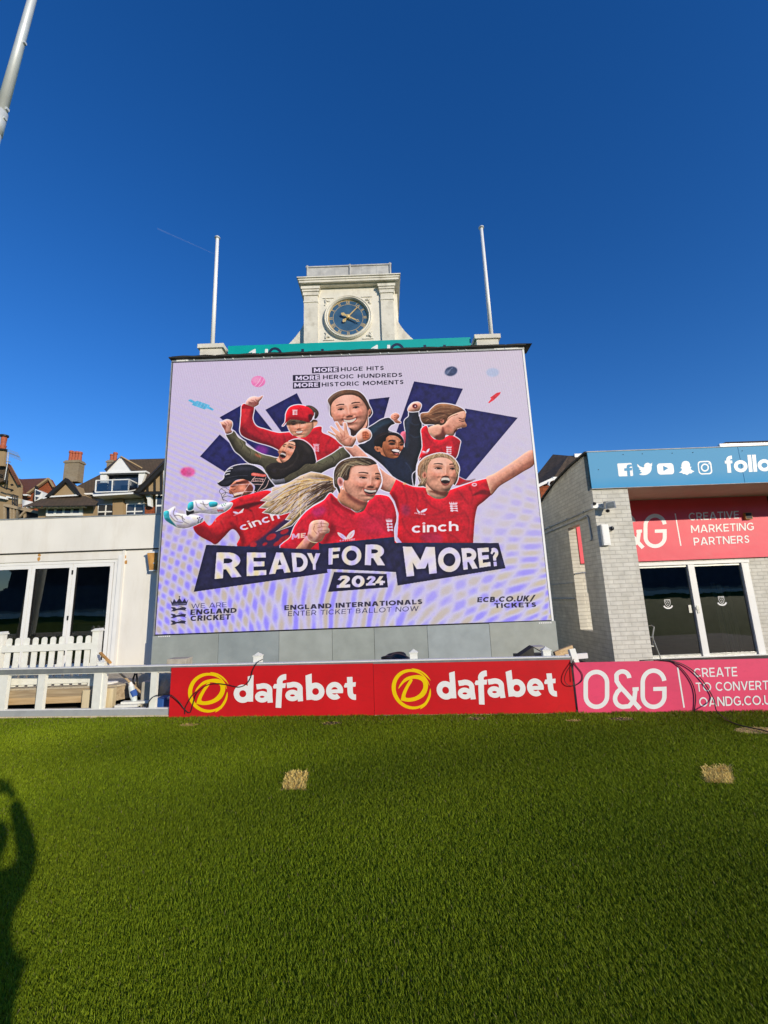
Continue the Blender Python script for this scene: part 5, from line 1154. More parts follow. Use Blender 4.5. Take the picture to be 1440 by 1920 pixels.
# ragged strips of felt lifting off the edge
b = MB()
rg_ = np.random.default_rng(4)
for x in np.arange(X0, X1 - .3, .6):
    u = rg_.random() * .03; b.extrude([(x, SY - .12, Z1 + .119), (x + .5 + rg_.random() * .3, SY - .12, Z1 + .119), (x + .3, SY - .12, Z1 + .122 + u * .6)], (0, .5, 0))
build_each(b, 'felt_strip', M['felt'], sb)
seams = [X0 - .04] + [pY(x, y, SY - .05)[0] for x, y in ((409, 1215), (523, 1210), (623, 1206), (702, 1203), (802, 1200), (919, 1195))] + [3.97]
tones = [(.29, .32, .29), (.27, .31, .30), (.33, .36, .32), (.31, .34, .30), (.30, .33, .30), (.33, .37, .36), (.34, .36, .31)]
for i in range(7):
    c = tones[i]
    MB().box(seams[i] + .004, seams[i + 1] - .004, SY - .05, SY - .02, .0, Z0 - .03 + (.01 if i == 6 else 0)).build('base_panel', pm('panel_grey', c, .55, .1, 2 + i * .3, .12, 130, spec=.4, dirt=(.42, .45, .42), dscale=2.5, damt=.35), sb)
MB().box(X0 - .03, 3.95, SY - .015, SY + .7, 0, Z0 - .02).build('base_frame', M['black'], sb)
b = MB()
for k in range(7): b.box(X1 - .32 + k * .045, X1 - .29 + k * .045, SY - .056, SY - .051, Z0 - .075, Z0 - .04)
for k in range(6): b.box(X0 + .1 + k * .05, X0 + .13 + k * .05, SY - .056, SY - .051, Z0 - .06, Z0 - .035)
build_each(b, 'base_bracket', M['rail_white'], sb)

# ------------------------------------------------------------------ clock tower of the old hall behind the screen
TY = 12.0
tw = thing('clock_tower', 'weathered stone clock tower with blue dial rising behind the video screen', 'clock tower', (-.8, 13.0, 0))
TX0, TX1 = -2.28, .60
TC = (TX0 + TX1) / 2
MB().box(-5.35, 3.75, 11.95, 15.5, 0, 9.12).build('hall', M['stone_plain'], tw)
MB().box(TX0, TX1, TY, TY + 1.7, 9.13, 11.74).build('shaft', M['stone_plain'], tw)
MB().box(TX0 + .02, TX1 + .09, TY + .35, TY + 1.9, 9.13, 11.72).build('shaft', M['stone_plain'], tw)
for a, c in ((TX0 - .01, TX0 + .43), (TX1 - .46, TX1 - .06)):
    MB().box(a, c, TY - .07, TY - .001, 9.13, 11.44).build('pilaster', M['stone'], tw)
    b = MB(); b.box(a - .015, c + .015, TY - .09, TY - .001, 11.20, 11.235)
    b.box(a - .03, c + .03, TY - .10, TY - .001, 11.441, 11.56); b.box(a - .05, c + .05, TY - .13, TY - .001, 11.561, 11.63); b.box(a - .08, c + .08, TY - .16, TY - .001, 11.631, 11.72)
    b.build('capital', M['stone_plain'], tw)
b = MB()
def ring_slab(b, e, z0, z1):
    b.box(TX0 - e, TX1 + e, TY - e - .12, TY + 1.75 + e, z0, z1)
ring_slab(b, .03, 11.741, 11.775); ring_slab(b, .13, 11.776, 11.85); ring_slab(b, .155, 11.851, 11.91); ring_slab(b, .19, 11.911, 11.945)
b.build('cornice', M['stone_plain'], tw)
AX0, AX1 = -2.23, .51
b = MB(); b.box(AX0, AX1, TY + .12, TY + 1.5, 11.946, 12.62); b.build('attic', M['lead'], tw)
b = MB(); b.box(AX0 - .03, AX1 + .03, TY + .09, TY + 1.53, 12.621, 12.66)
for x in (AX0 + .02, TC + .02, AX1 - .02): b.tube([(x, TY + .105, 11.95), (x, TY + .105, 12.66)], .03, 8); b.tube([(x, TY + .1, 12.66), (x, TY + 1.5, 12.69)], .045, 8)
build_each(b, 'lead_roll', M['lead'], tw)
b = MB()
for x in (-1.78, -1.3, -.42, .05): b.box(x - .008, x + .008, TY + .113, TY + .119, 11.95, 12.62)
build_each(b, 'lead_seam', M['lead'], tw)
for s_, xb in ((-1, TX0), (1, TX1)):
    prof = [(xb, 9.13), (xb + s_ * .80, 9.13), (xb + s_ * .80, 9.55)] + [(xb + s_ * (.72 * ((10.8 - z) / 1.1) ** 1.7 + .01), z) for z in np.linspace(9.7, 10.8, 12)] + [(xb, 10.82)]
    pts = [(x, TY + .12, z) for x, z in prof]
    MB().extrude(pts, (0, .55, 0)).build('volute', M['stone'], tw)
# clock: moulded stone surround, dial, ring of numerals, hands
CX, CZ, RD = -.905, 10.64, .625
def ringprof(r0, r1, d0): return [(r1, 0), (r1, d0 * .5), (r1 - .03, d0), ((r0 + r1) / 2, d0 * .8), (r0 + .03, d0), (r0, d0 * .6), (r0, 0)]
def ring(b, r0, r1, y, prof, n=64):
    bs = len(b.v); m = len(prof)
    for r, d in prof:
        for k in range(n):
            a = 2 * math.pi * k / n; b.v.append((CX + r * math.cos(a), y - d, CZ + r * math.sin(a)))
    for i in range(m - 1):
        for k in range(n):
            k2 = (k + 1) % n; b.f.append([bs + i * n + k, bs + i * n + k2, bs + (i + 1) * n + k2, bs + (i + 1) * n + k])
b = MB(); ring(b, RD + .01, .755, TY, ringprof(RD + .01, .755, .12)); sur = b.build('clock_surround', M['stone_plain'], tw, smooth=False)
b = MB()
for k in (0, 1, 2, 3):
    sx, sz = ((-1, 1), (1, 1), (1, -1), (-1, -1))[k]
    ox, oz = CX + sx * .78, CZ + sz * .74
    b.beam((ox, TY - .012, oz), (ox - sx * .34, TY - .012, oz), .03, .03); b.beam((ox, TY - .012, oz - sz * .02), (ox, TY - .012, oz - sz * .34), .03, .03)
    b.tube([(ox - sx * .06, TY - .01, oz - sz * .06), (ox - sx * .13, TY - .03, oz - sz * .12), (ox - sx * .2, TY - .01, oz - sz * .1)], .03, 6); b.tube([(ox - sx * .06, TY - .01, oz - sz * .1), (ox - sx * .1, TY - .025, oz - sz * .2), (ox - sx * .05, TY - .01, oz - sz * .26)], .025, 6)
build_each(b, 'moulding', M['stone_plain'], tw)
b = MB(); b.v += [(CX + RD * math.cos(2 * math.pi * k / 64), TY - .02, CZ + RD * math.sin(2 * math.pi * k / 64)) for k in range(64)]; b.f.append(list(range(64)))
dial = b.build('clock_dial', M['dial'], tw)
CP = Plane((CX, TY - .02, CZ), (1, 0, 0))
b = MB(); b.flat(CP, band(arcp(0, 0, RD - .015, RD - .015, 0, 360, 72)[:-1], .022, True), .003); b.flat(CP, band(arcp(0, 0, RD - .155, RD - .155, 0, 360, 72)[:-1], .011, True), .003)
ROM = ['XII', 'I', 'II', 'III', 'IIII', 'V', 'VI', 'VII', 'VIII', 'IX', 'X', 'XI']
for h_, s_ in enumerate(ROM):
    wd = {'I': .03, 'V': .062, 'X': .062}; tot = sum(wd[c] for c in s_); x = -tot / 2
    a = R(90 - 30 * h_); rr = RD - .135; H = .105
    def rot(u, v): # u along tangent, v outward
        return (math.cos(a) * (rr + v) + math.sin(a) * u, math.sin(a) * (rr + v) - math.cos(a) * u)
    for c in s_:
        w_ = wd[c]
        if c == 'I': q = [[(x + .008, 0), (x + .023, 0), (x + .023, H), (x + .008, H)]]
        elif c == 'V': q = [[(x + .026, 0), (x + .036, 0), (x + .02, H), (x + .003, H)], [(x + .026, 0), (x + .036, 0), (x + .059, H), (x + .05, H)]]
        else: q = [[(x + .044, 0), (x + .06, 0), (x + .018, H), (x + .002, H)], [(x + .004, 0), (x + .013, 0), (x + .058, H), (x + .049, H)]]
        for i, lp in enumerate(q): b.flat(CP, [[rot(u, v) for u, v in lp]], .003 + .0006 * i)
        x += w_
b.build('numerals', M['gold'], dial)
def hand(name, ang, ln, wd, hh):
    b = MB(); a = R(90 - ang)
    def rt(u, v): return (math.cos(a) * v + math.sin(a) * u, math.sin(a) * v - math.cos(a) * u)
    for lp in ([[(-wd * .5, -.02), (wd * .5, -.02), (wd * .3, ln), (-wd * .3, ln)]], [[(-wd * .5, -.02), (-wd * .5, -.14), (wd * .5, -.14), (wd * .5, -.02)]]):
        b.extrude([tuple(CP.at(*rt(u, v), hh)) for u, v in lp[0]], (0, -.012, 0))
    rg0 = band([rt(u, ln + v) for u, v in arcp(0, .035, .03, .038, 0, 360, 16)[:-1]], .018, True); b.flat(CP, rg0, hh + .012)
    b.extrude([tuple(CP.at(*rt(u, ln + v), hh)) for u, v in ((-.012, .07), (.012, .07), (0, .13))], (0, -.012, 0))
    b.flat(CP, [[rt(u, v) for u, v in spline([(0, -.1), (.055, -.16), (.03, -.22), (0, -.24), (-.03, -.22), (-.055, -.16)], True, 4)]], hh + .006)
    b.build(name, M['gold'], dial)
hand('clock_hand', 43, .43, .044, .05); hand('clock_hand', 119, .30, .06, .075)
b = MB(); b.v += [tuple(CP.at(.06 * math.cos(2 * math.pi * k / 20), .06 * math.sin(2 * math.pi * k / 20), .10)) for k in range(20)]; b.f.append(list(range(20))); b.lathe((CX, TY - .02, CZ), [(.055, 0), (.055, .095), (.03, .11)], 16, 'y'); b.build('hub', M['gold'], dial)

# teal sponsor board behind the roof edge, only the tops of its words show
tl = thing('sign_board', 'long teal sign board half hidden behind the roof edge of the screen', 'sign', (-.8, 11.4, 8.56))
BX0, BX1 = pY(428, 648, 11.4)[0], pY(882, 633, 11.4)[0]; BZ = pY(655, 640.5, 11.4)[2]
TP = Plane((0, 11.4, 0), (1, 0, 0))
MB().box(BX0, BX1, 11.4, 11.45, 8.3, BZ).build('board', M['teal'], tl)
bw, bn = MB(), MB()
def tb(x, y): return TP.px(x, y)
for dx in (0, 229):
    dy = -dx * .034
    bw.flat(TP, [[tb(466 + dx, 662 + dy), tb(468 + dx, 660 + dy), tb(477 + dx, 654.5 + dy), tb(479.5 + dx, 654.5 + dy), tb(479.5 + dx, 668 + dy), tb(473 + dx, 668 + dy), tb(473 + dx, 661 + dy)]], .003)
    bw.flat(TP, [[tb(497 + dx, 654.5 + dy), tb(502.5 + dx, 654.5 + dy), tb(502.5 + dx, 668 + dy), tb(497 + dx, 668 + dy)]], .003)
    bn.flat(TP, band([tb(515.5 + dx + 11 * math.cos(R(a)), 665 + dy - 11.5 * math.sin(R(a))) for a in range(0, 181, 12)], .08), .003)
    for x in (565, 602): bn.flat(TP, [[tb(x + dx, 654.5 + dy), tb(x + 5 + dx, 654.3 + dy), tb(x + 5 + dx, 668 + dy), tb(x + dx, 668 + dy)]], .0035)
build_each(bw, 'letter', M['print_white'], tl); build_each(bn, 'letter', M['print_navy'], tl)

# flagpoles on stone plinths
def flagpole(x, label_p, label_f):
    y = 11.55; z = pY(398 if x < 0 else 922, 655 if x < 0 else 637, y)[2]
    zt = pY(408 if x < 0 else 900, 445 if x < 0 else 426, y)[2]
    xx = pY(398 if x < 0 else 922, 655 if x < 0 else 637, y)[0]
    hw = .38
    cxp = pY(402 if x < 0 else 910, 660 if x < 0 else 643, y)[0]
    pl = thing('stone_plinth', label_p, 'plinth', (cxp, y, 8.6), 'plinths on the hall roof')
    MB().box(cxp - hw + .06, cxp + hw - .06, y - .25, y + .3, 8.6, z - .13).build('pedestal', M['stone'], pl)
    MB().box(cxp - hw, cxp + hw, y - .3, y + .35, z - .129, z).build('coping', M['stone'], pl)
    f = thing('flagpole', label_f, 'flagpole', (xx, y, z), 'bare flagpoles either side of the clock')
    MB().tube([(xx, y, z), (xx, y, z + .12)], .085, 16).build('base_socket', M['white_paint'], f)
    MB().tube([(xx, y, z + .1), (xx, y, (z + zt) / 2), (xx, y, zt - .05)], [.062, .058, .05], 16).build('pole', M['white_paint'], f, smooth=True)
    MB().lathe((xx, y, zt - .06), [(.05, 0), (.085, .02), (.085, .05), (.05, .085), (.01, .1)], 16).build('finial', M['steel_pole'], f)
flagpole(-1, 'stone plinth under the left flagpole', 'bare white flagpole left of the clock tower')
flagpole(1, 'stone plinth under the right flagpole', 'bare white flagpole right of the clock tower')

# floodlight mast, top left, in steel sections
lp0, lp1 = pY(60, 0, 9.0), pY(5, 200, 9.0)
d_ = (lp0 - lp1); d_ = d_ / d_[2]
foot = lp1 - d_ * lp1[2]
ms = thing('floodlight_mast', 'tall pale grey tapering steel mast at the top left', 'mast', foot)
topp = lp1 + d_ * 9
def mp_(z): return lp1 + d_ * (z - lp1[2])
def mr(z): return .098 + .007 * (19 - z)
zz = [0, 14.6, 14.61, 15.15, 19, 24]
MB().tube([mp_(z) for z in (0, 7, 14.5)], [mr(0), mr(7), mr(14.5)], 20).build('mast_section', M['steel_pole'], ms, smooth=True)
MB().tube([mp_(z) for z in (14.3, 15.0)], [mr(14.5) + .02] * 2, 20).build('collar', M['steel_pole'], ms, smooth=True)
MB().tube([mp_(z) for z in (15.0, 19, 24)], [mr(15.0), mr(19), mr(24)], 20).build('mast_section', M['steel_pole'], ms, smooth=True)
b = MB()
for z in (15.05, 17.35, 14.75): p = mp_(z); b.box(p[0] + mr(z) - .02, p[0] + mr(z) + .05, p[1] - .04, p[1] + .04, z, z + .07)
build_each(b, 'lug', M['steel_pole'], ms)

# thin vapour trail
a0, a1 = ray(404, 477), ray(296, 429)
a0, a1 = EYEV + a0 * (5200 / FPX), EYEV + a1 * (5600 / FPX)
m, n, l, p = newmat('vapour'); n.remove(p)
tr = n.new('ShaderNodeBsdfTransparent'); df = n.new('ShaderNodeBsdfDiffuse'); df.inputs[0].default_value = (.9, .9, .9, 1); mx = n.new('ShaderNodeMixShader'); mx.inputs[0].default_value = .06
tc = n.new('ShaderNodeTexCoord'); nz = n.new('ShaderNodeTexNoise'); nz.inputs['Scale'].default_value = .008; l.new(tc.outputs['Object'], nz.inputs['Vector'])
rp = n.new('ShaderNodeMapRange'); rp.inputs[3].default_value = .01; rp.inputs[4].default_value = .075; l.new(nz.outputs['Fac'], rp.inputs[0]); l.new(rp.outputs[0], mx.inputs[0])
l.new(tr.outputs[0], mx.inputs[1]); l.new(df.outputs[0], mx.inputs[2]); l.new(mx.outputs[0], n['Material Output'].inputs[0])
ct = MB().tube([a0 * (1 - t) + a1 * t for t in np.linspace(0, 1, 24)], list(np.linspace(3.0, 9, 24)), 8).build('vapour_trail', m)
tag(ct, 'faint white vapour trail in the blue sky left of the flagpole', 'vapour trail')
# ------------------------------------------------------------------ white pavilion on the left
LY = 11.05
pv = thing('pavilion', 'low white rendered pavilion with a deep parapet and folding glass doors', 'building', (-9.5, LY + 3, 0))
DT, DB = 3.13, .50
DX = [-11.32, -10.25, -9.19, -8.12, -7.06]           # door leaf edges
b = MB()
b.box(DX[-1] + .13, -5.0, LY, LY + .25, 0, 3.42); b.box(-15, DX[0], LY, LY + .25, 0, 3.42); b.box(DX[0] - .001, DX[-1] + .129, LY, LY + .25, DT + .08, 3.42); b.box(DX[0] - .001, DX[-1] + .129, LY, LY + .25, 0, DB - .05)
b.box(-15, -14.8, LY + .251, LY + 6, 0, 4.3); b.box(-5.2, -5.0, LY + .251, LY + 6, 0, 4.3); b.box(-14.8, -5.2, LY + 5.8, LY + 6, 0, 4.3)
b.build('wall', M['render_white'], pv)
MB().box(-15.05, -4.95, LY - .05, LY + .12, 3.45, 4.33).build('parapet', M['render_white'], pv)
MB().box(-15.05, -4.95, LY - .03, LY + .10, 3.421, 3.449).build('shadow_gap', M['felt'], pv)  # solid dark strip; the joint's shadow is put into its colour
PVP = Plane((0, LY - .001, 0), (1, 0, 0))
for sx_, sy_, k in ((74, 1041, 0), (73, 1048, 1), (234, 1044, 2), (236, 1054, 3)):
    a_, c_ = PVP.px(sx_, sy_); rg_ = np.random.default_rng(k)
    MB().flat(PVP, [spline([(a_ + math.cos(t_) * (.03 + .02 * rg_.random()), c_ + math.sin(t_) * (.035 + .03 * rg_.random())) for t_ in np.arange(0, 6.2, .8)], True, 3)], .0015).build('rust_stain', M['rust'], pv)
MB().box(-15.08, -4.92, LY - .065, LY + .2, 4.331, 4.36).build('coping', M['alu'], pv)
MB().box(-14.8, -5.2, LY + .21, LY + 5.8, 4.05, 4.15).build('roof', M['felt'], pv)
MB().box(DX[-1] + .24, DX[-1] + .30, LY - .025, LY - .001, .52, 3.419).build('reveal_trim', M['render_white'], pv)
MB().box(DX[-1] + .131, DX[-1] + .2395, LY - .012, LY - .001, .52, 3.3).build('reveal_trim', M['upvc'], pv)
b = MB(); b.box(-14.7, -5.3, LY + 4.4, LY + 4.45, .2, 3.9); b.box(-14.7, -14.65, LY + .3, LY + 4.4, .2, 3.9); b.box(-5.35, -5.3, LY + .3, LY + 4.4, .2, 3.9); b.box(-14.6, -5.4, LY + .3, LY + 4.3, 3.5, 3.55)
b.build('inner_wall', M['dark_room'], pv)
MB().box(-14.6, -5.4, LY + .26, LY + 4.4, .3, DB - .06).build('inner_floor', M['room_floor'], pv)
MB().box(DX[0] - .03, DX[-1] + .13, LY + .03, LY + .13, DT, DT + .079).build('door_head', M['upvc'], pv)
MB().box(DX[0], DX[-1] + .1, LY - .05, LY + .2, DB - .049, DB - .001).build('door_sill', M['alu'], pv)
MB().box(DX[-1] + .02, DX[-1] + .129, LY + .03, LY + .13, DB, DT - .001).build('door_jamb', M['upvc'], pv)
for i in range(4):
    x0, x1 = DX[i] + .006, DX[i + 1] - .006
    f = .085
    b = MB(); b.box(x0, x0 + f, LY + .04, LY + .11, DB + .002, DT - .003); b.box(x1 - f, x1, LY + .04, LY + .11, DB + .002, DT - .003)
    b.box(x0 + f, x1 - f, LY + .04, LY + .11, DT - .10, DT - .003); b.box(x0 + f, x1 - f, LY + .04, LY + .11, DB + .002, DB + .14)
    dr = b.build('folding_door', M['upvc'], pv)
    MB().poly([(x0 + f, LY + .07, DB + .14), (x1 - f, LY + .07, DB + .14), (x1 - f, LY + .07, DT - .10), (x0 + f, LY + .07, DT - .10)]).build('pane', M['glass'], dr)
    b = MB()
    b.box(x0 + f, x0 + f + .012, LY + .045, LY + .065, DB + .14, DT - .1); b.box(x1 - f - .012, x1 - f, LY + .045, LY + .065, DB + .14, DT - .1)
    build_each(b, 'gasket', M['black'], dr)
    if i in (1, 3):
        b = MB()
        for z in (DB + .35, 1.7, 2.85): b.box(x0 - .02, x0 + .012, LY + .02, LY + .04, z, z + .11)
        build_each(b, 'hinge', M['black'], dr)
# bar furniture inside
br = thing('bar_counter', 'dim timber bar counter seen through the pavilion glass', 'counter', (-8.4, LY + 2.8, DB - .06))
MB().box(-9.6, -7.2, LY + 2.5, LY + 3.0, DB - .06, 1.5).build('front', M['wood_old'], br); MB().box(-9.7, -7.1, LY + 2.4, LY + 3.1, 1.501, 1.55).build('top', M['wood_new'], br)
sh = thing('bar_shelf', 'timber shelf hanging over the bar inside the pavilion', 'shelf', (-7.7, LY + 1.4, 1.9))
MB().box(-8.3, -7.3, LY + 1.4, LY + 1.7, 1.75, 1.8).build('board', M['wood_new'], sh); MB().box(-8.2, -8.16, LY + 1.5, LY + 1.54, 1.801, 3.5).box(-7.45, -7.41, LY + 1.5, LY + 1.54, 1.801, 3.5).build('hanger', M['black'], sh)
bc = thing('crate', 'pale cardboard box on the pavilion floor behind the middle door', 'box', (-8.7, LY + .9, DB - .06))
MB().box(-8.95, -8.5, LY + .7, LY + 1.1, DB - .06, .95).build('body', M['wood_old'], bc); MB().box(-8.97, -8.48, LY + .68, LY + 1.12, .951, .97).build('flap', M['wood_new'], bc)

# copper wall light
wl_ = thing('wall_light', 'wedge shaped rusty orange wall light with a white rim beside the screen', 'wall light', (-6.0, LY, 3.0))
LPL = Plane((0, LY - .2, 0), (1, 0, 0))
q = [LPL.px(x, y) for x, y in ((276, 1037), (296.5, 1036), (291, 1068), (280, 1069))]
pts = [LPL.at(a, c) for a, c in q]
MB().extrude(pts, (0, .199, 0)).build('housing', M['rust'], wl_)
b = MB(); b.box(pts[0][0] - .02, pts[1][0] + .015, LY - .215, LY - .001, pts[0][2] + .001, pts[0][2] + .035); b.box(pts[1][0] - .0, pts[1][0] + .012, LY - .205, LY - .001, pts[0][2] - .2, pts[0][2]); b.box(pts[3][0] - .01, pts[2][0] + .01, LY - .2, LY - .001, pts[3][2] - .02, pts[3][2] - .001)
b.build('rim', M['white_paint'], wl_)
MB().lathe(((pts[2][0] + pts[3][0]) / 2 + .03, LY - .2, pts[3][2] + .17), [(.018, 0), (.018, .01), (.008, .014)], 10, 'y').build('screw', M['steel_pole'], wl_)

# ------------------------------------------------------------------ timber deck and picket fence
DZ = .48
DY0, DY1 = 8.86, LY - .06
dk = thing('timber_deck', 'raised timber deck with a two board front in front of the pavilion doors', 'deck', (-7.5, 9.8, 0))
c0 = pY(218, 1292, DY0)[0]
ox = [(-12, DY0), (c0, DY0), (c0 + .45, DY0 + .75), (c0 + 1.05, DY0 + 1.1), (c0 + 1.3, DY1), (-12, DY1)]
n_b = 14; yb = np.linspace(DY0, DY1, n_b + 1)
b = MB()
for i in range(n_b):
    def xe(y):
        for (xa, ya), (xb, yb_) in zip(ox[1:-2], ox[2:-1]):
            if ya <= y <= yb_: return xa + (xb - xa) * (y - ya) / (yb_ - ya)
        return ox[1][0]
    b.extrude([(-12, yb[i] + .003, DZ - .03), (xe(yb[i] + .003), yb[i] + .003, DZ - .03), (xe(yb[i + 1] - .003), yb[i + 1] - .003, DZ - .03), (-12, yb[i + 1] - .003, DZ - .03)], (0, 0, .03))
build_each(b, 'board', M['wood_grey'], dk)
for z0, z1, mt in ((DZ - .165, DZ - .031, M['wood_old']), (DZ - .29, DZ - .168, M['wood_new'])):
    MB().box(-12, c0 - .01, DY0 - .03, DY0 + .015, z0, z1).build('fascia_board', mt, dk)
MB().beam((c0, DY0, DZ - .16), (c0 + .45, DY0 + .75, DZ - .16), .04, .25).beam((c0 + .45, DY0 + .75, DZ - .16), (c0 + 1.05, DY0 + 1.1, DZ - .16), .04, .25).build('fascia_board', M['wood_old'], dk)
for x, y in ((c0 - .5, DY0 - .08), (c0 - 2.3, DY0 - .08), (c0 - 4.2, DY0 - .08)):
    MB().box(x - .07, x + .07, y - .05, y + .045, 0, DZ - .05).build('post', M['wood_post'], dk)
MB().box(c0 - .12, c0 + .03, DY0 - .14, DY0 - .035, 0, DZ - .03).build('post', M['wood_post'], dk)
MB().box(c0 + .28, c0 + .4, DY0 + .5, DY0 + .62, 0, DZ - .04).build('post', M['wood_old'], dk)

pf = thing('picket_fence', 'short white picket fence on the edge of the timber deck', 'fence', (-6.8, DY0 + .08, DZ))
PY = DY0 + .1
xr = pY(184, 1180, PY)[0]
xl = pY(3, 1190, PY)[0]
def post(x, top, w=.13):
    b = MB(); b.box(x - w / 2, x + w / 2, PY - w / 2, PY + w / 2, DZ, top)
    return b
for x in (xl, xr):
    p = post(x, 1.52).build('post', M['fence_white'], pf)
    b = MB(); b.box(x - .085, x + .085, PY - .085, PY + .085, 1.521, 1.545); b.extrude([(x - .075, PY - .075, 1.546), (x + .075, PY - .075, 1.546), (x + .04, PY - .04, 1.575), (x - .04, PY - .04, 1.575)], (0, .15, 0)); b.build('post_cap', M['fence_white'], p)
for z in (DZ + .06, 1.17):
    MB().box(xl + .066, xr - .066, PY - .055, PY - .02, z, z + .13).build('rail', M['fence_white'], pf)
    if z > 1: MB().box(-13, xl - .066, PY - .055, PY - .02, z, z + .13).build('rail', M['fence_white'], pf)
npk = 10
for i in range(npk):
    x = xl + .11 + (xr - xl - .18) * (i + .42) / npk; w = .052
    pts = [(x - w, PY - .019, DZ + .02), (x + w, PY - .019, DZ + .02), (x + w, PY - .019, 1.40)] + [(x + w * math.cos(R(a)), PY - .019, 1.40 + w * .8 * math.sin(R(a))) for a in range(30, 180, 30)] + [(x - w, PY - .019, 1.40)]
    MB().extrude(pts, (0, .022, 0)).build('picket', M['fence_white'], pf)
for i in range(6):
    x = xl - .2 - i * .17; w = .052
    pts = [(x - w, PY - .019, DZ + .02), (x + w, PY - .019, DZ + .02), (x + w, PY - .019, 1.40), (x, PY - .019, 1.45), (x - w, PY - .019, 1.40)]
    MB().extrude(pts, (0, .022, 0)).build('picket', M['fence_white'], pf)

# ------------------------------------------------------------------ boundary fence: rails, posts
H = HOARD
ha = lambda x, y: H.px(x, y)[0]
bf = thing('boundary_fence', 'low white post and rail boundary fence carrying the advertising boards', 'fence', tuple(H.at(-3, 0, -.1)))
A0, A1 = ha(-120, 1300), ha(1078, 1290)
ZR = H.px(720, 1238)[1]                                   # top of the top rail
b = MB(); b.pbox(H, A0, A1, ZR - .105, ZR - .022, -.095, .015); b.build('top_rail', M['rail_metal'], bf)
b = MB(); b.pbox(H, A0, A1 - .02, ZR - .0215, ZR, -.10, .02); b.build('rail_capping', M['rail_white'], bf, bevel=.006)
AH = ha(318, 1300)
b = MB(); b.pbox(H, A0, AH + .05, ZR - .125, ZR - .1055, -.075, -.01); b.build('frame_bar', M['rail_white'], bf)
b = MB(); b.pbox(H, A0, AH + .05, .135, .15, -.075, -.01); b.build('frame_bar', M['rail_white'], bf)
b = MB(); b.pbox(H, A0, AH + .02, .035, .134, -.08, .01); b.build('bottom_rail', pm('galvanised', (.38, .39, .38), .5, .12, 6, .1, 50, dirt=(.25, .26, .2), dscale=6), bf)
b = MB(); b.pbox(H, A0, A1, .01, .034, -.09, .025); b.build('kick_board', M['wood_post'], bf)
for x0, x1, y in ((-14, 12, 1290), (69, 82, 1290), (281, 292, 1290)):
    b = MB(); b.pbox(H, ha(x0, y), ha(x1, y), .151, ZR - .126, -.075, -.005); b.build('post', M['fence_white'], bf)
b = MB(); b.pbox(H, ha(174, 1290), ha(189, 1290), .151, ZR - .106, -.08, -.003); b.build('post', M['fence_white'], bf)
b = MB(); b.pbox(H, ha(189, 1290), ha(194, 1290), .151, ZR - .106, -.07, -.02); b.build('post', M['fence_white'], bf)
for x, y, tp in ((183, 1230, .10), (477, 1238, .15), (775, 1230, .14), (1029, 1226, .13)):
    a = ha(x, y); w = .066
    p = MB().pbox(H, a - w, a + w, 0, ZR + tp - .05, -.24, -.105).build('post', M['fence_white'], bf)
    b = MB(); b.pbox(H, a - w - .012, a + w + .012, ZR + tp - .049, ZR + tp - .03, -.25, -.095)
    o4 = [H.at(a - w, ZR + tp - .029, -.105), H.at(a + w, ZR + tp - .029, -.105), H.at(a + w, ZR + tp - .029, -.24), H.at(a - w, ZR + tp - .029, -.24)]; ap = H.at(a, ZR + tp + .02, -.17)
    for i in range(4): b.poly([o4[i], o4[(i + 1) % 4], ap])
    b.build('post_cap', M['fence_white'], p)
for x in (177, 478, 780, 1040):
    a = ha(x, 1345); b = MB(); b.pbox(H, a - .055, a + .055, -.03, .0095, -.1, .06); b.pbox(H, a - .05, a + .05, -.1, -.031, -.1, .05); b.build('foot_block', M['wood_post'], bf)

# ------------------------------------------------------------------ advertising boards
def board(name, label, corners, mat, thick, h0, group=None, x_end=None, edge=M['wood_post']):
    TL, TR, BR, BL = [H.px(*c) for c in corners]
    a0, a1 = (TL[0] + BL[0]) / 2, (TR[0] + BR[0]) / 2; b0, b1 = (BL[1] + BR[1]) / 2, (TL[1] + TR[1]) / 2
    if x_end: a1 = a0 + x_end
    t = thing(name, label, 'advertising board', tuple(H.at((a0 + a1) / 2, b0, h0)), group)
    MB().pbox(H, a0 + .003, a1 - .003, b0, b1, h0, h0 + thick).build('panel', mat, t)
    return t, (a0, a1, b0, b1), h0 + thick
C1 = ((324, 1251), (702, 1243.5), (701, 1341.5), (318, 1345.5)); C2 = ((702, 1243.5), (1071, 1237), (1077, 1333.5), (701, 1341.5)); C3 = ((1073, 1241.5), (1440, 1233), (1440, 1330), (1080, 1339.5))
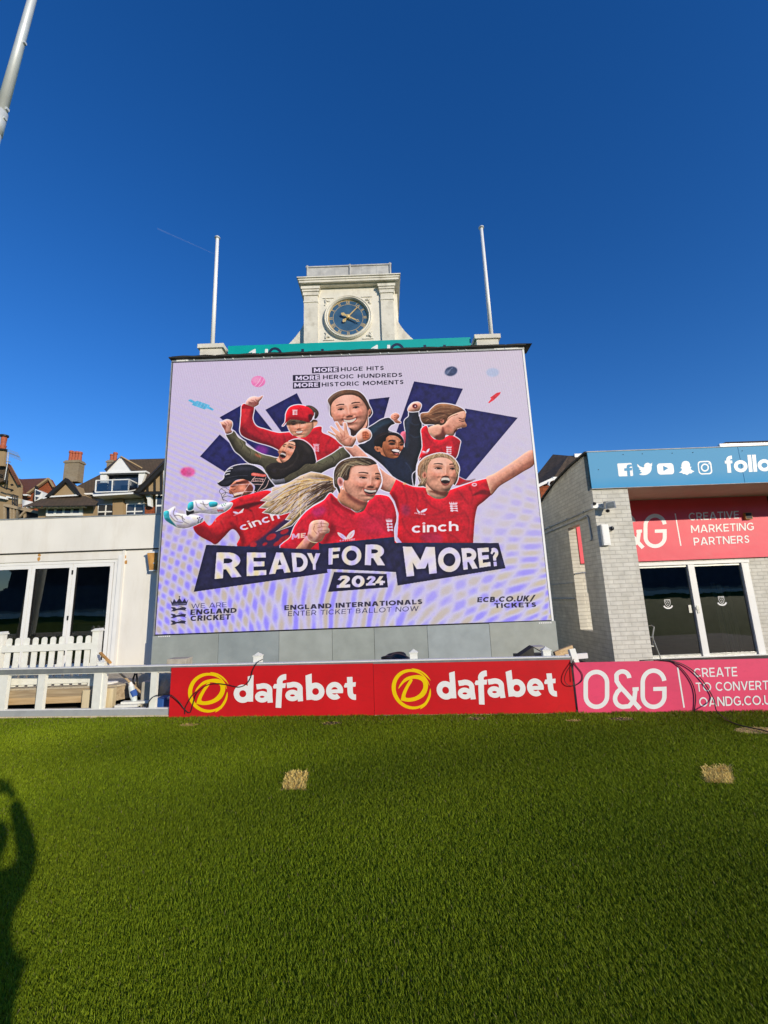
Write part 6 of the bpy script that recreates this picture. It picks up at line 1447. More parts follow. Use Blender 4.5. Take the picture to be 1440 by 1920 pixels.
def betart(t, box, h):
    """yellow ringed emblem and rounded lower-case word, drawn in the coordinates of an enlarged view of the board"""
    (a0, a1, b0, b1) = box
    q = [(300 + x / 3.1304, 1170 + y / 3.1304) for x, y in ((82, 252), (1258, 229), (1258, 532), (58, 545))]
    # bilinear-free: use the plane itself, then shift to this panel
    ref = A_REF
    def T(x, y):
        a, c = H.px(300 + x / 3.1304, 1170 + y / 3.1304)
        return (box[0] + (a - ref[0]) / (ref[1] - ref[0]) * (box[1] - box[0]), box[2] + (c - ref[2]) / (ref[3] - ref[2]) * (box[3] - box[2]))
    def loops(lps): return [[T(*p) for p in lp] for lp in lps]
    y_, w_ = MB(), MB(); k = [0]
    def add(mb, lps):
        k[0] += 1; mb.flat(H, loops(lps), h + .0012 + .00008 * k[0])
    # ring that thins out to the right
    def swoosh(cx, cy, rx, ry, a0_, a1_, w0, w1, n=40):
        o, i = [], []
        for j in range(n + 1):
            u = j / n; a = R(a0_ + (a1_ - a0_) * u); w = w0 + (w1 - w0) * (abs(u - .5) * 2) ** 1.5
            o.append((cx + (rx + w / 2) * math.cos(a), cy - (ry + w / 2) * math.sin(a))); i.append((cx + (rx - w / 2) * math.cos(a), cy - (ry - w / 2) * math.sin(a)))
        return [o + i[::-1]]
    add(y_, swoosh(292, 400, 108, 108, 12, 352, 24, 2.5))
    add(y_, [spline([(300, 280), (345, 288), (385, 315), (408, 350), (392, 335), (355, 303), (318, 290)], True, 4)])
    add(y_, [spline([(402, 395), (400, 440), (370, 490), (330, 515), (360, 480), (385, 440)], True, 4)])
    add(y_, [spline([(210, 400), (225, 370), (260, 335), (310, 320), (355, 322), (385, 350), (388, 390), (365, 435), (320, 462), (270, 472), (228, 466), (222, 458), (240, 410), (285, 345), (300, 350), (270, 395), (250, 445), (290, 448), (330, 430), (358, 395), (360, 362), (340, 345), (300, 340), (255, 358), (225, 385)], False, 5)])
    E_ = lambda cx, cy, rx, ry, a, b_, n=26: [(cx + rx * math.cos(R(a + (b_ - a) * i / n)), cy - ry * math.sin(R(a + (b_ - a) * i / n))) for i in range(n + 1)]
    # d
    add(w_, band(E_(492, 406, 37, 37, 0, 360)[:-1], 33, True)); add(w_, [[(521, 306), (555, 296), (552, 452), (520, 452)]])
    # a, twice
    for dx, dy in ((0, 0), (177, -8)):
        add(w_, band(E_(605 + dx, 424 + dy, 28, 20, 0, 360)[:-1], 27, True))
        add(w_, band([(572 + dx, 366 + dy)] + E_(613 + dx, 384 + dy, 36, 24, 120, 0, 12) + [(649 + dx, 415 + dy), (652 + dx, 458 + dy)], 31))
    # f
    add(w_, band([(700, 488), (704, 400), (708, 345)] + E_(742, 338, 35, 30, 170, 84, 8), 33)); add(w_, [[(668, 366), (676, 350), (744, 344), (740, 372), (672, 376)]])
    # b
    add(w_, band(E_(917, 393, 36, 36, 0, 360)[:-1], 32, True)); add(w_, [[(858, 300), (894, 288), (897, 440), (864, 443)]])
    # e
    add(w_, band(E_(1028, 389, 35, 37, -6, 312, 30), 30)); add(w_, [[(1000, 382), (1077, 379), (1077, 402), (1000, 404)]])
    # t
    add(w_, band([(1116, 308), (1119, 395)] + E_(1146, 400, 26, 26, 185, 270, 8) + [(1153, 426)], 32)); add(w_, [[(1082, 362), (1090, 344), (1152, 338), (1150, 364), (1086, 370)]])
    y_.build('emblem', M['print_yellow'], t); w_.build('lettering', M['print_white'], t)
t1, bx1, hh = board('advertising_board', 'red betting board with its left end beside the open white rails', C1, M['red_board'], .02, .022, 'red betting boards along the boundary')
A_REF = bx1; betart(t1, bx1, hh)
MB().pbox(H, bx1[0], bx1[1], bx1[2] - .016, bx1[2] - .001, .022, .05).build('bottom_batten', M['wood_post'], t1)
t2, bx2, hh = board('advertising_board', 'red betting board next to the pink board', C2, M['red_board'], .02, .022, 'red betting boards along the boundary')
betart(t2, bx2, hh); MB().pbox(H, bx2[0], bx2[1], bx2[2] - .016, bx2[2] - .001, .022, .05).build('bottom_batten', M['wood_post'], t2)
t3, bx3, hh3 = board('advertising_board', 'pink agency board with thin white capitals on the right', C3, M['pink_board'], .02, .05, None, 4.6)

def ogart(P_, T, h, parent, lines, div):
    """O&G letters; T maps the enlarged-view coordinates onto plane P_"""
    w_ = MB(); k = [0]
    def add(lps, t_=None):
        k[0] += 1; w_.flat(P_, [[T(*p) for p in lp] for lp in lps], h + .0012 + .00008 * k[0])
    tk = 27
    E_ = lambda cx, cy, rx, ry, a, b_, n=16: [(cx + rx * math.cos(R(a + (b_ - a) * i / n)), cy - ry * math.sin(R(a + (b_ - a) * i / n))) for i in range(n + 1)]
    add(band(E_(377, 650, 65, 66, 180, 0) + E_(377, 730, 65, 66, 0, -180), tk, True))
    add(band(E_(535, 625, 42, 44, 5, 150, 12) + [(500, 640), (520, 672), (560, 715), (642, 808)], tk)); add(band([(528, 684), (505, 705)] + E_(540, 746, 50, 50, 145, 270, 10) + [(575, 792), (606, 755), (613, 700), (613, 690)], tk)); add([[(596, 678), (634, 676), (634, 698), (596, 700)]])
    add(band(E_(724, 648, 66, 72, 8, 180) + E_(724, 730, 66, 66, 180, 355, 22) + [(790, 690)], tk)); add([[(722, 676), (803, 673), (803, 698), (722, 700)]])
    for dv in div: add([dv])
    for s_, qd in lines:
        for pc in text_pieces(s_, qd, .15, .12): add(pc)
    w_.build('lettering', M['print_white'], parent)
def T3(x, y): return H.px(1000 + x / 3.2727, 1080 + y / 3.2727)
ogart(H, T3, hh3, t3, [('CREATE', ((965, 562), (1230, 553), (1233, 610), (972, 616))), ('TO CONVERT', ((978, 649), (1420, 636), (1422, 690), (985, 704))), ('OANDG.CO.UK', ((998, 738), (1480, 723), (1484, 780), (1003, 795)))], [[(866, 556), (875, 555), (914, 800), (905, 801)]])
# ------------------------------------------------------------------ brick building on the right
RX, RY, RD_ = 5.47, 10.9, 12.7
rb = thing('brick_building', 'pale painted brick building with a deep blue fascia and a recessed glass entrance', 'building', (9, 13, 0))
prof = [(10.9, 5.56), (12.0, 5.50), (13.2, 5.34), (14.67, 4.98), (17.5, 4.2)]
def topz(y):
    for (a, za), (b_, zb) in zip(prof, prof[1:]):
        if a <= y <= b_: return za + (zb - za) * (y - a) / (b_ - a)
def yz(b, pts): b.extrude([(RX, y, z) for y, z in pts], (.22, 0, 0))
OY0, OY1, OZ0, OZ1 = 11.85, 12.62, .88, 3.80
b = MB()
yz(b, [(RY + .22, 0), (OY0, 0), (OY0, topz(OY0)), (RY + .22, topz(RY + .22))])
yz(b, [(OY0, 0), (OY1, 0), (OY1, OZ0), (OY0, OZ0)]); yz(b, [(OY0, OZ1), (OY1, OZ1), (OY1, topz(OY1)), (12.0, topz(12.0)), (OY0, topz(OY0))])
yz(b, [(OY1, 0), (17.5, 0), (17.5, topz(17.5)), (14.67, topz(14.67)), (13.2, topz(13.2)), (OY1, topz(OY1))])
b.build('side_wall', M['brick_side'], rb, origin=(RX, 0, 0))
MB().box(RX, 6.40, RY, RY + .2195, 0, 4.56).build('pier', M['brick_front'], rb, origin=(RX + .08, RY, 0))
b = MB(); b.box(RX + .2205, 7.0, RD_, RD_ + .22, 0, 4.6); b.box(10.66, 18, RD_, RD_ + .22, 0, 4.6); b.box(7.0, 10.66, RD_, RD_ + .22, 2.66, 4.6)
b.build('front_wall', M['brick_front'], rb, origin=(RX, RD_, 0))
b = MB()
for (y0, z0), (y1, z1) in zip(prof, prof[1:]): b.beam((RX + .08, y0, z0 + .02), (RX + .08, y1, z1 + .02), .30, .05)
b.build('roof_edge', M['felt'], rb)
b = MB()
for (y0, z0), (y1, z1) in zip(prof, prof[1:]): b.poly([(RX + .2, y0, z0 + .02), (19, y0, z0 + .02), (19, y1, z1 + .02), (RX + .2, y1, z1 + .02)])
b.build('roof', M['felt'], rb)
MB().box(RX + .2205, 18, RY + .02, RD_ + .1, 4.571, 4.60).build('soffit', M['soffit'], rb)
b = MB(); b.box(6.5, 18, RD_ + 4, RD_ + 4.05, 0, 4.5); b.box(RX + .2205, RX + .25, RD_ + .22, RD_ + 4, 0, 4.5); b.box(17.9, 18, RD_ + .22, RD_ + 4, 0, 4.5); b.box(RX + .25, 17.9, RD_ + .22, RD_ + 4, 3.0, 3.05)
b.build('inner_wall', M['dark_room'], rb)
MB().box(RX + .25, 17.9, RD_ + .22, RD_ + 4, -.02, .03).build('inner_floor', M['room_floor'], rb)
# fascia
fs = thing('fascia_sign', 'long sky blue fascia sign with five white social media symbols and the word follow', 'sign', (11, RY - .05, 4.57))
FP = Plane((0, RY - .055, 0), (1, 0, 0))
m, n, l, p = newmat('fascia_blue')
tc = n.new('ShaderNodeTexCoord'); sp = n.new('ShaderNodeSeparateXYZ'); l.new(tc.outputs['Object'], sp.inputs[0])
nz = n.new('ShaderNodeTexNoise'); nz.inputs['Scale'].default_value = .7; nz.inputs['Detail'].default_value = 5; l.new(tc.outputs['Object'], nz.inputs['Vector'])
rp = n.new('ShaderNodeMapRange'); rp.inputs[1].default_value = -.2; rp.inputs[2].default_value = .55; l.new(sp.outputs[2], rp.inputs[0])  # paler towards the top: a hazy sheen put into the base colour
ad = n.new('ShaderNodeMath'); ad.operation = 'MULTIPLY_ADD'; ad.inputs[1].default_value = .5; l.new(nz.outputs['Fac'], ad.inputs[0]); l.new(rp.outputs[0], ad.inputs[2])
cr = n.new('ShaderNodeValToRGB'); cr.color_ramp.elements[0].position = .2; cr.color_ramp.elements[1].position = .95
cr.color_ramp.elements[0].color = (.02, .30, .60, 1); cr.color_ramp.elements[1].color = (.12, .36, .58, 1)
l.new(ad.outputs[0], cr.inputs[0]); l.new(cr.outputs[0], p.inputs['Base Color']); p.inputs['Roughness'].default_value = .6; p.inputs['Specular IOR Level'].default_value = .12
M['fascia_blue'] = m
sx = pY(1393, 890, RY - .05)[0]
for a, c in ((RX - .02, sx), (sx + .012, sx + 4.2), (sx + 4.212, 18)):
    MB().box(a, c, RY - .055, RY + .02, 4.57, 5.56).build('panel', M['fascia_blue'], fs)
MB().box(RX - .02, 18, RY - .03, RY + .015, 4.575, 5.555).build('backing', M['black'], fs)
MB().box(RX - .04, 18, RY - .07, RY + .1, 5.561, 5.582).build('top_trim', M['lead'], fs)
MB().box(RX - .03, 18, RY - .06, RY + .02, 4.558, 4.5695).build('bottom_trim', M['lead'], fs)
def TF(x, y): return FP.px(1090 + x / 4.114, 840 + y / 4.114)
W_, B_ = MB(), MB(); kk = [0]
def addw(lps, mb=None, lay=1):
    kk[0] += 1; (mb or W_).flat(FP, [[TF(*q) for q in lp] for lp in lps], .0012 * lay + .00008 * kk[0])
def rrect(x0, y0, x1, y1, r, sk=0):
    return [(x + sk * (y - y0), y) for x, y in [(x1 - r + r * math.cos(R(a)), y1 - r + r * math.sin(R(a))) for a in range(0, 91, 18)] + [(x0 + r + r * math.cos(R(a)), y1 - r + r * math.sin(R(a))) for a in range(90, 181, 18)] + [(x0 + r + r * math.cos(R(a)), y0 + r + r * math.sin(R(a))) for a in range(180, 271, 18)] + [(x1 - r + r * math.cos(R(a)), y0 + r + r * math.sin(R(a))) for a in range(270, 361, 18)]]
tilt = lambda pts, cx: [(x, y - (x - cx) * .036) for x, y in pts]
addw([tilt(rrect(276, 117, 388, 218, 9, .125), 340)])
addw([[(356, 217), (352, 176), (332, 177), (330, 157), (350, 156), (349, 146), (353, 132), (366, 127), (388, 126), (390, 143), (376, 144), (371, 150), (371, 155), (391, 153), (390, 173), (374, 174), (378, 216)]], B_, 3)
addw([spline([(432, 123), (452, 142), (484, 150), (484, 134), (496, 118), (516, 114), (532, 122), (548, 114), (542, 128), (551, 128), (541, 140), (542, 160), (532, 186), (508, 204), (478, 210), (444, 203), (470, 192), (450, 180), (462, 176), (440, 160), (452, 160), (434, 142)], True, 2)])
addw([tilt(rrect(580, 118, 708, 204, 24, .12), 650)]); addw([[(630, 138), (671, 156), (634, 178)]], B_, 3)
addw([spline([(805, 100), (828, 108), (838, 128), (838, 144), (850, 146), (842, 158), (854, 172), (871, 180), (856, 188), (848, 196), (832, 196), (816, 208), (798, 200), (782, 200), (778, 192), (753, 190), (770, 178), (776, 160), (762, 154), (772, 148), (772, 130), (782, 108)], True, 3)])
o = tilt(rrect(894, 100, 1000, 204, 26, .12), 950); i_ = tilt(rrect(903, 109, 991, 195, 20, .12), 950); addw([o, i_[::-1]])
addw(band([(953 + 26 * math.cos(R(a)), 151 + 26 * math.sin(R(a))) for a in range(0, 360, 10)], 10, True)); addw([[(984 + 5 * math.cos(R(a)), 122 + 5 * math.sin(R(a))) for a in range(0, 360, 30)]])
for pc in text_pieces('follow', ((1102, 66), (1600, 46), (1612, 172), (1114, 192)), .21, .05): addw(pc)
W_.build('lettering', M['print_white'], fs); B_.build('lettering', M['fascia_blue'], fs)
b = MB()
for x, y in ((322, 50), (700, 40), (860, 35), (132, 167), (1240, 22), (470, 45)):
    a, c = TF(x, y); b.lathe((a, RY - .055, c), [(.012, 0), (.012, .006), (.006, .01)], 8, 'y')
build_each(b, 'fixing', M['black'], fs)
# banner
BN = Plane((0, RD_ - .08, 0), (1, 0, 0))
bn = thing('banner', 'large coral pink agency banner above the glass entrance', 'banner', (8.7, RD_ - .08, 2.72))
MB().box(5.72, 11.55, RD_ - .08, RD_ - .055, 2.74, 4.569).build('sheet', M['banner_pink'], bn)
def TB(x, y): return BN.px(1090 + (480 + (x - 645) * 1.125) / 4.114, 840 + (505 + (y - 560) * 1.069) / 4.114)
inv = lambda x, y: (645 + (x - 480) / 1.125, 560 + (y - 505) / 1.069)
iq = lambda *q: tuple(inv(*p_) for p_ in q)
ogart(BN, TB, 0, bn, [('CREATIVE', iq((825, 501), (1214, 485), (1217, 543), (831, 560))), ('MARKETING', iq((843, 597), (1328, 575), (1331, 634), (848, 656))), ('PARTNERS', iq((862, 692), (1294, 673), (1298, 731), (869, 752)))], [[inv(719, 505), inv(728, 505), inv(772, 754), inv(763, 755)]])
vb = thing('vent_box', 'small dark square vent box on the upper right of the coral banner', 'vent', (*BN.at(*BN.px(1400, 970), .0)[:2], BN.px(1400, 970)[1]))
a, c = BN.px(1400, 968)
MB().box(a - .1, a + .1, RD_ - .16, RD_ - .0805, c - .1, c + .1).build('casing', M['rust'], vb); MB().box(a - .085, a + .085, RD_ - .165, RD_ - .1605, c - .085, c + .085).build('grille', M['black'], vb)
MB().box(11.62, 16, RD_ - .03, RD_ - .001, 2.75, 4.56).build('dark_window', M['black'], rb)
# entrance doors
dz0, dz1 = .0, 2.60
MB().box(6.98, 10.66, RD_ - .06, RD_ + .1, 2.601, 2.68).build('door_head', M['upvc'], rb)
MB().box(6.98, 10.66, RD_ - .1, RD_ + .1, -.02, .03).build('door_sill', M['upvc'], rb)
MB().box(8.86, 9.04, RD_ - .04, RD_ + .08, .031, 2.60).build('door_mullion', M['upvc'], rb)
for a, c, d in ((10.43, 10.50, .05), (10.505, 10.57, .02), (10.575, 10.66, -.02)): MB().box(a, c, RD_ - .02 - d * .5, RD_ + .08, .031, 2.60).build('door_jamb', M['upvc'], rb)
for x0, x1, lb in ((7.02, 8.855, 0), (9.045, 10.425, 0)):
    b = MB(); b.box(x0, x1, RD_, RD_ + .05, 2.54, 2.60); b.box(x0, x1, RD_, RD_ + .05, .031, .09); b.box(x0, x0 + .025, RD_, RD_ + .05, .09, 2.54); b.box(x1 - .025, x1, RD_, RD_ + .05, .09, 2.54)
    dr = b.build('glass_door', M['upvc'] if False else M['alu'], rb)
    MB().poly([(x0 + .02, RD_ + .025, .09), (x1 - .02, RD_ + .025, .09), (x1 - .02, RD_ + .025, 2.54), (x0 + .02, RD_ + .025, 2.54)]).build('pane', M['glass_dark'], dr)
    GP = Plane((0, RD_ + .025, 0), (1, 0, 0))
    cx, cy = GP.px(*((1251.5, 1130) if x0 < 8 else (1352.5, 1124)))
    b = MB()
    S_ = .085
    o = [(-S_, .09), (S_, .09), (S_, 0), (S_ * .7, -.075), (0, -.13), (-S_ * .7, -.075), (-S_, 0)]
    ii = [(x * .86, y * .86) for x, y in o]
    b.flat(GP, [[(cx + x, cy + y) for x, y in o], [(cx + x, cy + y) for x, y in ii][::-1]], .004)
    for r_, cnt in ((.05, 3), (.0, 2), (-.05, 1)):
        for j in range(cnt):
            mx_ = cx + (j - (cnt - 1) / 2) * .05; my = cy + r_
            b.flat(GP, [[(mx_ - .018, my + .012), (mx_, my + .004), (mx_ + .018, my + .014), (mx_ + .006, my - .008), (mx_ + .01, my - .02), (mx_ - .008, my - .012)]], .0044)
    b.flat(GP, band([(cx + .125 * math.cos(R(a_)), cy - .06 + .10 * math.sin(R(a_))) for a_ in range(195, 346, 10)], .04), .0048)
    b.build('crest', M['print_white'], dr)
b = MB(); z0 = 1.22
hx = pY(1302, 1145, RD_)[0]; hz = pY(1302, 1142, RD_)[2]
b.box(8.90, 8.96, RD_ - .055, RD_ - .041, hz - .12, hz + .1); b.box(8.87, 8.95, RD_ - .075, RD_ - .056, hz - .02, hz + .06)
b.box(8.70, 8.78, RD_ + .0, RD_ + .02, hz - .1, hz + .12)
b.build('door_lock', M['alu'], rb)
# fittings on the pier
def at_pier(x, y, off=0): return pY(x, y, RY - off)
bx = thing('junction_box', 'tall white plastic box on the corner of the brick pier', 'box', tuple(at_pier(1136, 1023, .1)))
q0, q1 = at_pier(1127, 983, .1), at_pier(1146, 1022, .1)
b = MB().box(q0[0], q1[0], RY - .1, RY - .001, q1[2], q0[2]).build('casing', M['upvc'], bx, bevel=.008)
MB().box(q0[0] + .02, q1[0] - .02, RY - .105, RY - .1005, q1[2] + .04, q0[2] - .04).build('cover', M['upvc'], bx)
q = at_pier(1149, 991, .12)
dm = thing('dome_camera', 'black dome security camera on a white mount beside the white box', 'camera', tuple(q))
MB().lathe((q[0], RY, q[2] + .01), [(.075, 0), (.075, .03), (.062, .05)], 18, 'y').build('mount', M['upvc'], dm)
b = MB(); b.lathe((q[0], RY - .05, q[2] + .01), [(.06, 0), (.058, .03), (.045, .055), (.02, .07)], 18, 'y'); b.build('dome', pm('dome_black', (.012, .012, .014), .12, .1, 3, spec=.8), dm, smooth=True)
q = at_pier(1143, 948, .25)
fl = thing('floodlight', 'small grey floodlight with a motion sensor high on the brick pier', 'floodlight', tuple(q))
b = MB(); b.extrude([(q[0] - .15, RY - .33, q[2] - .10), (q[0] + .11, RY - .33, q[2] - .07), (q[0] + .15, RY - .22, q[2] + .12), (q[0] - .07, RY - .22, q[2] + .10)], (0, .10, .03)); b.build('lamp_head', M['alu'], fl, bevel=.01)
b = MB(); b.extrude([(q[0] - .12, RY - .336, q[2] - .075), (q[0] + .085, RY - .336, q[2] - .05), (q[0] + .12, RY - .232, q[2] + .095), (q[0] - .055, RY - .232, q[2] + .08)], (0, -.003, 0)); b.build('lens', pm('lens', (.16, .17, .15), .15, .2, 20, spec=.7), fl)
b = MB(); b.tube([(q[0], RY - .22, q[2]), (q[0] - .05, RY - .1, q[2] - .05), (q[0] - .16, RY - .05, q[2] + .02), (q[0] - .26, RY - .04, q[2] + .05)], .02, 8); b.box(q[0] - .34, q[0] - .2, RY - .09, RY - .001, q[2] - .02, q[2] + .1); b.build('bracket', M['upvc'], fl)
b = MB(); b.lathe((q[0] - .02, RY - .16, q[2] - .16), [(.02, 0), (.045, .02), (.05, .05), (.03, .08)], 12); b.lathe((q[0] - .30, RY - .1, q[2] + .06), [(.03, 0), (.045, .03), (.03, .07)], 12); build_each(b, 'sensor', M['black'], fl)
# pipes and conduits on the shaded side
cd = thing('conduit', 'grey conduit pipe running along the shaded brick side wall', 'pipe', (RX - .03, 12, 3.8))
b = MB(); z0 = pX(1113, 953, RX)[2]
b.tube([(RX - .02, 10.95, z0), (RX - .02, 16, z0 - .02)], .016, 8); b.tube([(RX - .02, 11.9, z0 - .14), (RX - .02, 16, z0 - .17)], .014, 8)
b.tube([(RX - .03, 11.8, z0 - .16), (RX - .03, 11.3, z0 - .13), (RX - .03, 11.24, z0 - .2), (RX - .03, 11.2, z0 - .75), (RX - .06, 11.18, z0 - .82)], .026, 8)
b.tube([(RX - .02, 12.7, 1.75), (RX - .02, 16, 1.74)], .016, 8); b.tube([(RX - .02, 12.7, 2.2), (RX - .02, 15.2, 2.18)], .01, 8)
b.build('pipe', M['alu'], cd); b = MB()
for y in (11.5, 12.6, 14): b.box(RX - .04, RX - .001, y, y + .03, z0 - .03, z0 + .03)
build_each(b, 'clip', M['alu'], cd)
hr_ = thing('handrail', 'short cream handrail at the side opening of the brick building', 'handrail', (RX, 12.0, 1.8))
b = MB(); b.tube([(RX + .05, 12.7, 2.45), (RX + .05, 12.0, 2.45), (RX + .05, 11.95, 2.40), (RX + .05, 11.95, 1.9)], .025, 8); b.build('rail', M['upvc'], hr_)

# tubular chair in the porch
ch = thing('chair', 'silver tubular chair standing in the porch beside the brick pier', 'chair', (7.2, 12.2, 0))
cx_, cy_ = 7.02, 12.25
b = MB(); TB_ = .014
b.tube([(cx_ + .27, cy_ - .22, 0), (cx_ + .18, cy_ - .2, .42), (cx_ + .14, cy_ - .18, .66), (cx_ - .1, cy_ - .17, .67), (cx_ - .22, cy_ - .16, .64)], TB_, 8)
b.tube([(cx_ + .27, cy_ + .22, 0), (cx_ + .18, cy_ + .2, .42), (cx_ + .14, cy_ + .18, .66), (cx_ - .1, cy_ + .17, .67), (cx_ - .22, cy_ + .16, .64)], TB_, 8)
b.build('arm_frame', M['alu'], ch)
b = MB(); b.tube([(cx_ - .08, cy_ - .18, 0), (cx_ - .2, cy_ - .18, .4)], TB_, 8); b.tube([(cx_ - .08, cy_ + .18, 0), (cx_ - .2, cy_ + .18, .4)], TB_, 8); build_each(b, 'leg', M['alu'], ch)
b = MB(); b.tube([(cx_ - .22, cy_ - .17, .43), (cx_ + .12, cy_ - .18, .42), (cx_ + .16, cy_, .42), (cx_ + .12, cy_ + .18, .42), (cx_ - .22, cy_ + .17, .43)], .02, 8); b.build('seat_frame', M['alu'], ch)
b = MB(); b.extrude([(cx_ - .22, cy_ - .16, .43), (cx_ + .13, cy_ - .16, .43), (cx_ + .13, cy_ + .16, .43), (cx_ - .22, cy_ + .16, .43)], (0, 0, .012)); b.build('seat', M['alu'], ch)
b = MB(); b.tube([(cx_ + .14, cy_ - .16, .46), (cx_ + .16, cy_ - .16, .7), (cx_ + .24, cy_ - .15, .92), (cx_ + .27, cy_, .95), (cx_ + .24, cy_ + .15, .92), (cx_ + .16, cy_ + .16, .7), (cx_ + .14, cy_ + .16, .46)], .018, 8); b.build('backrest', M['alu'], ch)
# things indoors
tb_ = thing('table', 'round table glimpsed inside the glass entrance next to the chair', 'table', (7.6, 13.6, .03))
MB().lathe((7.6, 13.6, .70), [(.4, 0), (.4, .03), (.38, .035)], 24).build('top', M['wood_new'], tb_); MB().tube([(7.6, 13.6, .03), (7.6, 13.6, .70)], .03, 10).lathe((7.6, 13.6, .03), [(.25, 0), (.2, .03), (.04, .05)], 16).build('pedestal', M['alu'], tb_)
for i, (x, lb) in enumerate(((9.95, 'leftmost bare plank leaning inside the right glass door'), (10.13, 'middle bare plank leaning inside the right glass door'), (10.36, 'rightmost bare plank leaning inside the right glass door'))):
    p_ = MB().beam((x, 13.15, .05), (x + .05, 13.35, 2.05 - .05 * i), .12, .03, (0, 1, 0)).build('plank', M['wood_post']); tag(p_, lb, 'plank', 'planks stored behind the glass door')

# ------------------------------------------------------------------ roofs and bare trees behind the right building
def zr_(x, y): return 1000 + x / 3.2727, 800 + y / 3.2727
TILE = courses('roof_tile', (.13, .085, .05), (.10, .07, .042), (.05, .035, .02), 'x', .3, .22, .02, .85, .6, slope=1.3, stain=(.07, .06, .03))
TILE_R = courses('red_tile', (.22, .075, .035), (.17, .06, .03), (.07, .03, .018), 'x', .3, .22, .02, .85, .6, slope=1.3, stain=(.12, .07, .03))
HUNG = courses('hung_tile', (.34, .085, .03), (.27, .07, .025), (.14, .04, .015), 'x', .3, .2, .015, .8, .5, stain=(.2, .07, .03))
RENDER_T = pm('tan_render', (.36, .25, .13), .9, .12, 1.2, .3, 12, dirt=(.24, .17, .10), dscale=1.2, damt=.5)
BRICK_T = courses('brick_stack', (.30, .22, .13), (.24, .18, .11), (.30, .27, .2), 'x', .225, .075, .012, .85, .4, stain=(.36, .33, .26))
BLACKW = pm('black_timber', (.015, .014, .012), .6, .2, 6)
GLW = pm('window_glass', (.035, .038, .042), .08, .3, 2, spec=.9)
TERRA = pm('terracotta', (.40, .10, .045), .7, .2, 8)
def hP(z, x, y, Y): return pY(*z(x, y), Y)
h1 = thing('house', 'brown tiled house roof with white gutters seen between the screen and the brick building', 'house', tuple(hP(zr_, 60, 400, 22) * np.array([1, 1, 0])))
Pz = lambda x, y, Y: hP(zr_, x, y, Y)
MB().poly([Pz(-60, 400, 21), Pz(125, 312, 21), Pz(215, 178, 25), Pz(120, 170, 27)]).poly([Pz(125, 312, 21), Pz(172, 312, 21.2), Pz(300, 300, 22), Pz(330, 178, 25), Pz(215, 178, 25)]).build('roof', TILE, h1)
b = MB(); b.beam(Pz(-60, 405, 20.9), Pz(118, 322, 20.9), .12, .14); b.beam(Pz(118, 322, 20.9), Pz(178, 320, 21.1), .12, .2); b.tube([Pz(98, 338, 20.8), Pz(92, 356, 20.8), Pz(106, 366, 20.8), Pz(108, 420, 20.8)], .05, 8); b.beam(Pz(250, 184, 24.8), Pz(300, 182, 24.8), .2, .3)
b.build('gutter', M['upvc'], h1)
b = MB(); b.extrude([Pz(-60, 412, 21.3), Pz(120, 330, 21.3), Pz(300, 320, 21.3), Pz(300, 700, 21.3), Pz(-60, 700, 21.3)], (0, 3, 0)); b.build('wall', HUNG, h1)
h2 = thing('house', 'dark flat roof edge with white gutter showing above the blue fascia at the right', 'house', tuple(hP(zr_, 1400, 120, 24) * np.array([1, 1, 0])))
MB().poly([Pz(1125, 118, 23), Pz(1180, 94, 25), Pz(1700, 76, 25), Pz(1700, 106, 23)]).build('roof', TILE, h2)
MB().beam(Pz(1140, 116, 22.9), Pz(1700, 100, 22.9), .12, .16).build('gutter', M['upvc'], h2)
MB().extrude([Pz(1145, 120, 23.2), Pz(1700, 110, 23.2), Pz(1700, 500, 23.2), Pz(1145, 500, 23.2)], (0, 3, 0)).build('wall', HUNG, h2)

BARK = pm('bark', (.10, .075, .06), .9, .3, 12)
def bare_tree(name, label, base, h, seed, spread):
    rg = random.Random(seed)
    t = thing(name, label, 'tree', base, 'bare trees behind the right building')
    tr_, tw_ = MB(), MB()
    def grow(p, d, ln, r, lv):
        q = p + d * ln; mid = p + d * ln * .5 + np.array([rg.uniform(-1, 1), rg.uniform(-1, 1), 0]) * ln * .05
        (tr_ if lv < 2 else tw_).tube([p, mid, q], [r, r * .85, r * .65], 6 if lv < 2 else 4, False)
        if lv >= 5: return
        for k in range(rg.choice((2, 3, 3)) if lv else 4):
            a = rg.uniform(.25, .6) * spread; ax = rg.uniform(0, 6.28)
            u = np.array([math.cos(ax), math.sin(ax), 0.25]); nd = d * math.cos(a) + u * math.sin(a); nd /= np.linalg.norm(nd)
            grow(p + d * ln * rg.uniform(.55, 1), nd, ln * rg.uniform(.6, .8), max(.012, r * .6), lv + 1)
    grow(np.array(base, float), np.array([0, 0, 1.]), h * .3, h * .016, 0)
    tr_.build('trunk', BARK, t); tw_.build('branches', BARK, t)
bt0 = hP(zr_, 50, 260, 30); bare_tree('bare_tree', 'leafless winter tree just right of the screen', (bt0[0], 30, 1.5), 11.5, 5, 1.0)
bt1 = hP(zr_, 150, 260, 33); bare_tree('bare_tree', 'leafless winter tree behind the brown roof', (bt1[0], 33, 1.5), 12.0, 9, 1.0)

# ------------------------------------------------------------------ houses behind the pavilion
zh = lambda x, y: (x / 4, 800 + y / 4)
def zd(x, y): return x / 12, 820 + y / 12
Ph = lambda x, y, Y: hP(zh, x, y, Y); Pd = lambda x, y, Y: hP(zd, x, y, Y)
WHT = M['upvc']
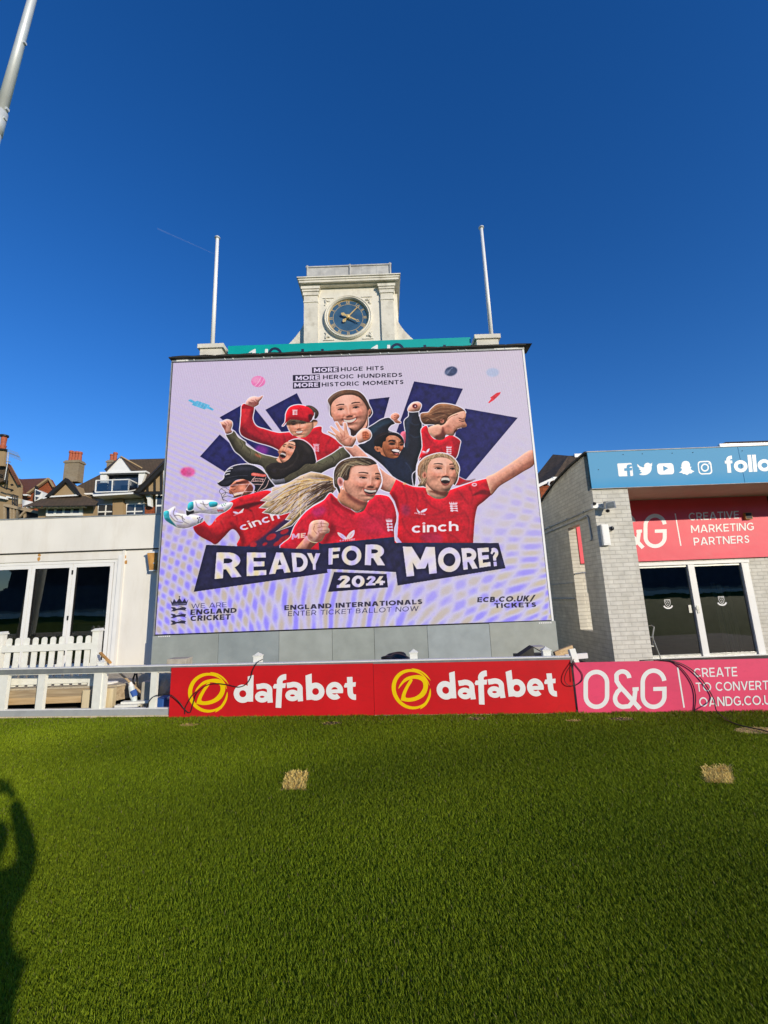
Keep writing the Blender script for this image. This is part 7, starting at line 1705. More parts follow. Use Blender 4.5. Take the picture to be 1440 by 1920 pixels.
# big gabled house
hc = thing('house', 'large half timbered house with a black barge board gable, white dormer and glass balcony', 'house', tuple(Ph(800, 660, 39) * np.array([1, 1, 0])))
MB().poly([Ph(470, 500, 37.8), Ph(1320, 487, 37.8), Ph(1320, 236, 44), Ph(975, 245, 44)]).poly([Ph(470, 500, 37.8), Ph(975, 245, 44), Ph(760, 480, 49)]).build('roof', TILE, hc)
MB().extrude([Ph(690, 500, 38.2), Ph(1310, 490, 38.2), Ph(1310, 900, 38.2), Ph(690, 900, 38.2)], (0, 8, 0)).build('wall', RENDER_T, hc)
MB().extrude([Ph(865, 553, 38.19), Ph(942, 550, 38.19), Ph(942, 900, 38.19), Ph(865, 900, 38.19)], (0, -.4, 0)).build('pilaster', RENDER_T, hc)
def window(parent, P_, Y, x0, y0, x1, y1, nx, ny, fr=.09, sl=0, gaps=None):
    a, c, d, e = [P_(x, y, Y) for x, y in ((x0, y0), (x1, y0 + sl), (x1, y1 + sl), (x0, y1))]
    b = MB(); b.extrude([a, c, d, e], (0, .12, 0)); f = b.build('window', WHT, parent)
    g = MB(); X0_, X1_, Zt, Zb = a[0], c[0], (a[2] + c[2]) / 2, (d[2] + e[2]) / 2; sl_ = (c[2] - a[2]) / (X1_ - X0_)
    for i in range(nx):
        for j in range(ny):
            xa = X0_ + fr + (X1_ - X0_ - fr) * i / nx; xb = X0_ + (X1_ - X0_ - fr) * (i + 1) / nx
            zt = Zt - fr - (Zt - Zb - fr) * j / ny; zb = Zt - (Zt - Zb - fr) * (j + 1) / ny
            k = lambda x: sl_ * (x - (X0_ + X1_) / 2)
            g.poly([(xa, Y - .01, zb + k(xa)), (xb, Y - .01, zb + k(xb)), (xb, Y - .01, zt + k(xb)), (xa, Y - .01, zt + k(xa))])
    g.build('pane', GLW, f)
window(hc, Ph, 38.1, 733, 580, 862, 700, 2, 2, .12, -4); window(hc, Ph, 38.1, 946, 576, 1086, 700, 2, 2, .12, -4)
MB().extrude([Ph(690, 548, 38.18), Ph(1086, 540, 38.18), Ph(1086, 574, 38.18), Ph(690, 580, 38.18)], (0, -.1, 0)).build('lintel', pm('grey_board', (.45, .42, .36), .7, .1, 3), hc)
b = MB(); b.extrude([Ph(692, 508, 36.6), Ph(1000, 492, 36.6), Ph(1000, 504, 36.6), Ph(700, 522, 36.6)], (0, 1.6, 0)); b.beam(Ph(592, 506, 37.6), Ph(1000, 497, 37.6), .14, .14); b.tube([Ph(612, 506, 37.3), Ph(612, 550, 37.3)], .1, 8); b.build('balcony_slab', WHT, hc)
b = MB()
F = [Ph(722, 404, 36.6), Ph(968, 396, 36.6), Ph(963, 485, 36.6), Ph(716, 492, 36.6)]; Sd = [F[1], Ph(1035, 428, 38.0), Ph(1035, 470, 38.0), F[2]]
for q in (F, Sd):
    for i in range(4): b.beam(q[i], q[(i + 1) % 4], .09, .09, (0, 1, 0.01))
md = [(F[0] + F[1]) / 2, (F[2] + F[3]) / 2]; b.beam(md[0], md[1], .08, .08, (0, 1, 0)); bal = b.build('balcony_rail', WHT, hc)
MB().poly([F[3], F[2], F[1], F[0]]).poly([Sd[3], Sd[2], Sd[1], Sd[0]]).build('glass_panel', M['glass'], bal)
# dormer
MB().extrude([Ph(800, 338, 37.4), Ph(905, 225, 37.4), Ph(985, 334, 37.4)], (0, .3, 0)).build('dormer_gable', WHT, hc)
b = MB(); b.extrude([Ph(748, 340, 37.3), Ph(1096, 330, 37.3), Ph(1096, 342, 37.3), Ph(748, 352, 37.3)], (0, .6, 0)); b.extrude([Ph(752, 353, 37.5), Ph(800, 350, 37.5), Ph(800, 420, 37.5), Ph(752, 420, 37.5)], (0, .3, 0)); b.extrude([Ph(1040, 343, 37.5), Ph(1094, 342, 37.5), Ph(1060, 430, 37.5), Ph(1036, 440, 37.5)], (0, .3, 0)); b.build('dormer_frame', WHT, hc)
MB().poly([Ph(905, 222, 37.3), Ph(985, 332, 37.3), Ph(1070, 310, 40), Ph(960, 246, 42)]).poly([Ph(905, 222, 37.3), Ph(798, 338, 37.3), Ph(780, 320, 40), Ph(890, 240, 42)]).build('dormer_roof', TILE, hc)
MB().beam(Ph(905, 222, 37.2), Ph(1066, 312, 38.5), .1, .1).build('verge', RENDER_T, hc)
MB().extrude([Ph(800, 350, 38.1), Ph(1040, 344, 38.1), Ph(1040, 500, 38.1), Ph(800, 500, 38.1)], (0, .2, 0)).build('dormer_glazing', GLW, hc)
for x0, x1 in ((726, 800), (905, 960)): MB().extrude([Ph(x0, 440, 37.1), Ph(x1, 438, 37.1), Ph(x1, 486, 37.1), Ph(x0, 488, 37.1)], (0, .3, 0)).build('balcony_screen', pm('navy_screen', (.03, .04, .07), .5, .1, 4), hc)
# left gable with black barge boards
MB().extrude([Ph(370, 520, 36.2), Ph(490, 415, 36.2), Ph(592, 512, 36.2)], (0, 6, 0)).build('gable_wall', RENDER_T, hc)
b = MB(); b.extrude([Ph(333, 526, 35.9), Ph(490, 383, 35.9), Ph(490, 414, 35.9), Ph(368, 526, 35.9)], (0, .35, 0)); b.extrude([Ph(490, 383, 35.9), Ph(596, 512, 35.9), Ph(578, 512, 35.9), Ph(490, 414, 35.9)], (0, .35, 0)); build_each(b, 'barge_board', BLACKW, hc)
MB().poly([Ph(492, 383, 35.9), Ph(596, 512, 35.9), Ph(640, 505, 39), Ph(530, 398, 43)]).poly([Ph(490, 383, 35.9), Ph(334, 526, 35.9), Ph(360, 500, 42), Ph(500, 392, 43)]).build('gable_roof', TILE, hc)
MB().extrude([Ph(375, 522, 36.1), Ph(592, 510, 36.1), Ph(592, 520, 36.1), Ph(375, 532, 36.1)], (0, -.12, 0)).build('string_course', WHT, hc)
# hipped roof over the bay
MB().poly([Ph(168, 596, 34.5), Ph(716, 590, 34.5), Ph(640, 520, 36.6), Ph(372, 526, 36.6)]).poly([Ph(716, 590, 34.5), Ph(640, 520, 36.6), Ph(740, 560, 37)]).build('bay_roof', TILE, hc)
b = MB(); b.extrude([Ph(170, 597, 34.5), Ph(716, 591, 34.5), Ph(640, 586, 36), Ph(360, 592, 36)], (0, 0, -.05)); b.build('bay_soffit', BLACKW, hc)
b = MB()
for i in range(11): p0 = Ph(215 + i * 40, 603 - i * .6, 34.7); b.box(p0[0] - .07, p0[0] + .07, 34.6, 35.2, p0[2] - .06, p0[2] + .03)
build_each(b, 'rafter_end', WHT, hc)
MB().extrude([Ph(342, 596, 35.6), Ph(700, 588, 35.6), Ph(700, 900, 35.6), Ph(342, 900, 35.6)], (0, .5, 0)).build('bay_wall', RENDER_T, hc)
MB().extrude([Ph(285, 615, 35.9), Ph(342, 610, 35.9), Ph(342, 900, 35.9), Ph(285, 900, 35.9)], (0, .3, 0)).build('bay_wall', RENDER_T, hc)
window(hc, Ph, 35.45, 345, 602, 616, 672, 4, 1, .22, -6)
# chimneys
def stack(parent, x0, x1, y0, y1, Y, pots, mat, dp=.8):
    a, c = Ph(x0, y0, Y), Ph(x1, y1, Y)
    s_ = MB().box(a[0], c[0], Y, Y + dp, c[2], a[2]).build('chimney', mat, parent)
    MB().box(a[0] - .08, c[0] + .08, Y - .08, Y + dp + .08, a[2] - .28, a[2] - .12).build('corbel', mat, s_)
    for x, r in pots:
        p_ = Ph(x, y0, Y + dp / 2); ph = r
        MB().lathe((p_[0], Y + dp / 2, a[2]), [(.20, 0), (.17, ph * .75), (.22, ph * .78), (.22, ph * .95), (.18, ph)], 12).build('chimney_pot', TERRA, s_)
stack(hc, 487, 578, 252, 410, 40, ((530, 1.1), (552, 1.0), (574, 1.0), (596, .95)), BRICK_T)
stack(hc, 803, 840, 250, 330, 43, ((838, .75), (862, .95)), BRICK_T)
# timbered gable at the right
MB().extrude([Ph(1040, 486, 36.4), Ph(1250, 275, 36.4), Ph(1420, 480, 36.4)], (0, 6, 0)).build('timber_gable', RENDER_T, hc)
b = MB(); b.extrude([Ph(1000, 494, 36), Ph(1250, 252, 36), Ph(1250, 288, 36), Ph(1046, 494, 36)], (0, .4, 0)); b.extrude([Ph(1000, 490, 36.1), Ph(1420, 482, 36.1), Ph(1420, 500, 36.1), Ph(1040, 506, 36.1)], (0, .3, 0))
for x, yt in ((1104, 425), (1158, 372), (1208, 322)): b.extrude([Ph(x - 7, yt, 36.3), Ph(x + 7, yt - 12, 36.3), Ph(x + 7, 488, 36.3), Ph(x - 7, 488, 36.3)], (0, .1, 0))
b.build('timber_frame', BLACKW, hc)
MB().poly([Ph(1000, 494, 35.9), Ph(1250, 250, 35.9), Ph(1240, 240, 43), Ph(1060, 420, 43)]).build('gable_roof', TILE, hc)
b = MB(); b.extrude([Ph(1088, 512, 36.6), Ph(1128, 508, 36.6), Ph(1130, 598, 36.6), Ph(1108, 590, 36.6), Ph(1104, 545, 36.6)], (0, .4, 0)); b.build('bracket', WHT, hc)
window(hc, Ph, 36.9, 1168, 506, 1330, 680, 3, 2, .16, -4); window(hc, Ph, 36.28, 1224, 325, 1330, 432, 3, 1, .12, -4)
MB().extrude([Ph(1086, 600, 37.2), Ph(1330, 594, 37.2), Ph(1330, 900, 37.2), Ph(1086, 900, 37.2)], (0, 2, 0)).build('wall', HUNG, hc)

# red tiled house
hb = thing('house', 'house with a steep red brown roof and a tile hung gable', 'house', tuple(Pd(800, 1200, 52) * np.array([1, 1, 0])))
MB().poly([Pd(520, 1290, 48), Pd(440, 1085, 50), Pd(385, 915, 56), Pd(480, 940, 57), Pd(1100, 915, 54), Pd(600, 1280, 48)]).build('roof', TILE_R, hb)
MB().extrude([Pd(1098, 930, 49), Pd(1205, 1120, 49), Pd(1230, 1700, 49), Pd(430, 1700, 49), Pd(430, 1120, 49), Pd(530, 1290, 49), Pd(605, 1285, 49)], (0, .6, 0)).build('hung_wall', HUNG, hb)
b = MB(); b.beam(Pd(605, 1285, 48.6), Pd(1100, 925, 48.6), .3, .2); b.beam(Pd(1100, 925, 48.6), Pd(1212, 1120, 48.6), .2, .15); b.beam(Pd(440, 1100, 48.6), Pd(525, 1285, 48.6), .2, .15); b.build('verge', RENDER_T, hb)
MB().extrude([Pd(510, 1280, 48), Pd(625, 1280, 48), Pd(610, 1310, 48), Pd(530, 1310, 48)], (0, .5, 0)).build('gutter_head', WHT, hb)
b = MB(); b.extrude([Pd(790, 1160, 47.5), Pd(965, 1235, 47.5), Pd(945, 1375, 47.5), Pd(775, 1440, 47.5)], (0, 1, 0)); bw_ = b.build('box_window', WHT, hb)
MB().poly([Pd(800, 1180, 47.45), Pd(930, 1240, 47.45), Pd(890, 1290, 47.45), Pd(795, 1295, 47.45)]).poly([Pd(795, 1330, 47.45), Pd(880, 1350, 47.45), Pd(800, 1420, 47.45)]).build('pane', GLW, bw_)
MB().extrude([Pd(785, 1090, 47.8), Pd(815, 1090, 47.8), Pd(815, 1150, 47.8), Pd(750, 1430, 47.8), Pd(730, 1430, 47.8)], (0, .3, 0)).build('downpipe', BLACKW, hb)

# tan house at the far left
hA = thing('house', 'tan rendered house with a slender chimney at the left edge', 'house', tuple(Pd(150, 1200, 40) * np.array([1, 1, 0])))
MB().extrude([Pd(-400, 590, 40.5), Pd(180, 600, 40), Pd(440, 1080, 40), Pd(410, 1500, 40), Pd(410, 2200, 40), Pd(-400, 2200, 40.5)], (0, .4, 0)).build('gable_wall', RENDER_T, hA)
MB().extrude([Pd(-400, 600, 39.6), Pd(70, 600, 39.6), Pd(160, 605, 39.6), Pd(110, 960, 39.6), Pd(10, 1010, 39.6), Pd(-400, 1010, 39.6)], (0, .3, 0)).build('roof', TILE, hA)
b = MB(); b.beam(Pd(182, 600, 39.7), Pd(442, 1075, 39.7), .3, .12); b.build('verge', TILE_R, hA)
a, c = Pd(-120, 260, 39.2), Pd(95, 640, 39.2)
b = MB(); pts = [Pd(-120, 265, 39), Pd(118, 275, 39), Pd(78, 640, 39), Pd(-120, 640, 39)]; b.extrude(pts, (0, .25, 0)); ck = b.build('chimney', RENDER_T, hA)
p0 = Pd(58, 262, 39.6); b = MB(); b.lathe((p0[0], 39.6, p0[2]), [(.22, 0), (.3, .25), (.3, .35), (.22, .4), (.26, 1.1), (.22, 1.2)], 12); b.build('chimney_pot', TERRA, ck)
b = MB(); b.lathe((p0[0], 39.6, p0[2] + 1.22), [(.3, 0), (.36, .04), (.36, .2), (.2, .25)], 12); b.build('chimney_cowl', BLACKW, ck); b = MB(); b.beam(Pd(-120, 262, 38.9), Pd(150, 280, 38.9), .2, .12); b.build('corbel', BLACKW, ck)
b = MB(); b.extrude([Pd(-100, 1290, 39.7), Pd(140, 1350, 39.7), Pd(135, 1395, 39.7), Pd(-100, 1345, 39.7)], (0, .25, 0)); b.extrude([Pd(140, 1320, 39.8), Pd(410, 1375, 39.8), Pd(410, 1400, 39.8), Pd(140, 1350, 39.8)], (0, .15, 0)); b.build('string_course', WHT, hA)
b = MB()
for q in (((130, 870), (100, 1000)), ((170, 850), (150, 1050)), ((160, 1150), (280, 1190)), ((0, 840), (60, 860)), ((20, 1100), (150, 1160))): b.tube([Pd(*q[0], 39.3), Pd(*q[1], 39.3)], .07, 6)
for q in ((270, 1190), (270, 1070)): p1 = Pd(*q, 39.2); b.lathe(tuple(p1), [(.05, -.1), (.14, 0), (.05, .1)], 8)
build_each(b, 'waste_pipe', BLACKW, hA)
MB().extrude([Pd(100, 1520, 37), Pd(600, 1620, 37), Pd(900, 1700, 37), Pd(880, 2000, 37), Pd(100, 2000, 37)], (0, 2, 0)).build('undercroft_shade', M['black'], hA)  # black block standing in for the shade of the void under the deck
b = MB(); b.beam(Pd(100, 1520, 36.6), Pd(900, 1700, 36.6), .2, .25)
for x in (110, 250, 320, 400, 560): b.beam(Pd(x, 1560, 36.7), Pd(x, 1900, 36.7), .15, .15, (0, 1, 0))
b.beam(Pd(430, 1800, 36.5), Pd(570, 1660, 36.5), .15, .15, (0, 1, 0)); b.build('deck_frame', M['wood_old'], hA)
b = MB()
for x in (290, 330, 365, 400): b.tube([Pd(x, 1290 + (x - 290) * .3, 36.8), Pd(x - 10, 1540, 36.8)], .045, 6)
b.tube([Pd(290, 1290, 36.8), Pd(410, 1330, 36.8)], .05, 6); b.tube([Pd(270, 1450, 36.8), Pd(400, 1560, 36.8)], .05, 6); b.build('railing', BLACKW, hA)
wf = thing('panel_fence', 'bright white board fence on the terrace below the red gable', 'fence', tuple(Pd(550, 1560, 38) * np.array([1, 1, 1])))
MB().extrude([Pd(505, 1400, 38), Pd(700, 1440, 38), Pd(690, 1600, 38), Pd(500, 1580, 38)], (0, .2, 0)).build('panel', WHT, wf)
b = MB()
for x in (395, 430, 465): b.extrude([Pd(x, 1380, 38), Pd(x + 26, 1386, 38), Pd(x + 26, 1500, 38), Pd(x, 1495, 38)], (0, .15, 0))
build_each(b, 'board', M['wood_post'], wf)
ae = thing('tv_aerial', 'grey television aerial on a pole beside the tan chimney', 'aerial', tuple(Pd(110, 960, 39.2)))
MB().tube([Pd(105, 960, 39.2), Pd(178, 540, 39.2), Pd(185, 335, 39.2)], .045, 6).build('pole', M['alu'], ae)
b = MB(); pa, pb = Pd(185, 340, 39.2), Pd(440, 440, 39.2); b.tube([pa, pb], .035, 6)
for i in range(9): q = pa + (pb - pa) * (i / 8); b.tube([q + np.array([.0, -.3, .35]), q - np.array([0, -.3, .35])], .018, 4)
b.tube([Pd(150, 545, 39.2), Pd(235, 556, 39.2)], .05, 6); b.build('elements', M['alu'], ae)

# ------------------------------------------------------------------ odds and ends behind the fence
def onz(x, y, z): return pZ(x, y, z)
bp = MB(); YB = 8.9
pa, pb = pY(222, 1259, YB), pY(283, 1316, 8.7)
o_ = MB().tube([pa, pb], .02, 8).build('wooden_pole', M['wood_new']); tag(o_, 'long bare wooden pole leaning down behind the white rails', 'pole')
pa, pb = pY(188, 1224, 8.75), pY(207, 1243, 8.55)
o_ = MB().beam(pa, pb, .05, .03).build('wood_offcut', M['rust']); tag(o_, 'short reddish brown timber offcut propped against the picket gate post', 'timber')
sp_ = thing('spray_bottle', 'blue and white bottle hanging behind the white rails', 'bottle', tuple(pY(252, 1318, 8.7)))
q0, q1 = pY(246, 1287, 8.7), pY(253, 1317, 8.7)
MB().tube([q0, q0 * .45 + q1 * .55, q1], [.05, .065, .04], 12).build('body', pm('pale_plastic', (.62, .68, .66), .4, .05, 5), sp_); MB().tube([q0 * .75 + q1 * .25 + np.array([.03, -.02, 0]), q0 * .4 + q1 * .6 + np.array([.05, -.03, 0])], [.06, .05], 10).build('wrap', pm('blue_plastic', (.03, .10, .36), .45, .1, 5), sp_); MB().tube([q0, q0 + np.array([-.02, 0, .08])], [.05, .02], 10).build('cap', WHT, sp_)
o_ = MB().tube([pY(x, y, 8.95) for x, y in ((249, 1288), (250, 1272), (253, 1263), (256, 1263), (257, 1275), (258, 1292))], .018, 8).build('hook_pipe', M['black']); tag(o_, 'black bent pipe hook standing behind the blue bottle', 'pipe')
def rock(name, label, cat, c, s, mat, seed, sub=3):
    bm = bmesh.new(); bmesh.ops.create_icosphere(bm, subdivisions=sub, radius=1); rg = np.random.default_rng(seed); k = rg.normal(0, 1, (6, 3)); ph = rg.random(6) * 6
    for v in bm.verts:
        d = sum(math.sin(3.0 * v.co.dot(Vector(k[i])) + ph[i]) for i in range(6)) * .07; v.co *= 1 + d
        v.co = Vector((v.co.x * s[0], v.co.y * s[1], max(v.co.z, -.6) * s[2]))
    me = bpy.data.meshes.new(name); bm.to_mesh(me); bm.free(); me.materials.append(mat); o = bpy.data.objects.new(name, me); COL.objects.link(o); o.location = tuple(c)
    return tag(o, label, cat)
q = pY(275, 1300, 8.75); o_ = MB().box(q[0] - .09, q[0] + .10, 8.7, 9.0, 0, q[2] + .22).build('stone_block', M['concrete'], bevel=.02); tag(o_, 'tan rough stone block standing just left of the thin fence post', 'stone')
q = pY(310, 1275, 9.3); rock('rubble_heap', 'grey heap of rubble behind the end of the red board', 'rubble', (q[0], 9.3, .3), (.55, .3, .42), M['concrete'], 3)
q = pY(302, 1316, 8.6); o_ = MB().box(q[0] - .07, q[0] + .07, 8.55, 8.8, 0, q[2] + .08).build('plastic_tub', pm('blue_tub', (.03, .10, .34), .4, .1, 5), bevel=.015); tag(o_, 'small blue plastic tub on the ground beside the red board', 'tub')
for i, (x0, x1, y, lb) in enumerate(((220, 262, 1330, 'white painted board lying lowest behind the bottom rail'), (228, 300, 1326, 'long white painted board lying on top of the others behind the rails'), (290, 318, 1328, 'short white painted board lying next to the red board'))):
    qa, qb = pY(x0, y, 8.65), pY(x1, y, 8.65); o_ = MB().box(qa[0], qb[0], 8.55 + .06 * i, 8.68 + .05 * i, .13 + .045 * i, .17 + .045 * i).build('painted_board', M['fence_white']); tag(o_, lb, 'board', 'white boards lying on the ground')
q = pY(203, 1286, 9.05); o_ = MB().extrude([(q[0] - .12, 8.95, DZ + .002), (q[0] + .1, 8.98, DZ + .002), (q[0] + .13, 9.16, DZ + .002), (q[0] - .08, 9.14, DZ + .002)], (0, 0, .035)).build('paper_packet', WHT); tag(o_, 'white paper packet lying on the corner of the timber deck', 'packet')
for x, y, c, lb in ((272, 1262, (.55, .3, .08), 'small orange tin at the back of the deck'), (278, 1262, (.45, .06, .05), 'small red tin at the back of the deck')):
    q = pZ(x, y + 3, DZ); o_ = MB().lathe((q[0], q[1], DZ), [(.05, 0), (.05, .1), (.045, .11), (.045, .12)], 12).build('tin', pm('tin_paint', c, .4, .1, 5)); tag(o_, lb, 'tin', 'tins on the deck')
o_ = MB(); q = pY(335, 1240, 9.2); o_ = MB().box(q[0] - .2, q[0] + .2, 9.1, 9.4, 0, q[2] + .06).build('block', M['concrete'], bevel=.01); tag(o_, 'pale concrete block showing above the rail left of the first red emblem', 'block')
q = pY(743, 1230, 8.6); rock('refuse_sack', 'crumpled black refuse sack lying behind the rail below the screen', 'sack', (q[0], 8.45, q[2] - .03), (.27, .14, .11), pm('black_plastic', (.012, .012, .013), .28, .2, 12, .8, 9, spec=.6), 8, 4)
o_ = MB().box(q[0] - .6, q[0] + .6, 8.25, 8.7, 0, q[2] - .1).build('plinth_block', M['concrete']); tag(o_, 'low concrete ledge under the black refuse sack', 'ledge')
# tool box with a propped lid, planks at the end of the rail
eb = thing('equipment_box', 'small grey box with a propped open lid behind the right end of the rail', 'box', tuple(pY(1002, 1232, 8.7) * np.array([1, 1, 0])))
q0, q1, q2 = pY(973, 1232, 8.7), pY(1020, 1214, 8.7), pY(998, 1214, 8.7)
MB().box(q0[0], q1[0] + .05, 8.6, 9.1, 0, q0[2] + .02).build('body', M['black'], eb)
b = MB(); b.extrude([(q2[0], 8.6, q2[2] + .02), (q1[0], 8.6, q2[2] + .02), (q1[0] + .12, 8.6, q0[2] + .02), (q2[0] + .28, 8.6, q0[2] + .02)], (0, .3, 0)); b.build('lid', M['alu'], eb)
b = MB(); b.extrude([(q2[0] - .01, 8.59, q2[2] + .03), (q2[0] - .01, 8.59, q0[2] + .02), (q2[0] - .32, 8.59, q0[2] + .02)], (0, .25, 0)); b.build('shadow_wedge', M['felt'], eb)  # dark solid wedge standing in for the triangular shadow beside the lid
pa, pb = pY(1040, 1229, 8.3), pY(1073, 1216, 8.5)
o_ = MB().beam(pa, pb, .05, .13).build('timber', M['wood_new']); tag(o_, 'orange brown plank leaning between the last white post and the brick wall', 'timber')
pa, pb = pY(1060, 1232, 8.2), pY(1101, 1229, 8.2)
o_ = MB().beam(pa, pb, .05, .09).build('painted_rail', M['rail_white']); tag(o_, 'short white rail end sticking out above the pink board', 'rail')
pa, pb = pY(1071, 1217, 7.75), pY(1079, 1243, 7.70)
o_ = MB().beam(pa, pb, .10, .10, (0, 1, 0)).build('leaning_post', M['fence_white']); tag(o_, 'tilted white post where the red and pink boards meet', 'post')

# ------------------------------------------------------------------ black cables
def cable(label, pts, r=.009, n=6):
    o = MB().tube(spline(pts, False, n), r, 7).build('cable', M['cable'], smooth=True); tag(o, label, 'cable', 'loose black cables along the boundary')
za_ = lambda x, y: (300 + x / 3.1304, 1170 + y / 3.1304); zb_ = lambda x, y: (700 + x / 3.1304, 1170 + y / 3.1304)
def sp3(p): # numpy spline for 3d points
    return p
def hpt(x, y, h): return H.at(*H.px(x, y), h)
def spl3(pts, n=6):
    p = [np.array(q, float) for q in pts]; out = []
    for i in range(len(p) - 1):
        p0, p1, p2, p3 = p[max(i - 1, 0)], p[i], p[i + 1], p[min(i + 2, len(p) - 1)]
        for k in range(n):
            u = k / n; out.append(.5 * (2 * p1 + (p2 - p0) * u + (2 * p0 - 5 * p1 + 4 * p2 - p3) * u * u + (3 * p1 - p0 - 3 * p2 + p3) * u ** 3))
    return out + [p[-1]]
def cable(label, pts, r=.008):
    o = MB().tube(spl3(pts), r, 7).build('cable', M['cable'], smooth=True); tag(o, label, 'cable', 'loose black cables along the boundary')
cable('black cable looping over the rails and up across the left red board', [hpt(*za_(x, y), h) for x, y, h in ((-85, 500, -.03), (-60, 455, .02), (-30, 425, .06), (0, 412, .09), (45, 403, .11), (90, 412, .11), (130, 452, .09), (155, 495, .06), (185, 515, .055), (205, 460, .06), (225, 405, .07), (262, 370, .08), (300, 350, .08), (345, 345, .07), (400, 352, .06), (470, 366, .06), (515, 348, .06), (540, 310, .06), (553, 265, .06), (575, 225, .04), (596, 210, -.05))])
cable('short black cable hanging over the yellow emblem of the left red board', [hpt(*za_(x, y), h) for x, y, h in ((155, 525, .05), (157, 490, .056), (175, 455, .062), (200, 415, .066), (225, 392, .068))])
cable('thin looped cable hanging where the red and pink boards meet', [hpt(*zb_(x, y), .085) for x, y in ((1168, 200), (1158, 225), (1125, 275), (1113, 320), (1130, 350), (1165, 357), (1200, 340), (1218, 315), (1212, 280), (1180, 240), (1166, 215), (1163, 260), (1166, 330))], .006)
zc_ = lambda x, y: (1000 + x / 3.2727, 1080 + y / 3.2727)
cable('black cable dropping over the pink board to the grass', [hpt(*zc_(x, y), h) for x, y, h in ((655, 520, -.02), (700, 512, .06), (760, 511, .09), (825, 516, .09), (880, 552, .09), (930, 610, .09), (962, 670, .09), (975, 740, .09), (968, 820, .085), (962, 838, .09))])
gp = [hpt(*zc_(x, y), h) for x, y, h in ((760, 513, .085), (830, 517, .10), (900, 538, .10), (970, 585, .10), (1030, 655, .10), (1080, 745, .11))]
gp += [pZ(*zc_(x, y), z) for x, y, z in ((1122, 822, .10), (1160, 862, .04), (1200, 890, .03), (1262, 914, .03), (1330, 930, .03), (1420, 950, .03), (1520, 985, .03))]
cable('black cable curving over the pink board and trailing across the grass at the right', gp)

# ------------------------------------------------------------------ the photographer, whose shadow lies on the lawn
def skin_figure(name, joints, edges, radii, mat, parent, root=0, sub=2):
    me = bpy.data.meshes.new(name); o_ = np.array(parent['_o'])
    me.from_pydata([tuple(np.array(j) - o_) for j in joints], edges, []); me.update()
    o = bpy.data.objects.new(name, me); COL.objects.link(o); o.parent = parent; o['_o'] = parent['_o']
    me.materials.append(mat)
    sk = o.modifiers.new('skin', 'SKIN'); sk.use_smooth_shade = True
    ss = o.modifiers.new('sub', 'SUBSURF'); ss.levels = sub; ss.render_levels = sub
    d = me.skin_vertices[0].data
    for i, r in enumerate(radii): d[i].radius = (r, r) if not isinstance(r, tuple) else r
    for i in range(len(d)): d[i].use_root = (i == root)
    return o
bx_, by_ = .315, -.45
ps = thing('person', 'person in a dark coat standing behind the camera and holding a phone above the head', 'person', (bx_, by_, 0))
COAT = pm('coat', (.03, .035, .045), .8, .2, 8, .3, 60); TROU = pm('trousers', (.03, .03, .05), .85, .2, 8); SKIN = pm('skin', (.55, .34, .25), .5, .06, 8)
j = lambda x, y, z: (bx_ + x, by_ + y, z)
J = [j(0, 0, .98), j(0, -.02, 1.15), j(0, -.02, 1.32), j(0, -.01, 1.44), j(.17, 0, 1.43), j(-.17, 0, 1.43), j(.22, .12, 1.52), j(-.46, .10, 1.54), j(-.10, .30, 1.85), j(-.44, .30, 1.84), j(0, 0, .86)]
skin_figure('coat', J, [(0, 1), (1, 2), (2, 3), (3, 4), (3, 5), (4, 6), (5, 7), (6, 8), (7, 9), (0, 10)], [(.20, .15), (.215, .15), (.21, .15), (.13, .11), .10, .10, .085, .085, .055, .055, (.19, .15)], COAT, ps)
J = [j(0, 0, .92), j(.10, 0, .84), j(-.10, 0, .84), j(.12, .02, .48), j(-.12, .02, .48), j(.13, -.02, .10), j(-.13, -.02, .10)]
skin_figure('trousers', J, [(0, 1), (0, 2), (1, 3), (2, 4), (3, 5), (4, 6)], [(.16, .13), .105, .105, .085, .085, .07, .07], TROU, ps)
for s_ in (1, -1): skin_figure('shoe', [j(.13 * s_, -.06, .05), j(.135 * s_, .03, .05), j(.15 * s_, .15, .035)], [(0, 1), (1, 2)], [.05, .052, .035], M['black'], ps)
J = [j(0, .0, 1.46), j(0, .01, 1.54), j(0, .02, 1.62), j(0, .02, 1.72), j(0, .01, 1.76), j(0, .115, 1.655), j(0, .09, 1.60)]
skin_figure('head', J, [(0, 1), (1, 2), (2, 3), (3, 4), (2, 5), (2, 6)], [.06, .058, (.078, .09), (.076, .092), (.05, .06), .016, .04], SKIN, ps)
hb_ = MB(); hb_.lathe(j(0, -.005, 1.665), [(.085, 0), (.095, .05), (.085, .09), (.05, .125), (.01, .135)], 16); hb_.build('hair', pm('hair', (.04, .025, .018), .7, .3, 20), ps, smooth=True)
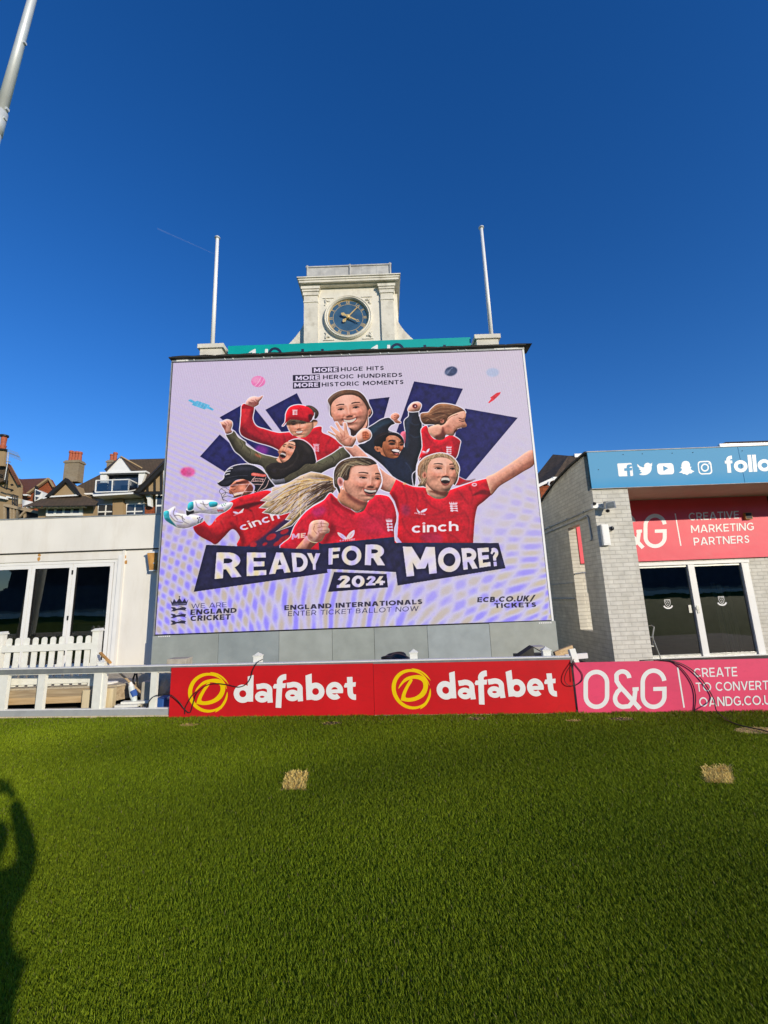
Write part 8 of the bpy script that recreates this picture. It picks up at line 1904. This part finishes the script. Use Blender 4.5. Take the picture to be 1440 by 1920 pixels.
for s_, hxx in ((1, .075), (-1, -.075)):
    hj = [(bx_ - .105 if s_ > 0 else bx_ - .435, by_ + .31, 1.865), (hxx + .02 * s_, -.11, 1.955), (hxx + .005 * s_, -.085, 2.0)]
    pts = list(hj); ed = [(0, 1), (1, 2)]; rr = [.034, .036, .03]
    for k in range(4):
        b0 = len(pts); z = 1.955 + .022 * k
        pts += [(hxx + .012 * s_, -.075, z), (hxx + .008 * s_, -.052, z + .004), (hxx - .025 * s_, -.046, z + .006)]
        ed += [(2 if k > 1 else 1, b0), (b0, b0 + 1), (b0 + 1, b0 + 2)]; rr += [.010, .009, .008]
    b0 = len(pts); pts += [(hxx, -.12, 1.97), (hxx - .03 * s_, -.105, 1.985)]; ed += [(1, b0), (b0, b0 + 1)]; rr += [.012, .010]
    skin_figure('hand', pts, ed, rr, SKIN, ps)
ph = thing('phone', 'black mobile phone held up in both hands', 'phone', (0, -.07, 1.93))
MB().box(-.038, .038, -.078, -.070, 1.885, 2.045).build('body', M['black'], ph, bevel=.003); MB().box(-.034, .034, -.0795, -.0785, 1.892, 2.038).build('screen', GLW, ph)
MB().box(-.03, -.002, -.0695, -.067, 2.0, 2.035).build('lens_bump', M['black'], ph)

# ------------------------------------------------------------------ the stand across the ground, mirrored in the glass
gs = thing('grandstand', 'long blue seated grandstand far behind the camera across the ground', 'grandstand', (0, -95, 0))
SEAT = pm('blue_seat', (.06, .085, .12), .6, .3, .6)
b = MB()
for i in range(12): b.box(-110, 190, -90 - i * .9, -89.1 - i * .9, 0, 1.6 + i * .55)
b.build('terrace', M['concrete'], gs)
b = MB()
for i in range(12): b.box(-108, 188, -89.7 - i * .9, -89.5 - i * .9, 1.6 + i * .55, 2.15 + i * .55)
b.build('seating', SEAT, gs)
MB().box(-110, 190, -104, -103, 0, 20).build('back_wall', pm('stand_wall', (.05, .06, .09), .8, .2, .2), gs)
MB().box(-112, 192, -104, -94, 16.6, 17).build('roof', M['felt'], gs)
b = MB().box(-130, 200, -88.9, -88.7, 0, 1.0).build('perimeter_wall', M['fence_white'], gs)
